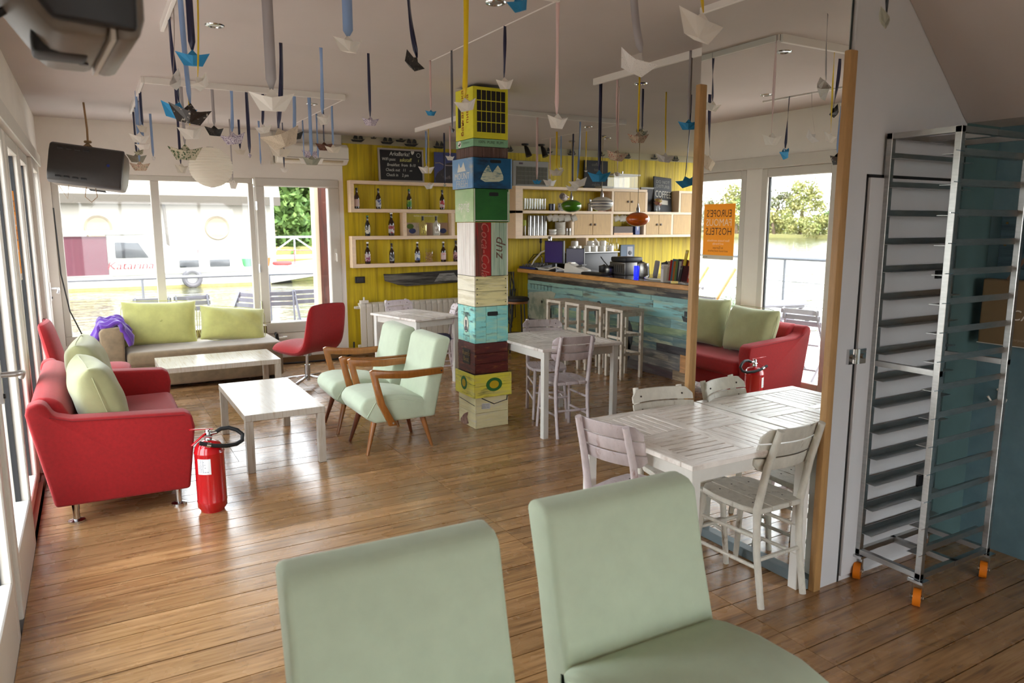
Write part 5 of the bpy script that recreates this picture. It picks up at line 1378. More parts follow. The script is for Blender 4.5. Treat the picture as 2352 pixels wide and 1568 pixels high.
dp = thing('dark_picture', 'dark framed picture on the bar shelf left of the coffee sign', 'picture', (7.78, 9.2, SH1))
obj('panel', MB().box(-0.15, 0.15, -0.015, 0.015, 0, 0.36), mat('dark_print', (38, 32, 30), 0.6, rgb2=(120, 84, 40), vscale=7, lo=0.6, hi=0.68), dp, smooth=False)
obj('top_rail', MB().box(-0.155, 0.155, -0.018, 0.018, 0.36, 0.385), mat('grey_frame', (140, 138, 132), 0.5), dp, smooth=False)
fl = thing('ornament', 'small pink and yellow dried posy before the dark picture', 'ornament', (7.90, 9.08, SH1))
fb = MB()
for _ in range(90):
    d = V((rr.gauss(0, 1), rr.gauss(0, 1), rr.gauss(0, 1))).normalized(); p = V((0, 0, 0.16)) + d * rr.uniform(0.02, 0.075); u = d.cross(V((rr.gauss(0, 1), 1, 0.3))).normalized() * 0.018; v = u.cross(d)
    fb.add([p - u, p + v, p + u, p - v], [(0, 1, 2, 3)])
obj('petals', fb, mat('posy_pink', (176, 130, 118), 0.8, rgb2=(170, 150, 60), vscale=8, lo=0.5, hi=0.55), fl); obj('vase', MB().lathe([(0.025, 0), (0.035, 0.05), (0.02, 0.10), (0.022, 0.11)], (0, 0, 0), 12), CLEAR, fl)

# ---------------------------------------------------------------- things on the bar top
BT = 1.0955
pf = thing('mixing_desk', 'black mixing desk with a blue edge and plugged jacks on the bar', 'audio desk', (5.60, 9.03, BT))
obj('body', MB().prism([(-0.16, 0), (0.16, 0), (0.16, 0.075), (-0.16, 0.03)], 'y', -0.22, 0.22), BLACKPL, pf, bevel=0.005, seg=1)
obj('blue_edge', MB().box(-0.165, -0.158, -0.22, 0.22, 0.002, 0.03), mat('navy_edge', (24, 42, 110), 0.4), pf, smooth=False)
jb = MB()
for i in range(4):
    for j in range(7): jb.tube([(-0.12 + i * 0.06, -0.18 + j * 0.06, 0.035 + i * 0.008), (-0.12 + i * 0.06, -0.18 + j * 0.06, 0.06 + i * 0.008)], 0.010, 6)
obj('knobs', jb, mat('knob_grey', (110, 106, 104), 0.5), pf)['kind'] = 'stuff'
obj('jack_plug', MB().tube([(0.08, -0.02, 0.06), (0.08, -0.02, 0.16)], 0.012, 8).tube([(0.08, -0.12, 0.06), (0.08, -0.12, 0.16)], 0.012, 8), CHROME, pf)
obj('cable', MB().tube([(0.08, -0.02, 0.16), (0.06, 0.0, 0.21), (0.0, 0.08, 0.20), (-0.05, 0.16, 0.08), (0.02, 0.21, 0.06)], 0.006, 6).tube([(0.08, -0.12, 0.16), (0.1, -0.06, 0.22), (0.05, 0.08, 0.19), (0.0, 0.2, 0.09)], 0.006, 6).tube([(0.1, 0.05, 0.2), (0.1, 0.05, 0.36)], 0.008, 6).lathe([(0.012, 0.36), (0.02, 0.38), (0.02, 0.40), (0.012, 0.41), (0.02, 0.43), (0.0, 0.44)], (0.1, 0.05, 0), 8), RUBBER, pf)
mn = thing('till_screen', 'till screen with a violet back panel standing on the bar', 'screen', (5.66, 8.65, BT)); mn.rotation_euler = (0, 0, R(18))
obj('stand', MB().box(-0.09, 0.09, -0.10, 0.10, 0, 0.015).bar((0, 0, 0.01), (0.0, 0, 0.12), 0.06, 0.03), BLACKPL, mn)
obj('casing', MB().box(-0.018, 0.018, -0.17, 0.17, 0.09, 0.41), BLACKPL, mn, bevel=0.008)
obj('violet_panel', MB().box(-0.022, -0.017, -0.155, 0.155, 0.105, 0.395), mat('violet_panel', (58, 40, 122), 0.25), mn, smooth=False)
obj('camera_puck', MB().lathe([(0.03, 0.41), (0.03, 0.45), (0.02, 0.47), (0.0, 0.472)], (0, 0.09, 0), 12), CHROME, mn)
m2 = thing('till_screen', 'second till screen edge behind the violet panel', 'screen', (5.80, 8.34, BT)); m2.rotation_euler = (0, 0, R(40))
obj('casing', MB().box(-0.02, 0.02, -0.13, 0.13, 0.02, 0.31), BLACKPL, m2, bevel=0.006); obj('screen_face', MB().box(-0.024, -0.019, -0.12, 0.12, 0.03, 0.30), mat('violet_dim', (44, 34, 84), 0.25), m2, smooth=False)
ds_ = tag(obj('dish', MB().lathe([(0.06, 0), (0.10, 0.01), (0.135, 0.03), (0.13, 0.034), (0.09, 0.016), (0.0, 0.012)], (0, 0, 0), 20), CERAMIC), 'shallow white dish on the bar in front of the violet screen', 'dish'); ds_.location = (5.58, 8.86, BT)
tag(obj('cable', MB().tube([(5.66, 8.76, BT + 0.30), (5.58, 8.88, BT + 0.24), (5.53, 8.99, BT + 0.12), (5.50, 9.02, BT + 0.04), (5.49, 8.85, BT + 0.012), (5.52, 8.6, BT + 0.012), (5.56, 8.45, BT + 0.05), (5.58, 8.2, BT + 0.012)], 0.011, 8), WHITEPL), 'thick white cable looping from the violet screen along the bar', 'cable')
cm = thing('coffee_machine', 'large black espresso machine with cups stacked on top behind the bar', 'coffee machine', (6.40, 8.90, 0.86))
obj('body', MB().box(-0.42, 0.42, -0.20, 0.20, 0.12, 0.46), mat('machine_black', (30, 28, 27), 0.35), cm, bevel=0.015)
obj('cup_tray', MB().box(-0.44, 0.44, -0.22, 0.22, 0.46, 0.475), STEEL, cm, bevel=0.004, seg=1); obj('base', MB().box(-0.40, 0.40, -0.22, 0.22, 0.072, 0.12), BLACKPL, cm, bevel=0.01)
for i in range(9):
    x_, y_, z_ = ((-0.14, -0.34, 0), (-0.12, -0.22, 0), (-0.15, -0.08, 0), (-0.13, 0.06, 0), (-0.14, 0.2, 0), (-0.15, 0.34, 0), (-0.10, -0.27, 0.07), (-0.12, 0.0, 0.07), (-0.10, 0.24, 0.07))[i]
    c = copy_tree(c0); c['label'] = 'white coffee cup upside down on the espresso machine, %s of the %s layer' % (ORD[i if i < 6 else i - 6], 'lower' if i < 6 else 'upper'); c['group'] = 'cups on the espresso machine'
    c.location = (6.40 + y_, 8.90 + x_ + 0.04, 0.86 + 0.562 + z_); c.rotation_euler = (R(180), 0, R(40 * i)); c.scale = (1.15,) * 3
ps = thing('card_terminal', 'white card payment terminal on the bar', 'terminal', (5.58, 8.02, BT)); ps.rotation_euler = (0, 0, R(12))
obj('body', MB().prism([(0.22, 0.0), (0.22, 0.045), (0.0, 0.10), (-0.06, 0.13), (-0.13, 0.12), (-0.15, 0.0)], 'x', -0.07, 0.07, MX.Rotation(R(180), 4, 'Z')), WHITEPL, ps, bevel=0.008)
obj('keypad', MB().box(-0.045, 0.045, -0.18, -0.05, 0.058, 0.075, MX.Rotation(R(-14), 4, 'X')), mat('keypad_grey', (96, 94, 92), 0.5), ps, smooth=False)
obj('receipt', MB().box(-0.04, 0.04, 0.04, 0.10, 0.12, 0.135), CERAMIC, ps, smooth=False)
ky = thing('keyboard', 'dark keyboard lying on the bar top', 'keyboard', (5.60, 7.60, BT)); obj('body', MB().box(-0.07, 0.07, -0.22, 0.22, 0, 0.02), BLACKPL, ky, bevel=0.004, seg=1)
kk = MB()
for i in range(4):
    for j in range(14): kk.box(-0.06 + i * 0.03, -0.035 + i * 0.03, -0.21 + j * 0.03, -0.185 + j * 0.03, 0.02, 0.026)
obj('keys', kk, mat('key_black', (40, 38, 38), 0.5), ky, smooth=False)['kind'] = 'stuff'
def jar(label, loc, r, h, mb_, ml):
    t = thing('jar', label, 'jar', loc); obj('body', MB().lathe([(r * 0.9, 0), (r, 0.01), (r, h), (r * 0.9, h)], (0, 0, 0), 18), mb_, t); obj('lid', MB().lathe([(r * 1.02, h), (r * 1.02, h + 0.02), (r * 0.3, h + 0.03), (0, h + 0.045)], (0, 0, 0), 18), ml, t); return t
jar('squat steel sugar jar with a dark lid on the bar', (5.76, 7.52, BT), 0.055, 0.075, STEEL, BLACKPL)
jar('wide dark pot behind the sugar jar on the bar', (5.92, 7.84, BT), 0.07, 0.07, BLACKPL, BLACKPL)
to = thing('toaster_oven', 'steel toaster grill with a dark lid on the bar', 'toaster', (5.93, 7.40, BT)); to.scale = (0.85, 0.85, 0.9)
obj('body', MB().box(-0.16, 0.18, -0.19, 0.19, 0, 0.18), mat('dull_steel', (120, 118, 114), 0.35, 0.9), to, bevel=0.01); obj('front', MB().box(-0.165, -0.158, -0.17, 0.17, 0.02, 0.16), mat('toaster_grey', (84, 80, 76), 0.4, 0.5), to, smooth=False)
obj('lid', MB().box(-0.15, 0.18, -0.18, 0.18, 0.18, 0.25), BLACKPL, to, bevel=0.02); sl = MB()
for k in range(5): sl.box(-0.168, -0.164, -0.12 + k * 0.05, -0.105 + k * 0.05, 0.04, 0.14)
obj('slots', sl, RUBBER, to, smooth=False)
obj('cord', MB().tube([(-0.16, 0.2, 0.1), (-0.2, 0.28, 0.18), (-0.2, 0.36, 0.24)], 0.008, 6), BLACKPL, to)
jar('tall steel and black coffee grinder canister on the bar', (5.90, 7.06, BT), 0.05, 0.15, STEEL, BLACKPL)
kt = thing('water_kettle', 'kettle glowing blue beside the brochure rack', 'kettle', (5.76, 6.84, BT))
obj('jug', MB().lathe([(0.06, 0), (0.07, 0.02), (0.062, 0.14), (0.055, 0.17), (0.0, 0.18)], (0, 0, 0), 18), STEEL, kt)
obj('blue_light', MB().box(-0.075, -0.05, 0.04, 0.10, 0.0, 0.14), mat('blue_glow', (10, 20, 200), 0.4, emit=((20, 30, 255), 1.2)), kt, bevel=0.006)
t = tag(obj('cutting_board', MB().box(-0.012, 0.012, -0.12, 0.10, 0, 0.20), mat('grey_translucent', (150, 146, 152), 0.4), bevel=0.02, seg=3), 'rounded grey plastic board standing behind the blue kettle', 'board'); t.location = (5.95, 6.86, BT); t.rotation_euler = (0, R(8), R(-30))
t = tag(obj('cable', MB().tube([(5.72, 6.72, BT + 0.03), (5.62, 6.65, BT + 0.013), (5.56, 6.50, BT + 0.013), (5.58, 6.35, BT + 0.013), (5.62, 6.26, BT + 0.013)], 0.012, 8), WHITEPL), 'short white cable on the bar by the brochure rack', 'cable')
jar('dark flask behind the brochure rack', (5.95, 6.66, BT), 0.06, 0.16, BLACKPL, BLACKPL)
bx = thing('white_box', 'white carton with black specks beside the brochures on the bar', 'box', (5.52, 6.18, BT)); bx.rotation_euler = (0, 0, R(-28))
obj('carton', MB().box(-0.045, 0.045, -0.055, 0.055, 0, 0.19), WHITEPL, bx, bevel=0.003, seg=1, smooth=False)
sp = MB()
for _ in range(18): a_, z_ = rr.uniform(-0.045, 0.045), rr.uniform(0.14, 0.185); sp.box(-0.0465, -0.045, a_, a_ + rr.uniform(0.004, 0.012), z_, z_ + rr.uniform(0.003, 0.010))
obj('specks', sp, DARKP, bx, smooth=False)
bk = thing('brochure_rack', 'pale standing rack holding travel brochures at the near end of the bar', 'rack', (5.62, 5.93, BT)); bk.rotation_euler = (0, 0, R(-30))
obj('back_panel', MB().box(0.06, 0.075, -0.20, 0.14, 0, 0.42), mat('pale_grey_rack', (200, 196, 188), 0.6), bk, bevel=0.003, seg=1, smooth=False)
obj('tray', MB().box(-0.08, 0.06, -0.20, 0.14, 0, 0.015), mat('pale_grey_rack', (200, 196, 188), 0.6), bk, smooth=False)
obj('picture_card', MB().box(0.052, 0.06, -0.19, -0.03, 0.22, 0.38), mat('grey_photo_card', (120, 116, 112), 0.5, rgb2=(206, 204, 200), vscale=14, lo=0.48, hi=0.56), bk, smooth=False)
BC = [((190, 180, 160), 'cream'), ((176, 40, 46), 'dark red'), ((84, 130, 150), 'teal blue'), ((206, 120, 60), 'orange'), ((120, 150, 90), 'green'), ((60, 60, 70), 'charcoal'), ((206, 206, 206), 'white'), ((150, 96, 110), 'plum')]
for i, (c, nm) in enumerate(BC):
    b_ = thing('brochure', 'thin %s brochure spine in the rack on the bar' % nm, 'brochure', (5.535 + 0.012 * i, 6.105 - 0.017 * i, BT + 0.016)); b_.rotation_euler = (R(-3), R(4 + (i % 3)), R(-30))
    obj('cover', MB().box(-0.055, 0.055, -0.005, 0.005, 0, 0.215 + 0.012 * (i % 3)), mat('brochure_%d' % i, c, 0.4), b_, smooth=False)
for i, (c, nm, y_, z_, txt) in enumerate((((36, 36, 42), 'black', 5.98, 0.016, 'PHOTO'), ((196, 66, 36), 'red', 5.86, 0.016, ''), ((206, 180, 40), 'yellow and black', 5.95, 0.19, 'NEWS'), ((214, 120, 50), 'orange and white', 5.84, 0.19, 'FREE'))):
    b_ = thing('magazine', '%s magazine facing out of the brochure rack on the bar' % nm, 'magazine', (5.53 + 0.02 * i % 0.05, y_, BT + z_)); b_.rotation_euler = (0, R(10), R(-30))
    obj('cover', MB().box(-0.004, 0.004, -0.055, 0.055, 0, 0.17), mat('magazine_%d' % i, c, 0.35), b_, smooth=False)
    if txt: lettering('title', txt, 0.03, (-0.005, 0, 0.14), (0, -1, 0), (0, 0, 1), WHITEP, b_)
    if i == 1: obj('white_figure', MB().lathe([(0.0, 0.04), (0.016, 0.05), (0.018, 0.07), (0.008, 0.085), (0.013, 0.10), (0.01, 0.115), (0.0, 0.118)], (0, 0, 0), 10, MX.Translation((-0.005, 0, 0)) @ MX.Diagonal((0.08, 1, 1, 1))), WHITEP, b_)
jg = thing('jug', 'white ceramic jug hanging in the small rack below the bar shelving', 'jug', (6.62, 9.0, 1.34))
obj('body', MB().lathe([(0.05, 0), (0.075, 0.03), (0.08, 0.09), (0.05, 0.14), (0.03, 0.15), (0.012, 0.18), (0, 0.185)], (0, 0, 0), 18), CERAMIC, jg); obj('handle', MB().tube([(0.07, 0, 0.1), (0.11, 0, 0.1), (0.11, 0, 0.05), (0.075, 0, 0.04)], 0.008, 6), CERAMIC, jg)
w0 = None
for i in range(5):
    if w0 is None: w0 = tag(obj('wine_glass', MB().lathe([(0.03, 0.17), (0.004, 0.165), (0.004, 0.10), (0.03, 0.08), (0.036, 0.04), (0.03, 0.0), (0.028, 0.0), (0.034, 0.04), (0.028, 0.078), (0.0, 0.095)], (0, 0, 0), 12), CLEAR), 'upturned wine glass hanging under the bar shelving', 'glass', 'hanging wine glasses'); c = w0
    else: c = w0.copy(); COL.objects.link(c)
    c['label'] = 'upturned wine glass under the bar shelving, %s from the left' % ORD[i]
    c.location = (6.76 + i * 0.07, 9.02 + 0.03 * (i % 2), 1.355)
w1 = None
for i in range(5):
    if w1 is None: w1 = tag(obj('shot_glass', MB().lathe([(0.025, 0), (0.035, 0.10), (0.032, 0.10), (0.022, 0.012), (0, 0.01)], (0, 0, 0), 12), CLEAR), 'clear tumbler in the small rack below the bar shelving', 'glass', 'tumblers in the small rack'); c = w1
    else: c = w1.copy(); COL.objects.link(c)
    c['label'] = 'clear tumbler in the small hanging rack, %s from the left' % ORD[i]
    c.location = (6.55 + i * 0.08, 9.04, 1.041)
ca = thing('wall_plate', 'square blue wall plate with a dark picture under the bar shelving', 'wall plate', (7.45, 9.27, 1.30))
obj('plate', MB().box(-0.14, 0.14, -0.012, 0.012, -0.11, 0.11), mat('blue_grey_plate', (86, 104, 124), 0.5), ca, bevel=0.004, seg=1, smooth=False); obj('inset', MB().box(-0.01, 0.10, -0.016, -0.012, -0.08, 0.08), mat('inset_pale', (176, 176, 180), 0.5), ca, smooth=False); obj('knob', MB().lathe([(0.035, 0), (0.03, 0.01), (0, 0.012)], (0, 0, 0), 12, MX.Translation((0.045, -0.016, -0.02)) @ MX.Rotation(pi / 2, 4, 'X')), BLACKPL, ca)

# pendant lamps over the bar
def pendant(label, x, y, z, m, w=0.125):
    t = thing('pendant_lamp', label, 'lamp', (x, y, z), 0, 'glass pendant lamps over the bar'); hh = w * 0.6
    obj('shade', MB().lathe([(0.02, hh * 0.98)] + [(w * sin(a), hh * cos(a)) for a in [R(q) for q in range(14, 170, 8)]] + [(0.0, -hh)], (0, 0, 0), 28), m, t)
    obj('cap', MB().lathe([(0.022, hh * 0.9), (0.022, hh + 0.035), (0.012, hh + 0.06), (0.006, hh + 0.10)], (0, 0, 0), 12), CHROME, t)
    obj('cord', MB().tube([(0, 0, hh + 0.09), (0, 0, CZ - z)], 0.004, 6), mat('cord_tan', (150, 130, 90), 0.6), t)
    obj('canopy', MB().lathe([(0.045, CZ - z), (0.045, CZ - z - 0.012), (0.01, CZ - z - 0.03)], (0, 0, 0), 16), CHROME, t)
    return t
pendant('glossy orange oval pendant lamp hanging over the bar', 5.75, 6.97, 1.79, mat('orange_glass', (216, 96, 8), 0.12, coat=0.8), 0.142)
pendant('glossy green oval pendant lamp hanging over the far end of the bar', 5.75, 8.385, 1.977, mat('green_glass', (60, 122, 12), 0.12, coat=0.8), 0.145)
def striped():
    m = bpy.data.materials.new('striped_glass'); m.use_nodes = True
    n, l = m.node_tree.nodes, m.node_tree.links; b = n['Principled BSDF']; b.inputs['Roughness'].default_value = 0.14
    tc = n.new('ShaderNodeTexCoord'); s_ = n.new('ShaderNodeSeparateXYZ'); l.new(tc.outputs['Object'], s_.inputs[0])
    r = n.new('ShaderNodeValToRGB'); r.color_ramp.interpolation = 'CONSTANT'
    mp_ = n.new('ShaderNodeMapRange'); mp_.inputs['From Min'].default_value = -0.08; mp_.inputs['From Max'].default_value = 0.08; l.new(s_.outputs['Z'], mp_.inputs['Value']); l.new(mp_.outputs[0], r.inputs[0])
    e = r.color_ramp.elements; e[0].color = lin((226, 222, 212)) + (1,); e[1].position = 0.22; e[1].color = lin((28, 32, 52)) + (1,)
    for p, c in ((0.27, (226, 222, 212)), (0.44, (28, 32, 52)), (0.52, (226, 222, 212)), (0.66, (28, 32, 52)), (0.72, (226, 222, 212))): q = e.new(p); q.color = lin(c) + (1,)
    l.new(r.outputs[0], b.inputs['Base Color']); return m
pendant('white oval pendant lamp with dark blue stripes over the bar', 5.75, 7.695, 1.989, striped(), 0.150)
# ---------------------------------------------------------------- yellow wall: bottle shelves, boards, radiator
FW = 9.14
ws = thing('bottle_shelving', 'pale birch box shelving with beer bottles on the mustard wall', 'shelving', (2.90, 9.29, 0))
def wslab(nm, x0, x1, z0, z1, y0=FW, y1=9.262):
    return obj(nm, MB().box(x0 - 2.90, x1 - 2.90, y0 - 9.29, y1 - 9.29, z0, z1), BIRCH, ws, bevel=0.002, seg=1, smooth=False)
for z0, z1 in ((2.235, 2.278), (1.880, 1.925), (1.535, 1.580), (1.175, 1.222)): wslab('shelf_board', 2.90, 4.92, z0, z1)
for x, z0, z1 in ((2.90, 1.925, 2.235), (2.90, 1.222, 1.535), (3.60, 1.58, 1.88), (4.30, 1.58, 1.88), (4.88, 1.925, 2.235), (4.88, 1.222, 1.535)): wslab('upright', x, x + 0.05, z0, z1)
pc = thing('printed_panel', 'colourful printed panel behind the two clear spirit bottles on the shelf', 'picture', (3.97, 9.25, 1.582))
obj('panel', MB().box(-0.31, 0.32, -0.006, 0.006, 0, 0.296), mat('panel_print', (196, 170, 150), 0.4, rgb2=(206, 196, 90), vscale=3, lo=0.5, hi=0.6, rgb3=(214, 206, 196), lo3=0.55, hi3=0.65, s3=2.4), pc, smooth=False)
obj('print_band', MB().box(-0.31, 0.32, -0.0075, -0.006, 0.17, 0.29), mat('panel_yellow', (196, 184, 70), 0.4, var=0.2, vscale=4), pc, smooth=False)
lettering('lettering', 'Serbian traditional plum brandy', 0.028, (0.0, -0.0085, 0.26), (1, 0, 0), (0, 0, 1), WHITEP, pc)
for x, c in ((-0.20, (70, 84, 140)), (0.25, (70, 84, 140)), (-0.23, (100, 130, 60))):
    obj('printed_plum', MB().prism([(x + 0.05 * cos(q * pi / 8), 0.06 + (0.06 if c[1] == 130 else 0) + 0.035 * sin(q * pi / 8)) for q in range(16)], 'y', -0.008, -0.005), mat('plum_%d' % c[1], c, 0.4), pc, smooth=False)

BOTP = [(0.032, 0.0), (0.0335, 0.006), (0.0335, 0.135), (0.031, 0.155), (0.017, 0.185), (0.0145, 0.20), (0.013, 0.245), (0.0145, 0.247), (0.0145, 0.258), (0.0, 0.260)]
def bottle(label, x, z, lc, cap, gl=None, lc2=None, y=9.19, s=1.0):
    t = thing('beer_bottle', label, 'bottle', (x, y, z), 0)
    obj('glass_body', MB().lathe(BOTP, (0, 0, 0), 16), gl or BROWNGL, t)
    key = 'bottle_label_%d_%d_%d' % lc
    obj('paper_label', MB().lathe([(0.0338, 0.03), (0.0340, 0.035), (0.0340, 0.115), (0.0338, 0.12)], (0, 0, 0), 16), mat(key, lc, 0.5, rgb2=lc2 or lc, vscale=24, lo=0.5, hi=0.54), t)
    obj('crown_cap', MB().lathe([(0.016, 0.243), (0.016, 0.258), (0.010, 0.263), (0, 0.264)], (0, 0, 0), 12), mat('cap_%d_%d_%d' % cap, cap, 0.3, 0.5), t)
    t.scale = (s, s, s); return t
K, Wc = (30, 28, 28), (200, 196, 190)
bottle('brown beer bottle with a dull pink label, leftmost on the top shelf', 2.998, 1.925, (196, 170, 160), K)
bottle('brown beer bottle with a white and blue label on the top shelf', 3.286, 1.925, (206, 206, 206), K, None, (50, 70, 130))
bottle('beer bottle with green neck foil and a green label on the top shelf', 3.711, 1.925, (60, 130, 50), (40, 120, 50), None, (150, 170, 60))
bottle('brown beer bottle with a white and red label, rightmost on the top shelf', 4.188, 1.925, (214, 206, 206), K, None, (190, 60, 70))
bottle('dark beer bottle with a cream label and green cap on the middle shelf', 3.129, 1.580, (206, 202, 186), (40, 80, 50), mat('near_black_bottle', (22, 22, 20), 0.08, coat=0.6), (40, 60, 60))
bottle('tall brown beer bottle with a red, white and blue label on the middle shelf', 3.454, 1.580, (206, 206, 210), (190, 186, 180), None, (150, 60, 70), s=1.16)
bottle('brown beer bottle with a white and purple label, leftmost on the bottom shelf', 3.119, 1.222, (206, 196, 196), Wc, None, (130, 50, 90), s=1.08)
bottle('brown beer bottle with a dark silver label on the bottom shelf', 3.450, 1.222, (60, 58, 58), K, None, (150, 150, 150))
bottle('brown beer bottle with white neck stripe and a pale blue label on the bottom shelf', 3.813, 1.222, (206, 210, 214), Wc, None, (70, 90, 140), s=1.05)
bottle('brown beer bottle with a pale pink label beside the bag of peanuts', 4.195, 1.222, (212, 190, 186), Wc, None, (206, 150, 150), s=1.05)
bottle('beer bottle at the end of the bottom shelf, half behind the crate column', 4.385, 1.222, (190, 150, 150), K, None, (90, 40, 60), s=1.1)
for i, x in enumerate((3.89, 4.085)):
    t = thing('spirit_bottle', ('clear gold-filled spirit bottle with a black stopper, left of the pair', 'clear silver spirit bottle with a black stopper, right of the pair')[i], 'bottle', (x, 9.17, 1.581))
    obj('glass_body', MB().prism([(-0.045, 0), (0.045, 0), (0.05, 0.15), (0.03, 0.175), (0.014, 0.18), (0.014, 0.20), (-0.014, 0.20), (-0.014, 0.18), (-0.03, 0.175), (-0.05, 0.15)], 'y', -0.02, 0.02), (mat('gold_spirit', (196, 176, 96), 0.08, 0.3, coat=0.6), mat('silver_spirit', (206, 202, 186), 0.08, 0.3, coat=0.6))[i], t, bevel=0.005)
    obj('stopper', MB().tube([(0, 0, 0.20), (0, 0, 0.255)], 0.016, 12), BLACKPL, t)
    obj('paper_label', MB().box(-0.03, 0.03, -0.0215, -0.02, 0.03, 0.12), mat('spirit_label_%d' % i, ((206, 190, 90), (220, 216, 206))[i], 0.5, rgb2=(120, 100, 60), vscale=30, lo=0.55, hi=0.6), t, smooth=False)
pn = thing('peanut_bag', 'clear bag of peanuts on the bottom bottle shelf', 'snack bag', (3.985, 9.19, 1.2225))
nb = MB(); rr = random.Random(5)
for _ in range(90):
    p = V((rr.uniform(-0.045, 0.045), rr.uniform(-0.02, 0.02), rr.uniform(0.012, 0.13))); d = V((rr.gauss(0, 1), rr.gauss(0, 1), rr.gauss(0, 1))).normalized() * 0.010
    nb.tube([p - d, p - d * 0.4, p, p + d * 0.4, p + d], [0.003, 0.0075, 0.006, 0.0075, 0.003], 6)
o_ = obj('peanuts', nb, mat('peanut_shell', (190, 150, 90), 0.7, var=0.2, vscale=30), pn); o_['kind'] = 'stuff'
obj('bag', pillow(0.12, 0.19, 0.06, 8, 0.3).v and (lambda q: q)(pillow(0.12, 0.19, 0.06, 8, 0.3)), GLASS, pn, weld=True).location = (0, 0, 0.095)

bb = thing('welcome_blackboard', 'framed blackboard with chalked hostel information standing on the bottle shelving', 'blackboard', (3.625, 9.215, 2.279)); bb.rotation_euler = (R(-3), 0, 0)
fb = MB(); w_, h_ = 0.315, 0.425
fb.box(-w_, w_, -0.012, 0.012, 0, 0.022).box(-w_, w_, -0.012, 0.012, h_ - 0.022, h_).box(-w_, -w_ + 0.022, -0.012, 0.012, 0.022, h_ - 0.022).box(w_ - 0.022, w_, -0.012, 0.012, 0.022, h_ - 0.022)
obj('frame', fb, mat('grey_wood_frame', (166, 156, 146), 0.6), bb, smooth=False)
obj('board', MB().box(-w_ + 0.02, w_ - 0.02, -0.006, 0.008, 0.02, h_ - 0.02), BLACKBRD, bb, smooth=False)
for s_, x, z, sz, m in (('ArkaBarka!', -0.02, 0.355, 0.072, CHALK), ('WiFi pass:', -0.17, 0.285, 0.054, CHALK), ('askstaff', 0.06, 0.282, 0.066, YCHALK), ('1', 0.24, 0.277, 0.05, YCHALK), ('Breakfast  from  8-10', 0.0, 0.215, 0.054, CHALK), ('Check out   11', -0.08, 0.15, 0.054, CHALK), ('Check in    2 pm', -0.06, 0.085, 0.054, CHALK), ('am', 0.13, 0.148, 0.035, CHALK), ('♥', 0.16, 0.375, 0.05, CHALK)):
    lettering('chalk_writing', s_, sz, (x, -0.0075, z), (1, 0, 0), (0, 0, 1), m, bb, sx=0.85, shear=0.15)
obj('chalk_ring', MB().torus(0.026, 0.002, MX.Translation((0.245, -0.007, 0.35)) @ MX.Rotation(pi / 2, 4, 'X'), 20, 4), CHALK, bb)
mp_ = thing('motorbike_poster', 'blue poster of dark motorcycle handlebars on the mustard wall', 'poster', (4.31, 9.262, 2.285))
obj('sheet', MB().box(-0.20, 0.20, -0.004, 0.004, 0, 0.405), mat('poster_blue', (58, 66, 120), 0.5, var=0.15, vscale=3), mp_, smooth=False)
mk = MB().prism([(-0.18, 0.0), (-0.19, 0.06), (-0.15, 0.14), (-0.08, 0.18), (-0.02, 0.26), (0.06, 0.28), (0.16, 0.26), (0.19, 0.18), (0.19, 0.0)], 'y', -0.0055, -0.003)
obj('printed_machine', mk, mat('poster_dark', (42, 36, 42), 0.5, rgb2=(96, 84, 84), vscale=9, lo=0.58, hi=0.64), mp_, smooth=False)
hb = MB().tube([(-0.19, -0.005, 0.26), (-0.12, -0.005, 0.265), (-0.05, -0.005, 0.235), (0.05, -0.005, 0.235), (0.15, -0.005, 0.26)], 0.008, 6)
obj('printed_handlebar', hb, mat('poster_light', (150, 140, 146), 0.5), mp_)
dw = thing('driftwood_plank', 'dark weathered plank with a painted ghost ship, on the wall above the radiator', 'plank', (3.95, 9.262, 0))
T_ = [(-0.60, 1.08), (-0.45, 1.075), (-0.2, 1.085), (0.1, 1.09), (0.35, 1.10), (0.66, 1.105), (0.66, 0.935), (0.35, 0.925), (0.0, 0.915), (-0.28, 0.905), (-0.34, 0.92), (-0.40, 0.925), (-0.48, 0.955), (-0.585, 0.985)]
obj('board', MB().prism(T_, 'y', -0.03, 0.0), mat('charred_driftwood', (44, 40, 36), 0.8, rgb2=(112, 108, 100), vscale=2.2, lo=0.46, hi=0.62, stretch=(0.5, 1, 7), bump=0.4, bscale=25), dw, bevel=0.006)
obj('painted_ship', MB().prism([(0.12, 0.95), (0.20, 1.06), (0.42, 1.065), (0.50, 0.96)], 'y', -0.0315, -0.029), mat('ghost_ship_grey', (140, 138, 132), 0.8, rgb2=(90, 88, 86), vscale=5, lo=0.5, hi=0.6, stretch=(1, 1, 8)), dw, smooth=False)
so = thing('wall_socket', 'small black wall socket on the mustard wall', 'socket', (3.035, 9.285, 1.012))
obj('plate', MB().box(-0.066, 0.066, -0.02, 0.0, -0.042, 0.042), BLACKPL, so, bevel=0.004, seg=1, smooth=False); obj('insert', MB().box(-0.045, 0.045, -0.023, -0.02, -0.028, 0.028), mat('socket_grey', (58, 58, 60), 0.3), so, smooth=False)

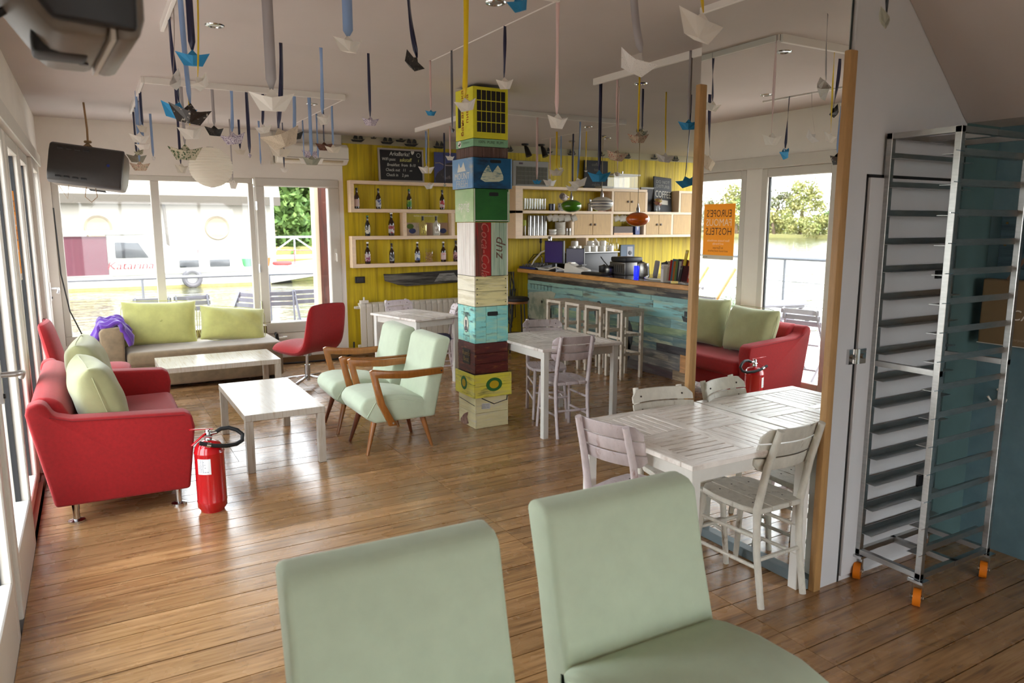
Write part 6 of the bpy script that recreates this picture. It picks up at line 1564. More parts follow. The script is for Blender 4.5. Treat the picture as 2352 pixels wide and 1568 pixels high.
rd = thing('radiator', 'long white sectional radiator below the driftwood plank', 'radiator', (2.98, 9.2, 0))
RW = mat('radiator_white', (226, 220, 206), 0.35)
for i in range(18):
    x = i * 0.084
    sec = MB().box(x + 0.003, x + 0.081, -0.058, -0.046, 0.10, 0.665)
    sec.box(x + 0.034, x + 0.050, -0.046, 0.045, 0.12, 0.69)
    sec.prism([(-0.058, 0.665), (-0.052, 0.70), (-0.02, 0.715), (0.045, 0.715), (0.045, 0.69), (-0.046, 0.66)], 'x', x + 0.003, x + 0.081)
    obj('section', sec, RW, rd, bevel=0.003, seg=1)
obj('header_pipe', MB().tube([(-0.02, 0.0, 0.15), (1.53, 0.0, 0.15)], 0.02, 8).tube([(-0.03, 0.0, 0.66), (1.53, 0.0, 0.66)], 0.02, 8), RW, rd)
obj('valve', MB().box(0.02, 0.12, -0.05, 0.03, 0.715, 0.75).tube([(0.07, -0.01, 0.75), (0.07, -0.01, 0.79)], 0.012, 8).tube([(-0.06, 0, 0.66), (-0.03, 0, 0.66)], 0.016, 8), WHITEPL, rd)
rp = thing('radiator_valve', 'black pipe stub with a white thermostat knob at the end of the taupe sofa', 'valve', (1.93, 9.22, 0))
obj('pipe', MB().tube([(0, 0.05, 0.38), (0, 0, 0.38), (0, 0, 0.28)], 0.022, 10), BLACKPL, rp); obj('knob', MB().tube([(0.02, -0.01, 0.33), (0.07, -0.01, 0.33)], 0.018, 10).tube([(0.07, -0.01, 0.33), (0.12, -0.01, 0.33)], 0.024, 12), WHITEPL, rp)
tag(obj('cable', MB().tube([(1.85, 9.2, 0.012), (2.3, 9.15, 0.012), (2.7, 9.12, 0.02), (2.9, 9.2, 0.06), (2.92, 9.26, 0.2)], 0.012, 8), BLACKPL), 'black and grey cable along the skirting by the yellow wall', 'cable')
tag(obj('cable', MB().tube([(5.14, 9.27, 1.7), (5.13, 9.27, 1.0), (5.17, 9.24, 0.6), (5.22, 9.22, 0.2)], 0.006, 6), WHITEPL), 'thin white cable hanging down the yellow wall at the end of the bar', 'cable')
cbx = MB(); rr = random.Random(21)
for k in range(6):
    a = 5.24 + 0.02 * k; cbx.tube([(a, 9.24, 1.05), (a + rr.uniform(-0.08, 0.08), 9.2, 0.75), (a + rr.uniform(-0.12, 0.12), 9.18, 0.35), (a + rr.uniform(-0.06, 0.06), 9.22, 0.18 + 0.05 * k), (a + 0.03, 9.24, 0.8)], 0.007, 6)
tag(obj('cable_bundle', cbx, BLACKPL), 'tangle of black cables hanging under the far end of the bar', 'cables')

# air conditioner
ac = thing('air_conditioner', 'white wall air conditioner above the balcony door', 'air conditioner', (2.45, 9.30, 2.575))
obj('casing', MB().prism([(0.0, 0.135), (-0.16, 0.13), (-0.215, 0.09), (-0.215, -0.06), (-0.13, -0.115), (0, -0.115)], 'x', -0.435, 0.435), mat('aircon_white', (224, 218, 206), 0.4), ac, bevel=0.018, seg=3)
obj('outlet_flap', MB().box(-0.36, 0.36, -0.213, -0.15, -0.085, -0.078).bar((-0.36, -0.20, -0.075), (0.36, -0.20, -0.075), 0.012, 0.004).bar((-0.36, -0.185, -0.095), (0.36, -0.185, -0.095), 0.012, 0.004), mat('aircon_louvre', (196, 176, 140), 0.5), ac, smooth=False)
obj('seam', MB().box(-0.43, 0.43, -0.2165, -0.214, -0.052, -0.047), mat('seam_grey', (120, 114, 106), 0.6), ac, smooth=False)
obj('duct', MB().box(-0.475, -0.445, -0.06, 0.0, -0.13, 0.26), FRAMEW, ac, bevel=0.004, seg=1, smooth=False)

# model ships on the frieze
SHM = mat('dark_model_ship', (38, 36, 34), 0.7)
for i, (x, z, s, kind) in enumerate(((3.057, 2.79, 1.0, 2), (3.272, 2.825, 0.45, 1), (3.453, 2.785, 1.0, 2), (3.64, 2.815, 0.8, 1), (3.785, 2.775, 1.1, 2), (4.187, 2.765, 0.95, 2), (4.55, 2.76, 0.9, 2), (5.27, 2.77, 0.8, 2), (5.93, 2.78, 0.9, 1), (6.35, 2.77, 0.8, 2), (6.9, 2.78, 0.7, 1), (7.4, 2.77, 0.8, 2), (7.95, 2.78, 0.8, 1), (8.4, 2.77, 0.8, 2))):
    t = thing('model_ship', '', 'model ship', (x, 9.28, z), 0, 'dark model ships along the frieze')
    t['label'] = ('dark two-masted model ship at the left end of the frieze, by the air conditioner', 'tiny dark model boat between the two leftmost model ships', 'dark model ship with three sails above the blackboard\'s left corner', 'small dark steamboat above the middle of the blackboard', 'dark sailing model ship above the blackboard\'s right corner', 'dark sailing model ship above the motorbike poster')[i] if i < 6 else 'dark model ship on the frieze above the bar, %s from the crate column' % ORD[i - 6]
    obj('hull', MB().prism([(-0.085 * s, 0.0), (-0.06 * s, -0.025 * s), (0.05 * s, -0.028 * s), (0.10 * s, 0.012 * s), (0.03 * s, -0.004 * s)], 'y', -0.025, 0.0), SHM, t, bevel=0.003, seg=1)
    sb = MB()
    for k in range(kind):
        xm = (-0.035 + 0.07 * k) * s if kind == 2 else 0.0
        sb.tube([(xm, -0.012, -0.01), (xm, -0.012, 0.085 * s)], 0.002, 5)
        sb.prism([(xm, 0.08 * s), (xm + 0.035 * s, 0.04 * s), (xm + 0.04 * s, 0.008 * s), (xm + 0.004, 0.01 * s)], 'y', -0.014, -0.011)
        sb.prism([(xm, 0.07 * s), (xm - 0.02 * s, 0.012 * s), (xm - 0.002, 0.01 * s)], 'y', -0.014, -0.011)
    obj('rigging', sb, SHM, t, smooth=False)
# small spotlights on the ceiling over the bar end
for i, (x, y) in enumerate(((5.38, 9.0), (5.62, 8.95))):
    t = thing('ceiling_spotlight', ('black adjustable spotlight on the ceiling over the bar shelving, left one', 'black adjustable spotlight on the ceiling over the bar shelving, right one')[i], 'spotlight', (x, y, CZ))
    obj('base', MB().lathe([(0.05, 0), (0.05, -0.02), (0.02, -0.03)], (0, 0, 0), 14), BLACKPL, t); obj('head', MB().tube([(0, 0, -0.03), (0.01, -0.02, -0.06), (0.03, -0.06, -0.17)], [0.015, 0.03, 0.045], 14), BLACKPL, t)
DL = [(0.692, 4.487, -0.035), (1.832, 3.353, -0.035), (1.85, 6.871, -0.035), (3.806, 4.624, -0.035), (4.934, 6.889, -0.035), (5.97, 7.9, 0), (6.6, 6.6, 0)]
for i, (x, y, dz) in enumerate(DL):
    t = thing('ceiling_light', ['round recessed ceiling light at the upper left, beside the yellow ribbon', 'round recessed ceiling light at the top edge, near the cut-off blue boat', 'round recessed ceiling light in the panel above the air conditioner', 'round recessed ceiling light above the colourful printed boat', 'round recessed ceiling light at the right end of the panel over the bar stools', 'round recessed ceiling light over the bar', ][i] if i < 6 else 'round recessed ceiling light in the plain part of the ceiling', 'light', (x, y, CZ + dz), 0, 'recessed ceiling lights')
    obj('ring', MB().lathe([(0.030, 0.0), (0.034, -0.008), (0.048, -0.006), (0.052, 0.0)], (0, 0, 0), 24), CHROME, t)
    obj('lens', MB().lathe([(0.0, -0.004), (0.030, -0.003)], (0, 0, 0), 18), mat('light_lens', (150, 140, 130), 0.2), t)

# speakers
def speaker(label, loc, rot):
    t = thing('speaker', label, 'speaker', loc); t.rotation_euler = rot
    # long axis x, front (grille) towards -y, wedge body
    body = [(-0.17, -0.18), (0.19, -0.13), (0.19, 0.13), (-0.17, 0.18)]
    obj('rear_shell', MB().prism([(-0.10, -0.185), (0.11, -0.175), (0.19, -0.10), (0.19, 0.10), (0.11, 0.175), (-0.10, 0.185)], 'x', -0.30, 0.30), SPKBASE, t, bevel=0.03, seg=3)
    obj('front_shell', MB().prism([(-0.10, -0.19), (-0.155, -0.165), (-0.17, -0.10), (-0.17, 0.10), (-0.155, 0.165), (-0.10, 0.19)], 'x', -0.305, 0.305), GREYPL, t, bevel=0.015, seg=2)
    g = MB()
    for k in range(4):
        for s in (-1, 1): g.box(-0.21 + k * 0.07 - 0.025, -0.21 + k * 0.07 + 0.025, -0.175, -0.168, s * 0.13 - 0.010, s * 0.13 + 0.010)
    obj('vent_slot', g, BLACKPL, t, bevel=0.004, seg=1, smooth=False)
    obj('badge', MB().lathe([(0.0, 0.0), (0.014, 0.0)], (0, 0, 0), 12, MX.Translation((0.19, -0.1715, 0.02)) @ MX.Rotation(pi / 2, 4, 'X')), mat('blue_badge', (60, 70, 150), 0.3), t)
    obj('handle_recess', MB().box(-0.02, 0.12, 0.10, 0.16, -0.182, -0.17), RUBBER, t, bevel=0.01)
    hb = MB()
    for s in (-1, 1): hb.tube([(-0.303, 0.03, s * 0.1), (-0.312, 0.03, s * 0.1)], 0.014, 10)
    obj('bolt', hb, CHROME, t)
    return t
s1 = speaker('dark loudspeaker hung from a rope in the far left corner', (0.06, 8.05, 2.24), (R(-8), R(7), R(-14)))
rope = MB().tube([(0.06, 8.05, 2.42), (0.065, 8.05, 2.60), (0.055, 8.06, CZ)], 0.009, 7).tube([(0.0, 8.0, 2.41), (0.06, 8.05, 2.47), (0.12, 8.1, 2.40)], 0.012, 7).torus(0.022, 0.012, MX.Translation((0.062, 8.05, 2.485)), 12, 6)
tag(obj('rope', rope, mat('hemp_rope', (150, 120, 84), 0.9, bump=0.5, bscale=200)), 'knotted hemp rope holding the far loudspeaker to the ceiling', 'rope')
tag(obj('cable', MB().tube([(-0.20, 8.0, 2.08), (-0.14, 8.0, 1.96), (-0.12, 8.0, 2.10)], 0.004, 6).tube([(0.02, 7.98, 2.08), (0.0, 7.96, 1.98), (0.05, 7.96, 1.93), (0.1, 7.97, 1.98), (0.09, 7.98, 2.07)], 0.004, 6), mat('wire_tan', (150, 120, 90), 0.6)), 'thin looped wires dangling below the far loudspeaker', 'wire')
tag(obj('cable', MB().tube([(-0.30, 9.22, 1.9), (-0.29, 9.22, 1.2), (-0.24, 9.2, 0.8), (-0.06, 9.14, 0.30)], 0.008, 6), BLACKPL), 'black cable running down the window frame in the far left corner', 'cable')
ns = thing('speaker', 'large black loudspeaker close up under the ceiling in the top left corner', 'speaker', (-0.02, 2.02, 2.27)); ns.rotation_euler = (0, 0, R(4))
SHB = mat('speaker_black', (30, 28, 30), 0.5, var=0.08, vscale=20, bump=0.1, bscale=300)
obj('rear_shell', MB().prism([(-0.03, -0.185), (0.068, -0.185), (0.068, 0.50), (-0.26, 0.50), (-0.30, 0.10), (-0.14, -0.03)], 'y', -0.31, 0.11), SPKBASE, ns, bevel=0.02, seg=2)
obj('front_shell', MB().prism([(0.076, -0.19), (0.118, -0.185), (0.132, -0.14), (0.145, 0.50), (0.076, 0.50)], 'y', -0.315, 0.115), SPKBASE, ns, bevel=0.015, seg=2)
obj('near_face', MB().prism([(-0.03, -0.165), (0.115, -0.17), (0.132, 0.50), (-0.26, 0.50), (-0.28, 0.10), (-0.13, -0.02)], 'y', -0.335, -0.312), SHB, ns, bevel=0.01)
obj('seam_strip', MB().box(0.0675, 0.0765, -0.316, 0.112, -0.189, 0.50), mat('bright_seam', (190, 176, 160), 0.4), ns, smooth=False)
obj('handle_recess', MB().box(-0.06, 0.045, -0.12, -0.02, -0.19, -0.10), RUBBER, ns, bevel=0.012)
obj('bolt', MB().tube([(0.04, -0.02, -0.189), (0.04, -0.02, -0.18)], 0.010, 12), BLACKPL, ns)
obj('bracket', MB().box(-0.38, -0.24, -0.12, -0.04, 0.12, 0.20).box(-0.385, -0.365, -0.2, 0.04, 0.02, 0.3), BLACKPL, ns, bevel=0.004, seg=1, smooth=False)
tag(obj('cable', MB().tube([(-0.41, 1.75, 2.12), (-0.31, 1.95, 2.10), (-0.22, 2.05, 2.12), (-0.10, 2.02, 2.20)], 0.009, 8).tube([(-0.41, 1.72, 2.15), (-0.32, 1.9, 2.13), (-0.10, 2.0, 2.24)], 0.007, 8), BLACKPL), 'black cables running to the near loudspeaker', 'cable')

# paper lantern
lt = thing('paper_lantern', 'round ribbed white paper lantern in front of the north window', 'lamp', (1.09, 7.8, 2.277))
prof = []
for k in range(0, 61):
    a = R(8 + 164 * k / 60); r = 0.20 * sin(a) + 0.0035 * (k % 3 == 0) - 0.0025 * (k % 3 == 1); prof.append((r, 0.19 * cos(a)))
obj('paper_shade', MB().lathe(prof[::-1], (0, 0, 0), 40), PAPERLAMP, lt, fix=False, angle=18)
obj('ring', MB().torus(0.030, 0.004, MX.Translation((0, 0, 0.188)), 16, 6).torus(0.030, 0.004, MX.Translation((0, 0, -0.188)), 16, 6), CHROME, lt)
obj('cord', MB().tube([(0, 0, 0.10), (0, 0, CZ - 2.277)], 0.0035, 6), WHITEPL, lt)

# poster in the west window
ps_ = thing('hostel_poster', 'orange poster reading EUROPE\'S FAMOUS HOSTELS on the west window, seen reversed in the mirror', 'poster', (WX - 0.036, 6.07, 1.645))
obj('sheet', MB().box(-0.003, 0.0, -0.235, 0.235, -0.31, 0.31), paper_glow('poster_orange', (222, 166, 60), 0.35), ps_, smooth=False)
obj('pale_strip', MB().box(0.0, 0.0006, -0.235, 0.235, -0.31, -0.265), mat('poster_pale', (206, 196, 176), 0.6), ps_, smooth=False)
PB, PWH = mat('poster_black', (34, 28, 22), 0.6), mat('poster_white', (236, 226, 200), 0.6)
def plet(s_, size, z, m, sx=1.0): lettering('lettering', s_, size, (0.001, 0, z), (0, 1, 0), (0, 0, 1), m, ps_, sx=sx)
plet("EUROPE'S", 0.115, 0.20, PB, 0.78); plet('FAMOUS', 0.115, 0.10, PWH, 0.88); plet('HOSTELS', 0.115, 0.0, PB, 0.86)
plet('Best hostels worldwide', 0.036, -0.10, PWH); plet('and friendly', 0.036, -0.135, PWH); plet('in Europe', 0.04, -0.18, PB); plet('and loved everywhere', 0.034, -0.215, PB)
lettering('lettering', 'HOE', 0.03, (0.001, 0.19, -0.288), (0, 1, 0), (0, 0, 1), PB, ps_)

# ---------------------------------------------------------------- alcove: tray rack, bag, hooks
tr_ = thing('tray_rack', 'tall empty steel tray rack on orange castors in front of the grey panel door', 'rack', (3.43, 1.925, 0))
RX, RY, RT = 0.29, 0.165, 2.125
for sx in (-1, 1):
    for sy in (-1, 1):
        x0, y0 = sx * (RX - 0.014), sy * (RY - 0.014)
        obj('post', MB().box(x0 - 0.014, x0 + 0.014, y0 - 0.014, y0 + 0.014, 0.13, RT), STEEL, tr_, bevel=0.002, seg=1, smooth=False)
        ax, ay = -0.016 * 0.45, 0.016 * 0.89
        w = obj('castor', MB().tube([(x0 - ax, y0 - ay, 0.042), (x0 + ax, y0 + ay, 0.042)], 0.042, 18), mat('orange_wheel', (214, 116, 18), 0.4), tr_)
        obj('fork', MB().box(x0 - 0.03, x0 + 0.03, y0 - 0.035, y0 + 0.035, 0.118, 0.13).bar((x0 + ax * 1.4, y0 + ay * 1.4, 0.035), (x0 + ax * 1.4, y0 + ay * 1.4, 0.12), 0.03, 0.004, (ax, ay, 0)).bar((x0 - ax * 1.4, y0 - ay * 1.4, 0.035), (x0 - ax * 1.4, y0 - ay * 1.4, 0.12), 0.03, 0.004, (ax, ay, 0)).tube([(x0 - ax * 1.7, y0 - ay * 1.7, 0.042), (x0 + ax * 1.7, y0 + ay * 1.7, 0.042)], 0.012, 8), CHROME, w, smooth=False)
for z in (0.145, RT - 0.013):
    for s in (-1, 1):
        obj('frame_bar', MB().box(-RX, RX, s * (RY - 0.014) - 0.0125, s * (RY - 0.014) + 0.0125, z - 0.0125, z + 0.0125), STEEL, tr_, smooth=False)
        obj('frame_bar', MB().box(s * (RX - 0.014) - 0.0125, s * (RX - 0.014) + 0.0125, -RY, RY, z - 0.0125, z + 0.0125), STEEL, tr_, smooth=False)
    obj('frame_bar', MB().box(-0.0125, 0.0125, -RY, RY, z - 0.0125, z + 0.0125), STEEL, tr_, smooth=False)
for s in (-1, 1): obj('frame_bar', MB().box(s * (RX - 0.014) - 0.0125, s * (RX - 0.014) + 0.0125, -RY, RY, 1.07, 1.095), STEEL, tr_, smooth=False)
for k in range(15):
    z = 2.012 - 0.1265 * k
    if z < 0.2: break
    for s in (-1, 1):
        yo = s * (RY - 0.026)
        rb = MB().prism([(yo, z + 0.028), (yo + s * 0.002, z + 0.028), (yo + s * 0.002, z), (yo - s * 0.05, z), (yo - s * 0.05, z + 0.002), (yo, z + 0.002)], 'x', -RX + 0.004, RX - 0.004)
        obj('runner', rb, STEEL, tr_, smooth=False)
    obj('stop_pin', MB().tube([(-RX + 0.03, -RY + 0.0, z + 0.01), (-RX - 0.03, -RY + 0.0, z + 0.012)], 0.0025, 5), CHROME, tr_)
bd = thing('hook_board', 'old teal wooden board with a brass anchor-shaped hook on the teal wall', 'hook board', (4.08, 1.90, 1.62))
for k, (z0, z1) in enumerate(((0.02, 0.155), (-0.12, 0.017))):
    obj('plank', MB().box(-0.03, 0.0, -0.45, 0.13, z0, z1), mat('worn_teal_board', (84, 112, 126), 0.7, rgb2=(56, 78, 92), vscale=4, lo=0.42, hi=0.65, stretch=(1, 0.7, 7), bump=0.3, bscale=40), bd, bevel=0.004, seg=1)
arc = [(-0.045, -0.06 + 0.062 * cos(R(a)), 0.105 + 0.042 * sin(R(a))) for a in range(0, 181, 15)]
obj('brass_hook', MB().tube(arc, 0.006, 8).tube([(-0.045, 0.002, 0.105), (-0.045, -0.035, 0.095), (-0.045, -0.06, 0.095), (-0.045, -0.085, 0.095), (-0.045, -0.122, 0.105)], 0.006, 8).tube([(-0.045, -0.06, 0.095), (-0.045, -0.06, -0.02)], 0.009, 10).tube([(-0.03, -0.06, -0.02), (-0.06, -0.06, -0.03), (-0.085, -0.06, -0.02), (-0.09, -0.06, 0.0)], 0.007, 8).tube([(-0.03, -0.03, -0.01), (-0.06, -0.02, -0.02), (-0.07, -0.015, 0.0)], 0.005, 8), BRASS, bd)
nb = MB()
for y, z in ((0.10, 0.11), (0.10, 0.0), (-0.4, 0.11)): nb.tube([(-0.034, y, z), (-0.03, y, z)], 0.006, 8)
obj('screw', nb, BRASS, bd)
bg = thing('shopping_bag', 'brown shopping bag with white lettering hanging from the brass hook behind the tray rack', 'bag', (3.99, 1.84, 1.12))
obj('body', MB().box(-0.035, 0.035, -0.26, 0.20, 0.0, 0.33), mat('brown_bag_paper', (134, 112, 82), 0.6, var=0.05), bg, bevel=0.006, seg=1, smooth=False)
obj('handle', MB().bar((-0.02, 0.09, 0.33), (-0.005, 0.005, 0.475), 0.003, 0.016).bar((-0.02, -0.11, 0.33), (-0.005, -0.005, 0.475), 0.003, 0.016), mat('brown_strap', (110, 88, 70), 0.6), bg, smooth=False)
obj('bottom_edge', MB().box(-0.037, 0.037, -0.262, 0.202, 0.0, 0.004), WHITEPL, bg, smooth=False)
lettering('lettering', 'CARPISA', 0.075, (-0.0358, 0.06, 0.155), (0, -1, 0), (0, 0, 1), WHITEP, bg, align='LEFT', shear=0.1)
lettering('lettering', 'carpisa.com', 0.020, (-0.0358, 0.035, 0.035), (0, -1, 0), (0, 0, 1), mat('bag_small_print', (176, 160, 136), 0.6), bg, align='LEFT')
for i, y in enumerate((1.96, 1.70)):
    hk = thing('coat_hook', ('white double coat hook on the teal wall, seen through the tray rack', 'white double coat hook on the teal wall at the frame edge')[i], 'hook', (4.08, y, 0.80))
    obj('hook_body', MB().box(-0.008, 0.0, -0.012, 0.012, -0.01, 0.07).tube([(-0.006, 0.005, 0.02), (-0.02, 0.03, 0.0), (-0.035, 0.045, 0.03)], 0.006, 8).tube([(-0.006, -0.005, 0.02), (-0.02, -0.03, 0.0), (-0.035, -0.045, 0.03)], 0.006, 8).tube([(-0.006, 0, 0.06), (-0.035, 0, 0.075)], 0.006, 8), WHITEPL, hk)
tag(obj('red_cord', MB().tube([(4.07, 1.81, 0.70), (4.02, 1.68, 0.74), (4.06, 1.5, 0.76)], 0.004, 6).tube([(4.07, 1.81, 0.64), (4.03, 1.68, 0.635), (4.06, 1.5, 0.63)], 0.004, 6), mat('red_cord', (150, 20, 30), 0.6)), 'thin red cord looped on the teal wall at the right edge', 'cord')
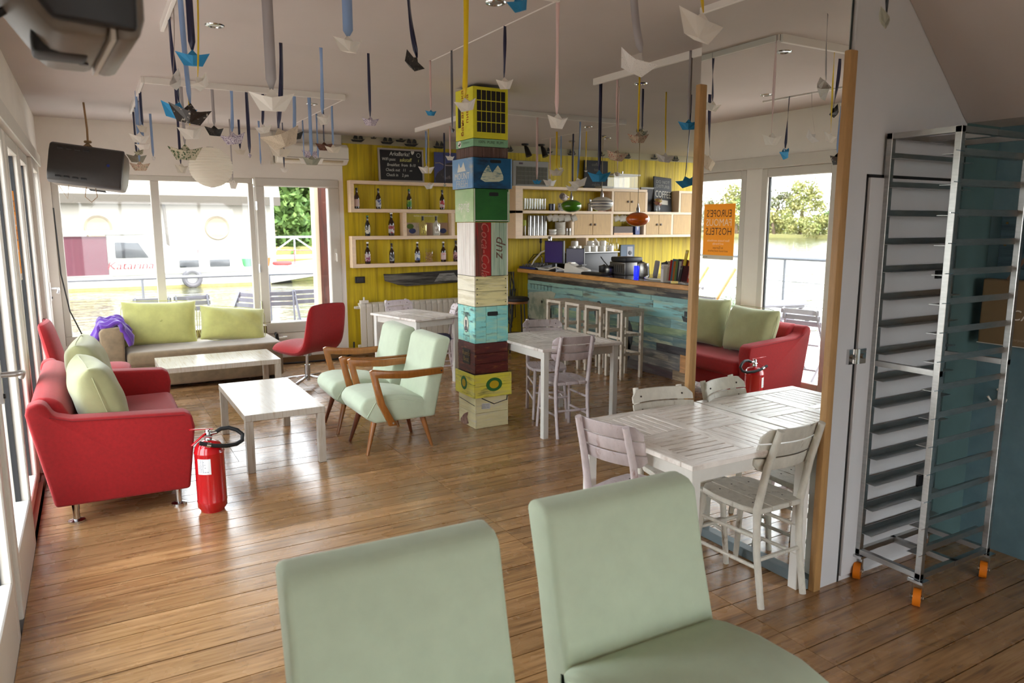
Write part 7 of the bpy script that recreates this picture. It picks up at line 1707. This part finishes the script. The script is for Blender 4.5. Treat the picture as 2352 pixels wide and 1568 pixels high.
BOATS = [
    ('bright blue paper boat on a navy ribbon, hung high at the left', 'blue', 'navy', 0.026, 0.142, 0.460, 3.627, 2.442, -7, 0),
    ('glossy dark photo-print paper boat on a light blue ribbon, in front of a blue one', 'photo', 'sky', 0.022, 0.195, 0.460, 3.925, 2.242, 3, 8),
    ('blue paper boat half hidden behind the dark photo-print boat at the left', 'blue', 'navy', 0.020, 0.188, 0.459, 4.443, 2.325, -16, 14),
    ('small white paper boat on a navy ribbon just left of the round paper lantern', 'cream', 'navy', 0.017, 0.152, 0.680, 6.470, 2.160, 44, 0),
    ('white paper boat tipped on end on a beige string, behind the long light blue ribbon', 'lined', 'cord', 0.004, 0.138, 0.460, 4.216, 2.450, 54, -48),
    ('white paper boat tipped up on a thin yellow ribbon, upper left', 'white', 'yellow', 0.006, 0.103, 0.460, 3.333, 2.296, 32, -38),
    ("greenish printed paper boat on a pale ribbon, overlapping the paper lantern's left edge", 'green', 'grey', 0.020, 0.256, 0.720, 6.470, 2.283, -6, 0),
    ('crumpled white paper boat on a short yellow ribbon under the dark photo-print boat', 'white', 'yellow', 0.016, 0.212, 0.719, 6.000, 2.389, 28, -6),
    ('dark speckled paper boat on a pale grey ribbon above the paper lantern', 'black', 'grey', 0.020, 0.169, 0.948, 6.470, 2.465, 22, 0),
    ('violet patterned paper boat on a light blue ribbon, right of the dark speckled boat', 'violet', 'sky', 0.024, 0.207, 1.095, 6.470, 2.415, -20, -8),
    ("small beige paper boat on a short navy ribbon right above the paper lantern's edge", 'cream', 'navy', 0.020, 0.129, 1.463, 8.324, 2.484, 10, 0),
    ('tiny plum paper boat seen end-on at the tip of a long navy ribbon', 'violet', 'navy', 0.024, 0.079, 1.211, 6.470, 2.286, 69, 0),
    ('white paper boat just right of the paper lantern against the window', 'white', 'grey', 0.012, 0.198, 1.402, 8.512, 2.147, 51, 0),
    ('white pointed paper boat at the top of the left-hand cluster by the far speaker', 'cream', 'navy', 0.018, 0.130, 0.460, 6.957, 2.508, 46, 0),
    ('white paper boat with a tall sail in the left-hand cluster by the far speaker', 'white', 'sky', 0.020, 0.178, 0.440, 7.145, 2.448, 21, 0),
    ('white paper boat low in the left-hand cluster, right of the tall-sailed one', 'white', 'sky', 0.020, 0.128, 0.474, 7.189, 2.389, 6, -8),
    ('beige paper boat behind the white ones in the left-hand cluster', 'cream', 'grey', 0.016, 0.101, 0.475, 7.443, 2.480, 66, 0),
    ('brown and white paper boat in the middle of the left-hand cluster', 'green', 'sky', 0.018, 0.105, 0.473, 7.747, 2.384, 27, -20),
    ('black and white paper boat at the left edge of the left-hand cluster', 'stripe', 'navy', 0.016, 0.188, 0.470, 8.202, 2.364, 9, 0),
    ('pink and cream printed paper boat, lowest of the left-hand cluster', 'colour', 'sky', 0.018, 0.181, 0.473, 7.892, 2.264, -8, 0),
    ('small black and white paper boat on its own light blue ribbon beside the left-hand cluster', 'lined', 'sky', 0.020, 0.079, 0.627, 8.341, 2.381, 66, 0),
    ('white paper boat on a navy ribbon, behind and below the large white boat', 'white', 'navy', 0.020, 0.147, 1.357, 6.560, 2.517, -24, -10),
    ('tiny printed paper boat at the end of a light blue ribbon, under a white boat', 'lined', 'sky', 0.018, 0.066, 1.673, 8.357, 2.355, 59, 0),
    ('large white paper boat hanging from a wide silver-grey ribbon in the upper middle left', 'white', 'grey', 0.042, 0.204, 0.786, 3.600, 2.283, -12, 0),
    ('long newsprint paper boat tilted upward on a navy ribbon', 'news', 'navy', 0.024, 0.247, 1.101, 4.727, 2.248, -13, -20),
    ('black and white paper boat tip on a light blue ribbon, behind the long newsprint boat', 'black', 'sky', 0.024, 0.148, 1.597, 6.470, 2.469, -4, -10),
    ('white paper boat on a pale ribbon under the newsprint boat', 'cream', 'grey', 0.020, 0.221, 1.617, 7.200, 2.401, -23, 8),
    ('small white paper boat on a navy ribbon, lowest beside the air conditioner', 'white', 'navy', 0.018, 0.104, 1.907, 8.301, 2.309, 27, 0),
    ('striped dark paper boat on a wide light blue ribbon in front of the air conditioner', 'stripe', 'sky', 0.026, 0.165, 1.722, 6.470, 2.265, 0, 0),
    ('white paper boat on a thin light blue ribbon, left of the striped boat', 'white', 'sky', 0.014, 0.141, 2.081, 8.122, 2.400, 26, 0),
    ('pale pink printed paper boat across the front of the air conditioner', 'violet', 'grey', 0.014, 0.202, 2.200, 8.293, 2.498, -10, 0),
    ('white paper boat on a thin light blue ribbon, right of the striped boat', 'white', 'sky', 0.016, 0.134, 2.107, 7.664, 2.364, -45, 0),
    ('brown printed paper boat on a navy ribbon at the top of the air conditioner', 'brown', 'navy', 0.018, 0.173, 2.099, 7.396, 2.487, -11, 0),
    ('grey-white paper boat on a light blue ribbon at the right end of the air conditioner', 'cream', 'sky', 0.018, 0.157, 2.080, 7.029, 2.429, -16, 0),
    ('white folded paper boat on a light blue ribbon, seen from its pointed end', 'white', 'sky', 0.020, 0.137, 1.341, 4.716, 2.372, 39, -10),
    ('white paper boat on a broad light blue ribbon, nearest the middle of the ceiling', 'white', 'sky', 0.040, 0.147, 1.094, 3.400, 2.528, 12, 0),
    ('violet and white paper boat on a twisting navy ribbon above the blackboard', 'violet', 'navy', 0.016, 0.120, 1.655, 4.740, 2.385, 1, 0),
    ('black printed paper boat hanging bow-down on a navy ribbon', 'black', 'navy', 0.020, 0.117, 1.350, 3.300, 2.469, -2, 42),
    ('small blue paper boat on a pale pink ribbon in the middle of the ceiling', 'blue', 'pink', 0.012, 0.079, 2.066, 4.693, 2.464, -9, 0),
    ('small silver and brown paper boat on a dark grey ribbon, left of the crate column', 'black', 'dgrey', 0.014, 0.067, 2.069, 4.365, 2.315, 50, 0),
    ('white pyramid-like paper boat on a pale pink ribbon below the silver one', 'white', 'pink', 0.014, 0.117, 3.565, 7.591, 2.457, 5, 0),
    ('white paper boat on a bright yellow ribbon in front of the lemon yellow crate', 'white', 'yellow', 0.022, 0.122, 1.580, 3.170, 2.271, 4, -14),
    ("crumpled white paper boat on a navy ribbon over the lemon crate's right side", 'white', 'navy', 0.016, 0.131, 2.085, 3.707, 2.496, 11, -8),
    ("white paper boat on a light blue ribbon in front of the blackboard's right edge", 'white', 'sky', 0.018, 0.195, 3.517, 8.147, 2.362, -23, 0),
    ('white paper boat on a long yellow ribbon over the top bottle shelf', 'white', 'yellow', 0.008, 0.135, 3.449, 7.915, 2.159, 6, -10),
    ('tiny black and white striped paper boat on a navy ribbon before the motorbike poster', 'stripe', 'navy', 0.018, 0.073, 3.771, 8.190, 2.190, 35, 0),
    ('large bright blue paper boat cut off by the top edge of the view', 'blue', 'sky', 0.020, 0.108, 1.474, 2.500, 2.534, 9, -20),
    ('diamond-shaped white paper boat on a long pale pink ribbon, right of the crate column', 'white', 'pink', 0.018, 0.149, 2.091, 3.188, 2.231, 12, 0),
    ('white lettered paper boat tipped steeply on a silver-grey ribbon, upper right', 'lined', 'grey', 0.030, 0.199, 2.207, 2.750, 2.447, -54, 28),
    ("big white paper boat on a yellow ribbon in front of the mirror's top left edge", 'white', 'yellow', 0.012, 0.221, 2.125, 2.250, 2.484, -8, 16),
    ('wide blue paper boat on a broad navy ribbon over the bar shelves', 'blue', 'navy', 0.022, 0.185, 3.529, 4.763, 2.095, -37, 0),
    ('red and grey printed paper boat on a pale pink ribbon above the bar', 'colour', 'pink', 0.014, 0.174, 3.554, 4.590, 2.243, -38, 10),
    ('small white paper boat on a pale pink ribbon, right of the wide blue boat', 'white', 'pink', 0.008, 0.080, 3.861, 4.959, 2.138, 12, 0),
    ('colourful printed paper boat on a yellow ribbon with its sail up, above the bar', 'colour', 'yellow', 0.012, 0.164, 3.636, 4.429, 2.362, -29, 0),
    ('dark printed paper boat on a navy ribbon, behind the colourful one', 'green', 'navy', 0.016, 0.117, 4.083, 4.924, 2.478, -10, 0),
    ('white scribbled paper boat on a yellow ribbon, near the mirror', 'lined', 'yellow', 0.010, 0.165, 4.362, 4.955, 2.290, -41, 8),
    ("upper of the two blue paper boats beside the mirror's left post", 'blue', 'grey', 0.020, 0.138, 3.484, 3.731, 2.368, -43, 0),
    ("lower, tilted blue paper boat beside the mirror's left post", 'blue', 'navy', 0.010, 0.193, 4.641, 4.946, 2.096, -28, -18),
    ("small blue paper boat on a pink ribbon above the bar shelves' left end", 'blue', 'pink', 0.020, 0.099, 4.056, 6.544, 2.158, -17, 0),
    ('white paper boat on a pale pink ribbon over the row of tall glasses', 'white', 'pink', 0.018, 0.202, 5.210, 8.087, 2.256, -3, 0),
    ('tan sagging paper boat on a yellow ribbon before the calendar board', 'cream', 'yellow', 0.018, 0.186, 4.869, 7.417, 2.335, -33, 0),
    ('tiny white paper boat on a thin light blue ribbon beside the tan one', 'white', 'sky', 0.014, 0.059, 5.150, 7.747, 2.412, -34, 0),
    ('long white paper boat pointing up to the right over the bar shelf', 'white', 'sky', 0.020, 0.206, 4.620, 6.586, 2.167, -35, -14),
    ('flat white paper boat on a navy ribbon, just under the long white one', 'white', 'navy', 0.018, 0.170, 5.156, 7.492, 2.163, -35, 0),
    ('tiny white paper scrap boat on a yellow ribbon in front of the menu blackboard', 'white', 'yellow', 0.012, 0.041, 5.171, 7.244, 2.350, -36, 0),
    ('black and white paper boat hanging alone in front of the grey wall, upper right', 'stripe', 'black', 0.010, 0.095, 2.484, 1.700, 2.437, 14, 30),
]
# ---------------------------------------------------------------- hanging paper boats
HULL = {}
def boat_mesh(L, m, key):
    k = (key,)
    if k in HULL: return HULL[k]
    mb = MB()
    A, B = (0.5, 0, 0.34), (-0.5, 0, 0.34)
    K1, K2 = (0.27, 0, 0), (-0.27, 0, 0)
    for s in (1, -1):
        P, M1 = (0, 0.16 * s, 0.235), (0, 0.055 * s, 0.0)
        Pa, Pb = (0.22, 0.115 * s, 0.27), (-0.22, 0.115 * s, 0.27)
        mb.add([A, K1, M1, P, Pa], [(0, 1, 2, 4), (4, 2, 3)]); mb.add([B, K2, M1, P, Pb], [(0, 4, 2, 1), (4, 3, 2)])
        mb.add([A, Pa, P, (0, 0, 0.12), (0.3, 0, 0.2)], [(0, 1, 4), (1, 2, 3, 4)]); mb.add([B, Pb, P, (0, 0, 0.12), (-0.3, 0, 0.2)], [(0, 4, 1), (1, 4, 3, 2)])
        mb.add([(-0.17, 0.10 * s, 0.235), (0.17, 0.10 * s, 0.235), (0, 0.0, 0.41), (0, 0.14 * s, 0.225)], [(0, 1, 2), (0, 3, 1)])
    mb.add([K1, (0, 0.055, 0), K2, (0, -0.055, 0)], [(0, 1, 2, 3)])
    me = bpy.data.meshes.new('hull'); me.from_pydata(mb.v, [], mb.f); me.materials.append(m)
    HULL[k] = me
    return me
for i, (lab, pa, ri, rw, L, x, y, z, rz, ti) in enumerate(BOATS):
    zb = z - 0.2 * L
    t = thing('paper_boat', lab, 'paper boat', (x, y, zb), 0, 'paper boats hanging from the ceiling')
    h = link('hull', boat_mesh(L, PAPER[pa], pa), None, t)
    h.scale = (L, L * 1.15, L * 1.2)
    h.rotation_euler = (R(8 * sin(i * 2.3)), R(ti), R(rz))
    ztop = CZ - 0.001 if not any(a < x < b and c < y < d for a, b, c, d in PANELS) else CZ - 0.036
    zt = ztop - zb; n = 10; mb = MB()
    va = math.atan2(x, y)
    tw = 0.25 + 0.9 * ((i * 7) % 5) / 5.0 if ri not in ('grey',) else 0.2
    vs = []
    off = MX.Rotation(R(rz), 3, 'Z') @ MX.Rotation(R(ti), 3, 'Y') @ V((0, 0, 0.47 * L))
    for k in range(n + 1):
        f = k / n; a = -va + tw * sin(f * 3.2 + i)
        cx = off.x * (1 - f) ** 2 * (1.0 if f < 1 else 0); cy = off.y * (1 - f) ** 2
        w = rw * 1.15 * (0.35 if k == 0 else 1.0) / 2
        for s in (-1, 1): vs.append((cx + s * w * cos(a), cy + s * w * sin(a), off.z + (zt - off.z) * f))
    o_ = obj('ribbon', MB().add(vs, [(2 * k, 2 * k + 1, 2 * k + 3, 2 * k + 2) for k in range(n)]), RIB[ri], t, fix=False)
    if ri != 'cord':
        md = o_.modifiers.new('thick', 'SOLIDIFY'); md.thickness = 0.0008
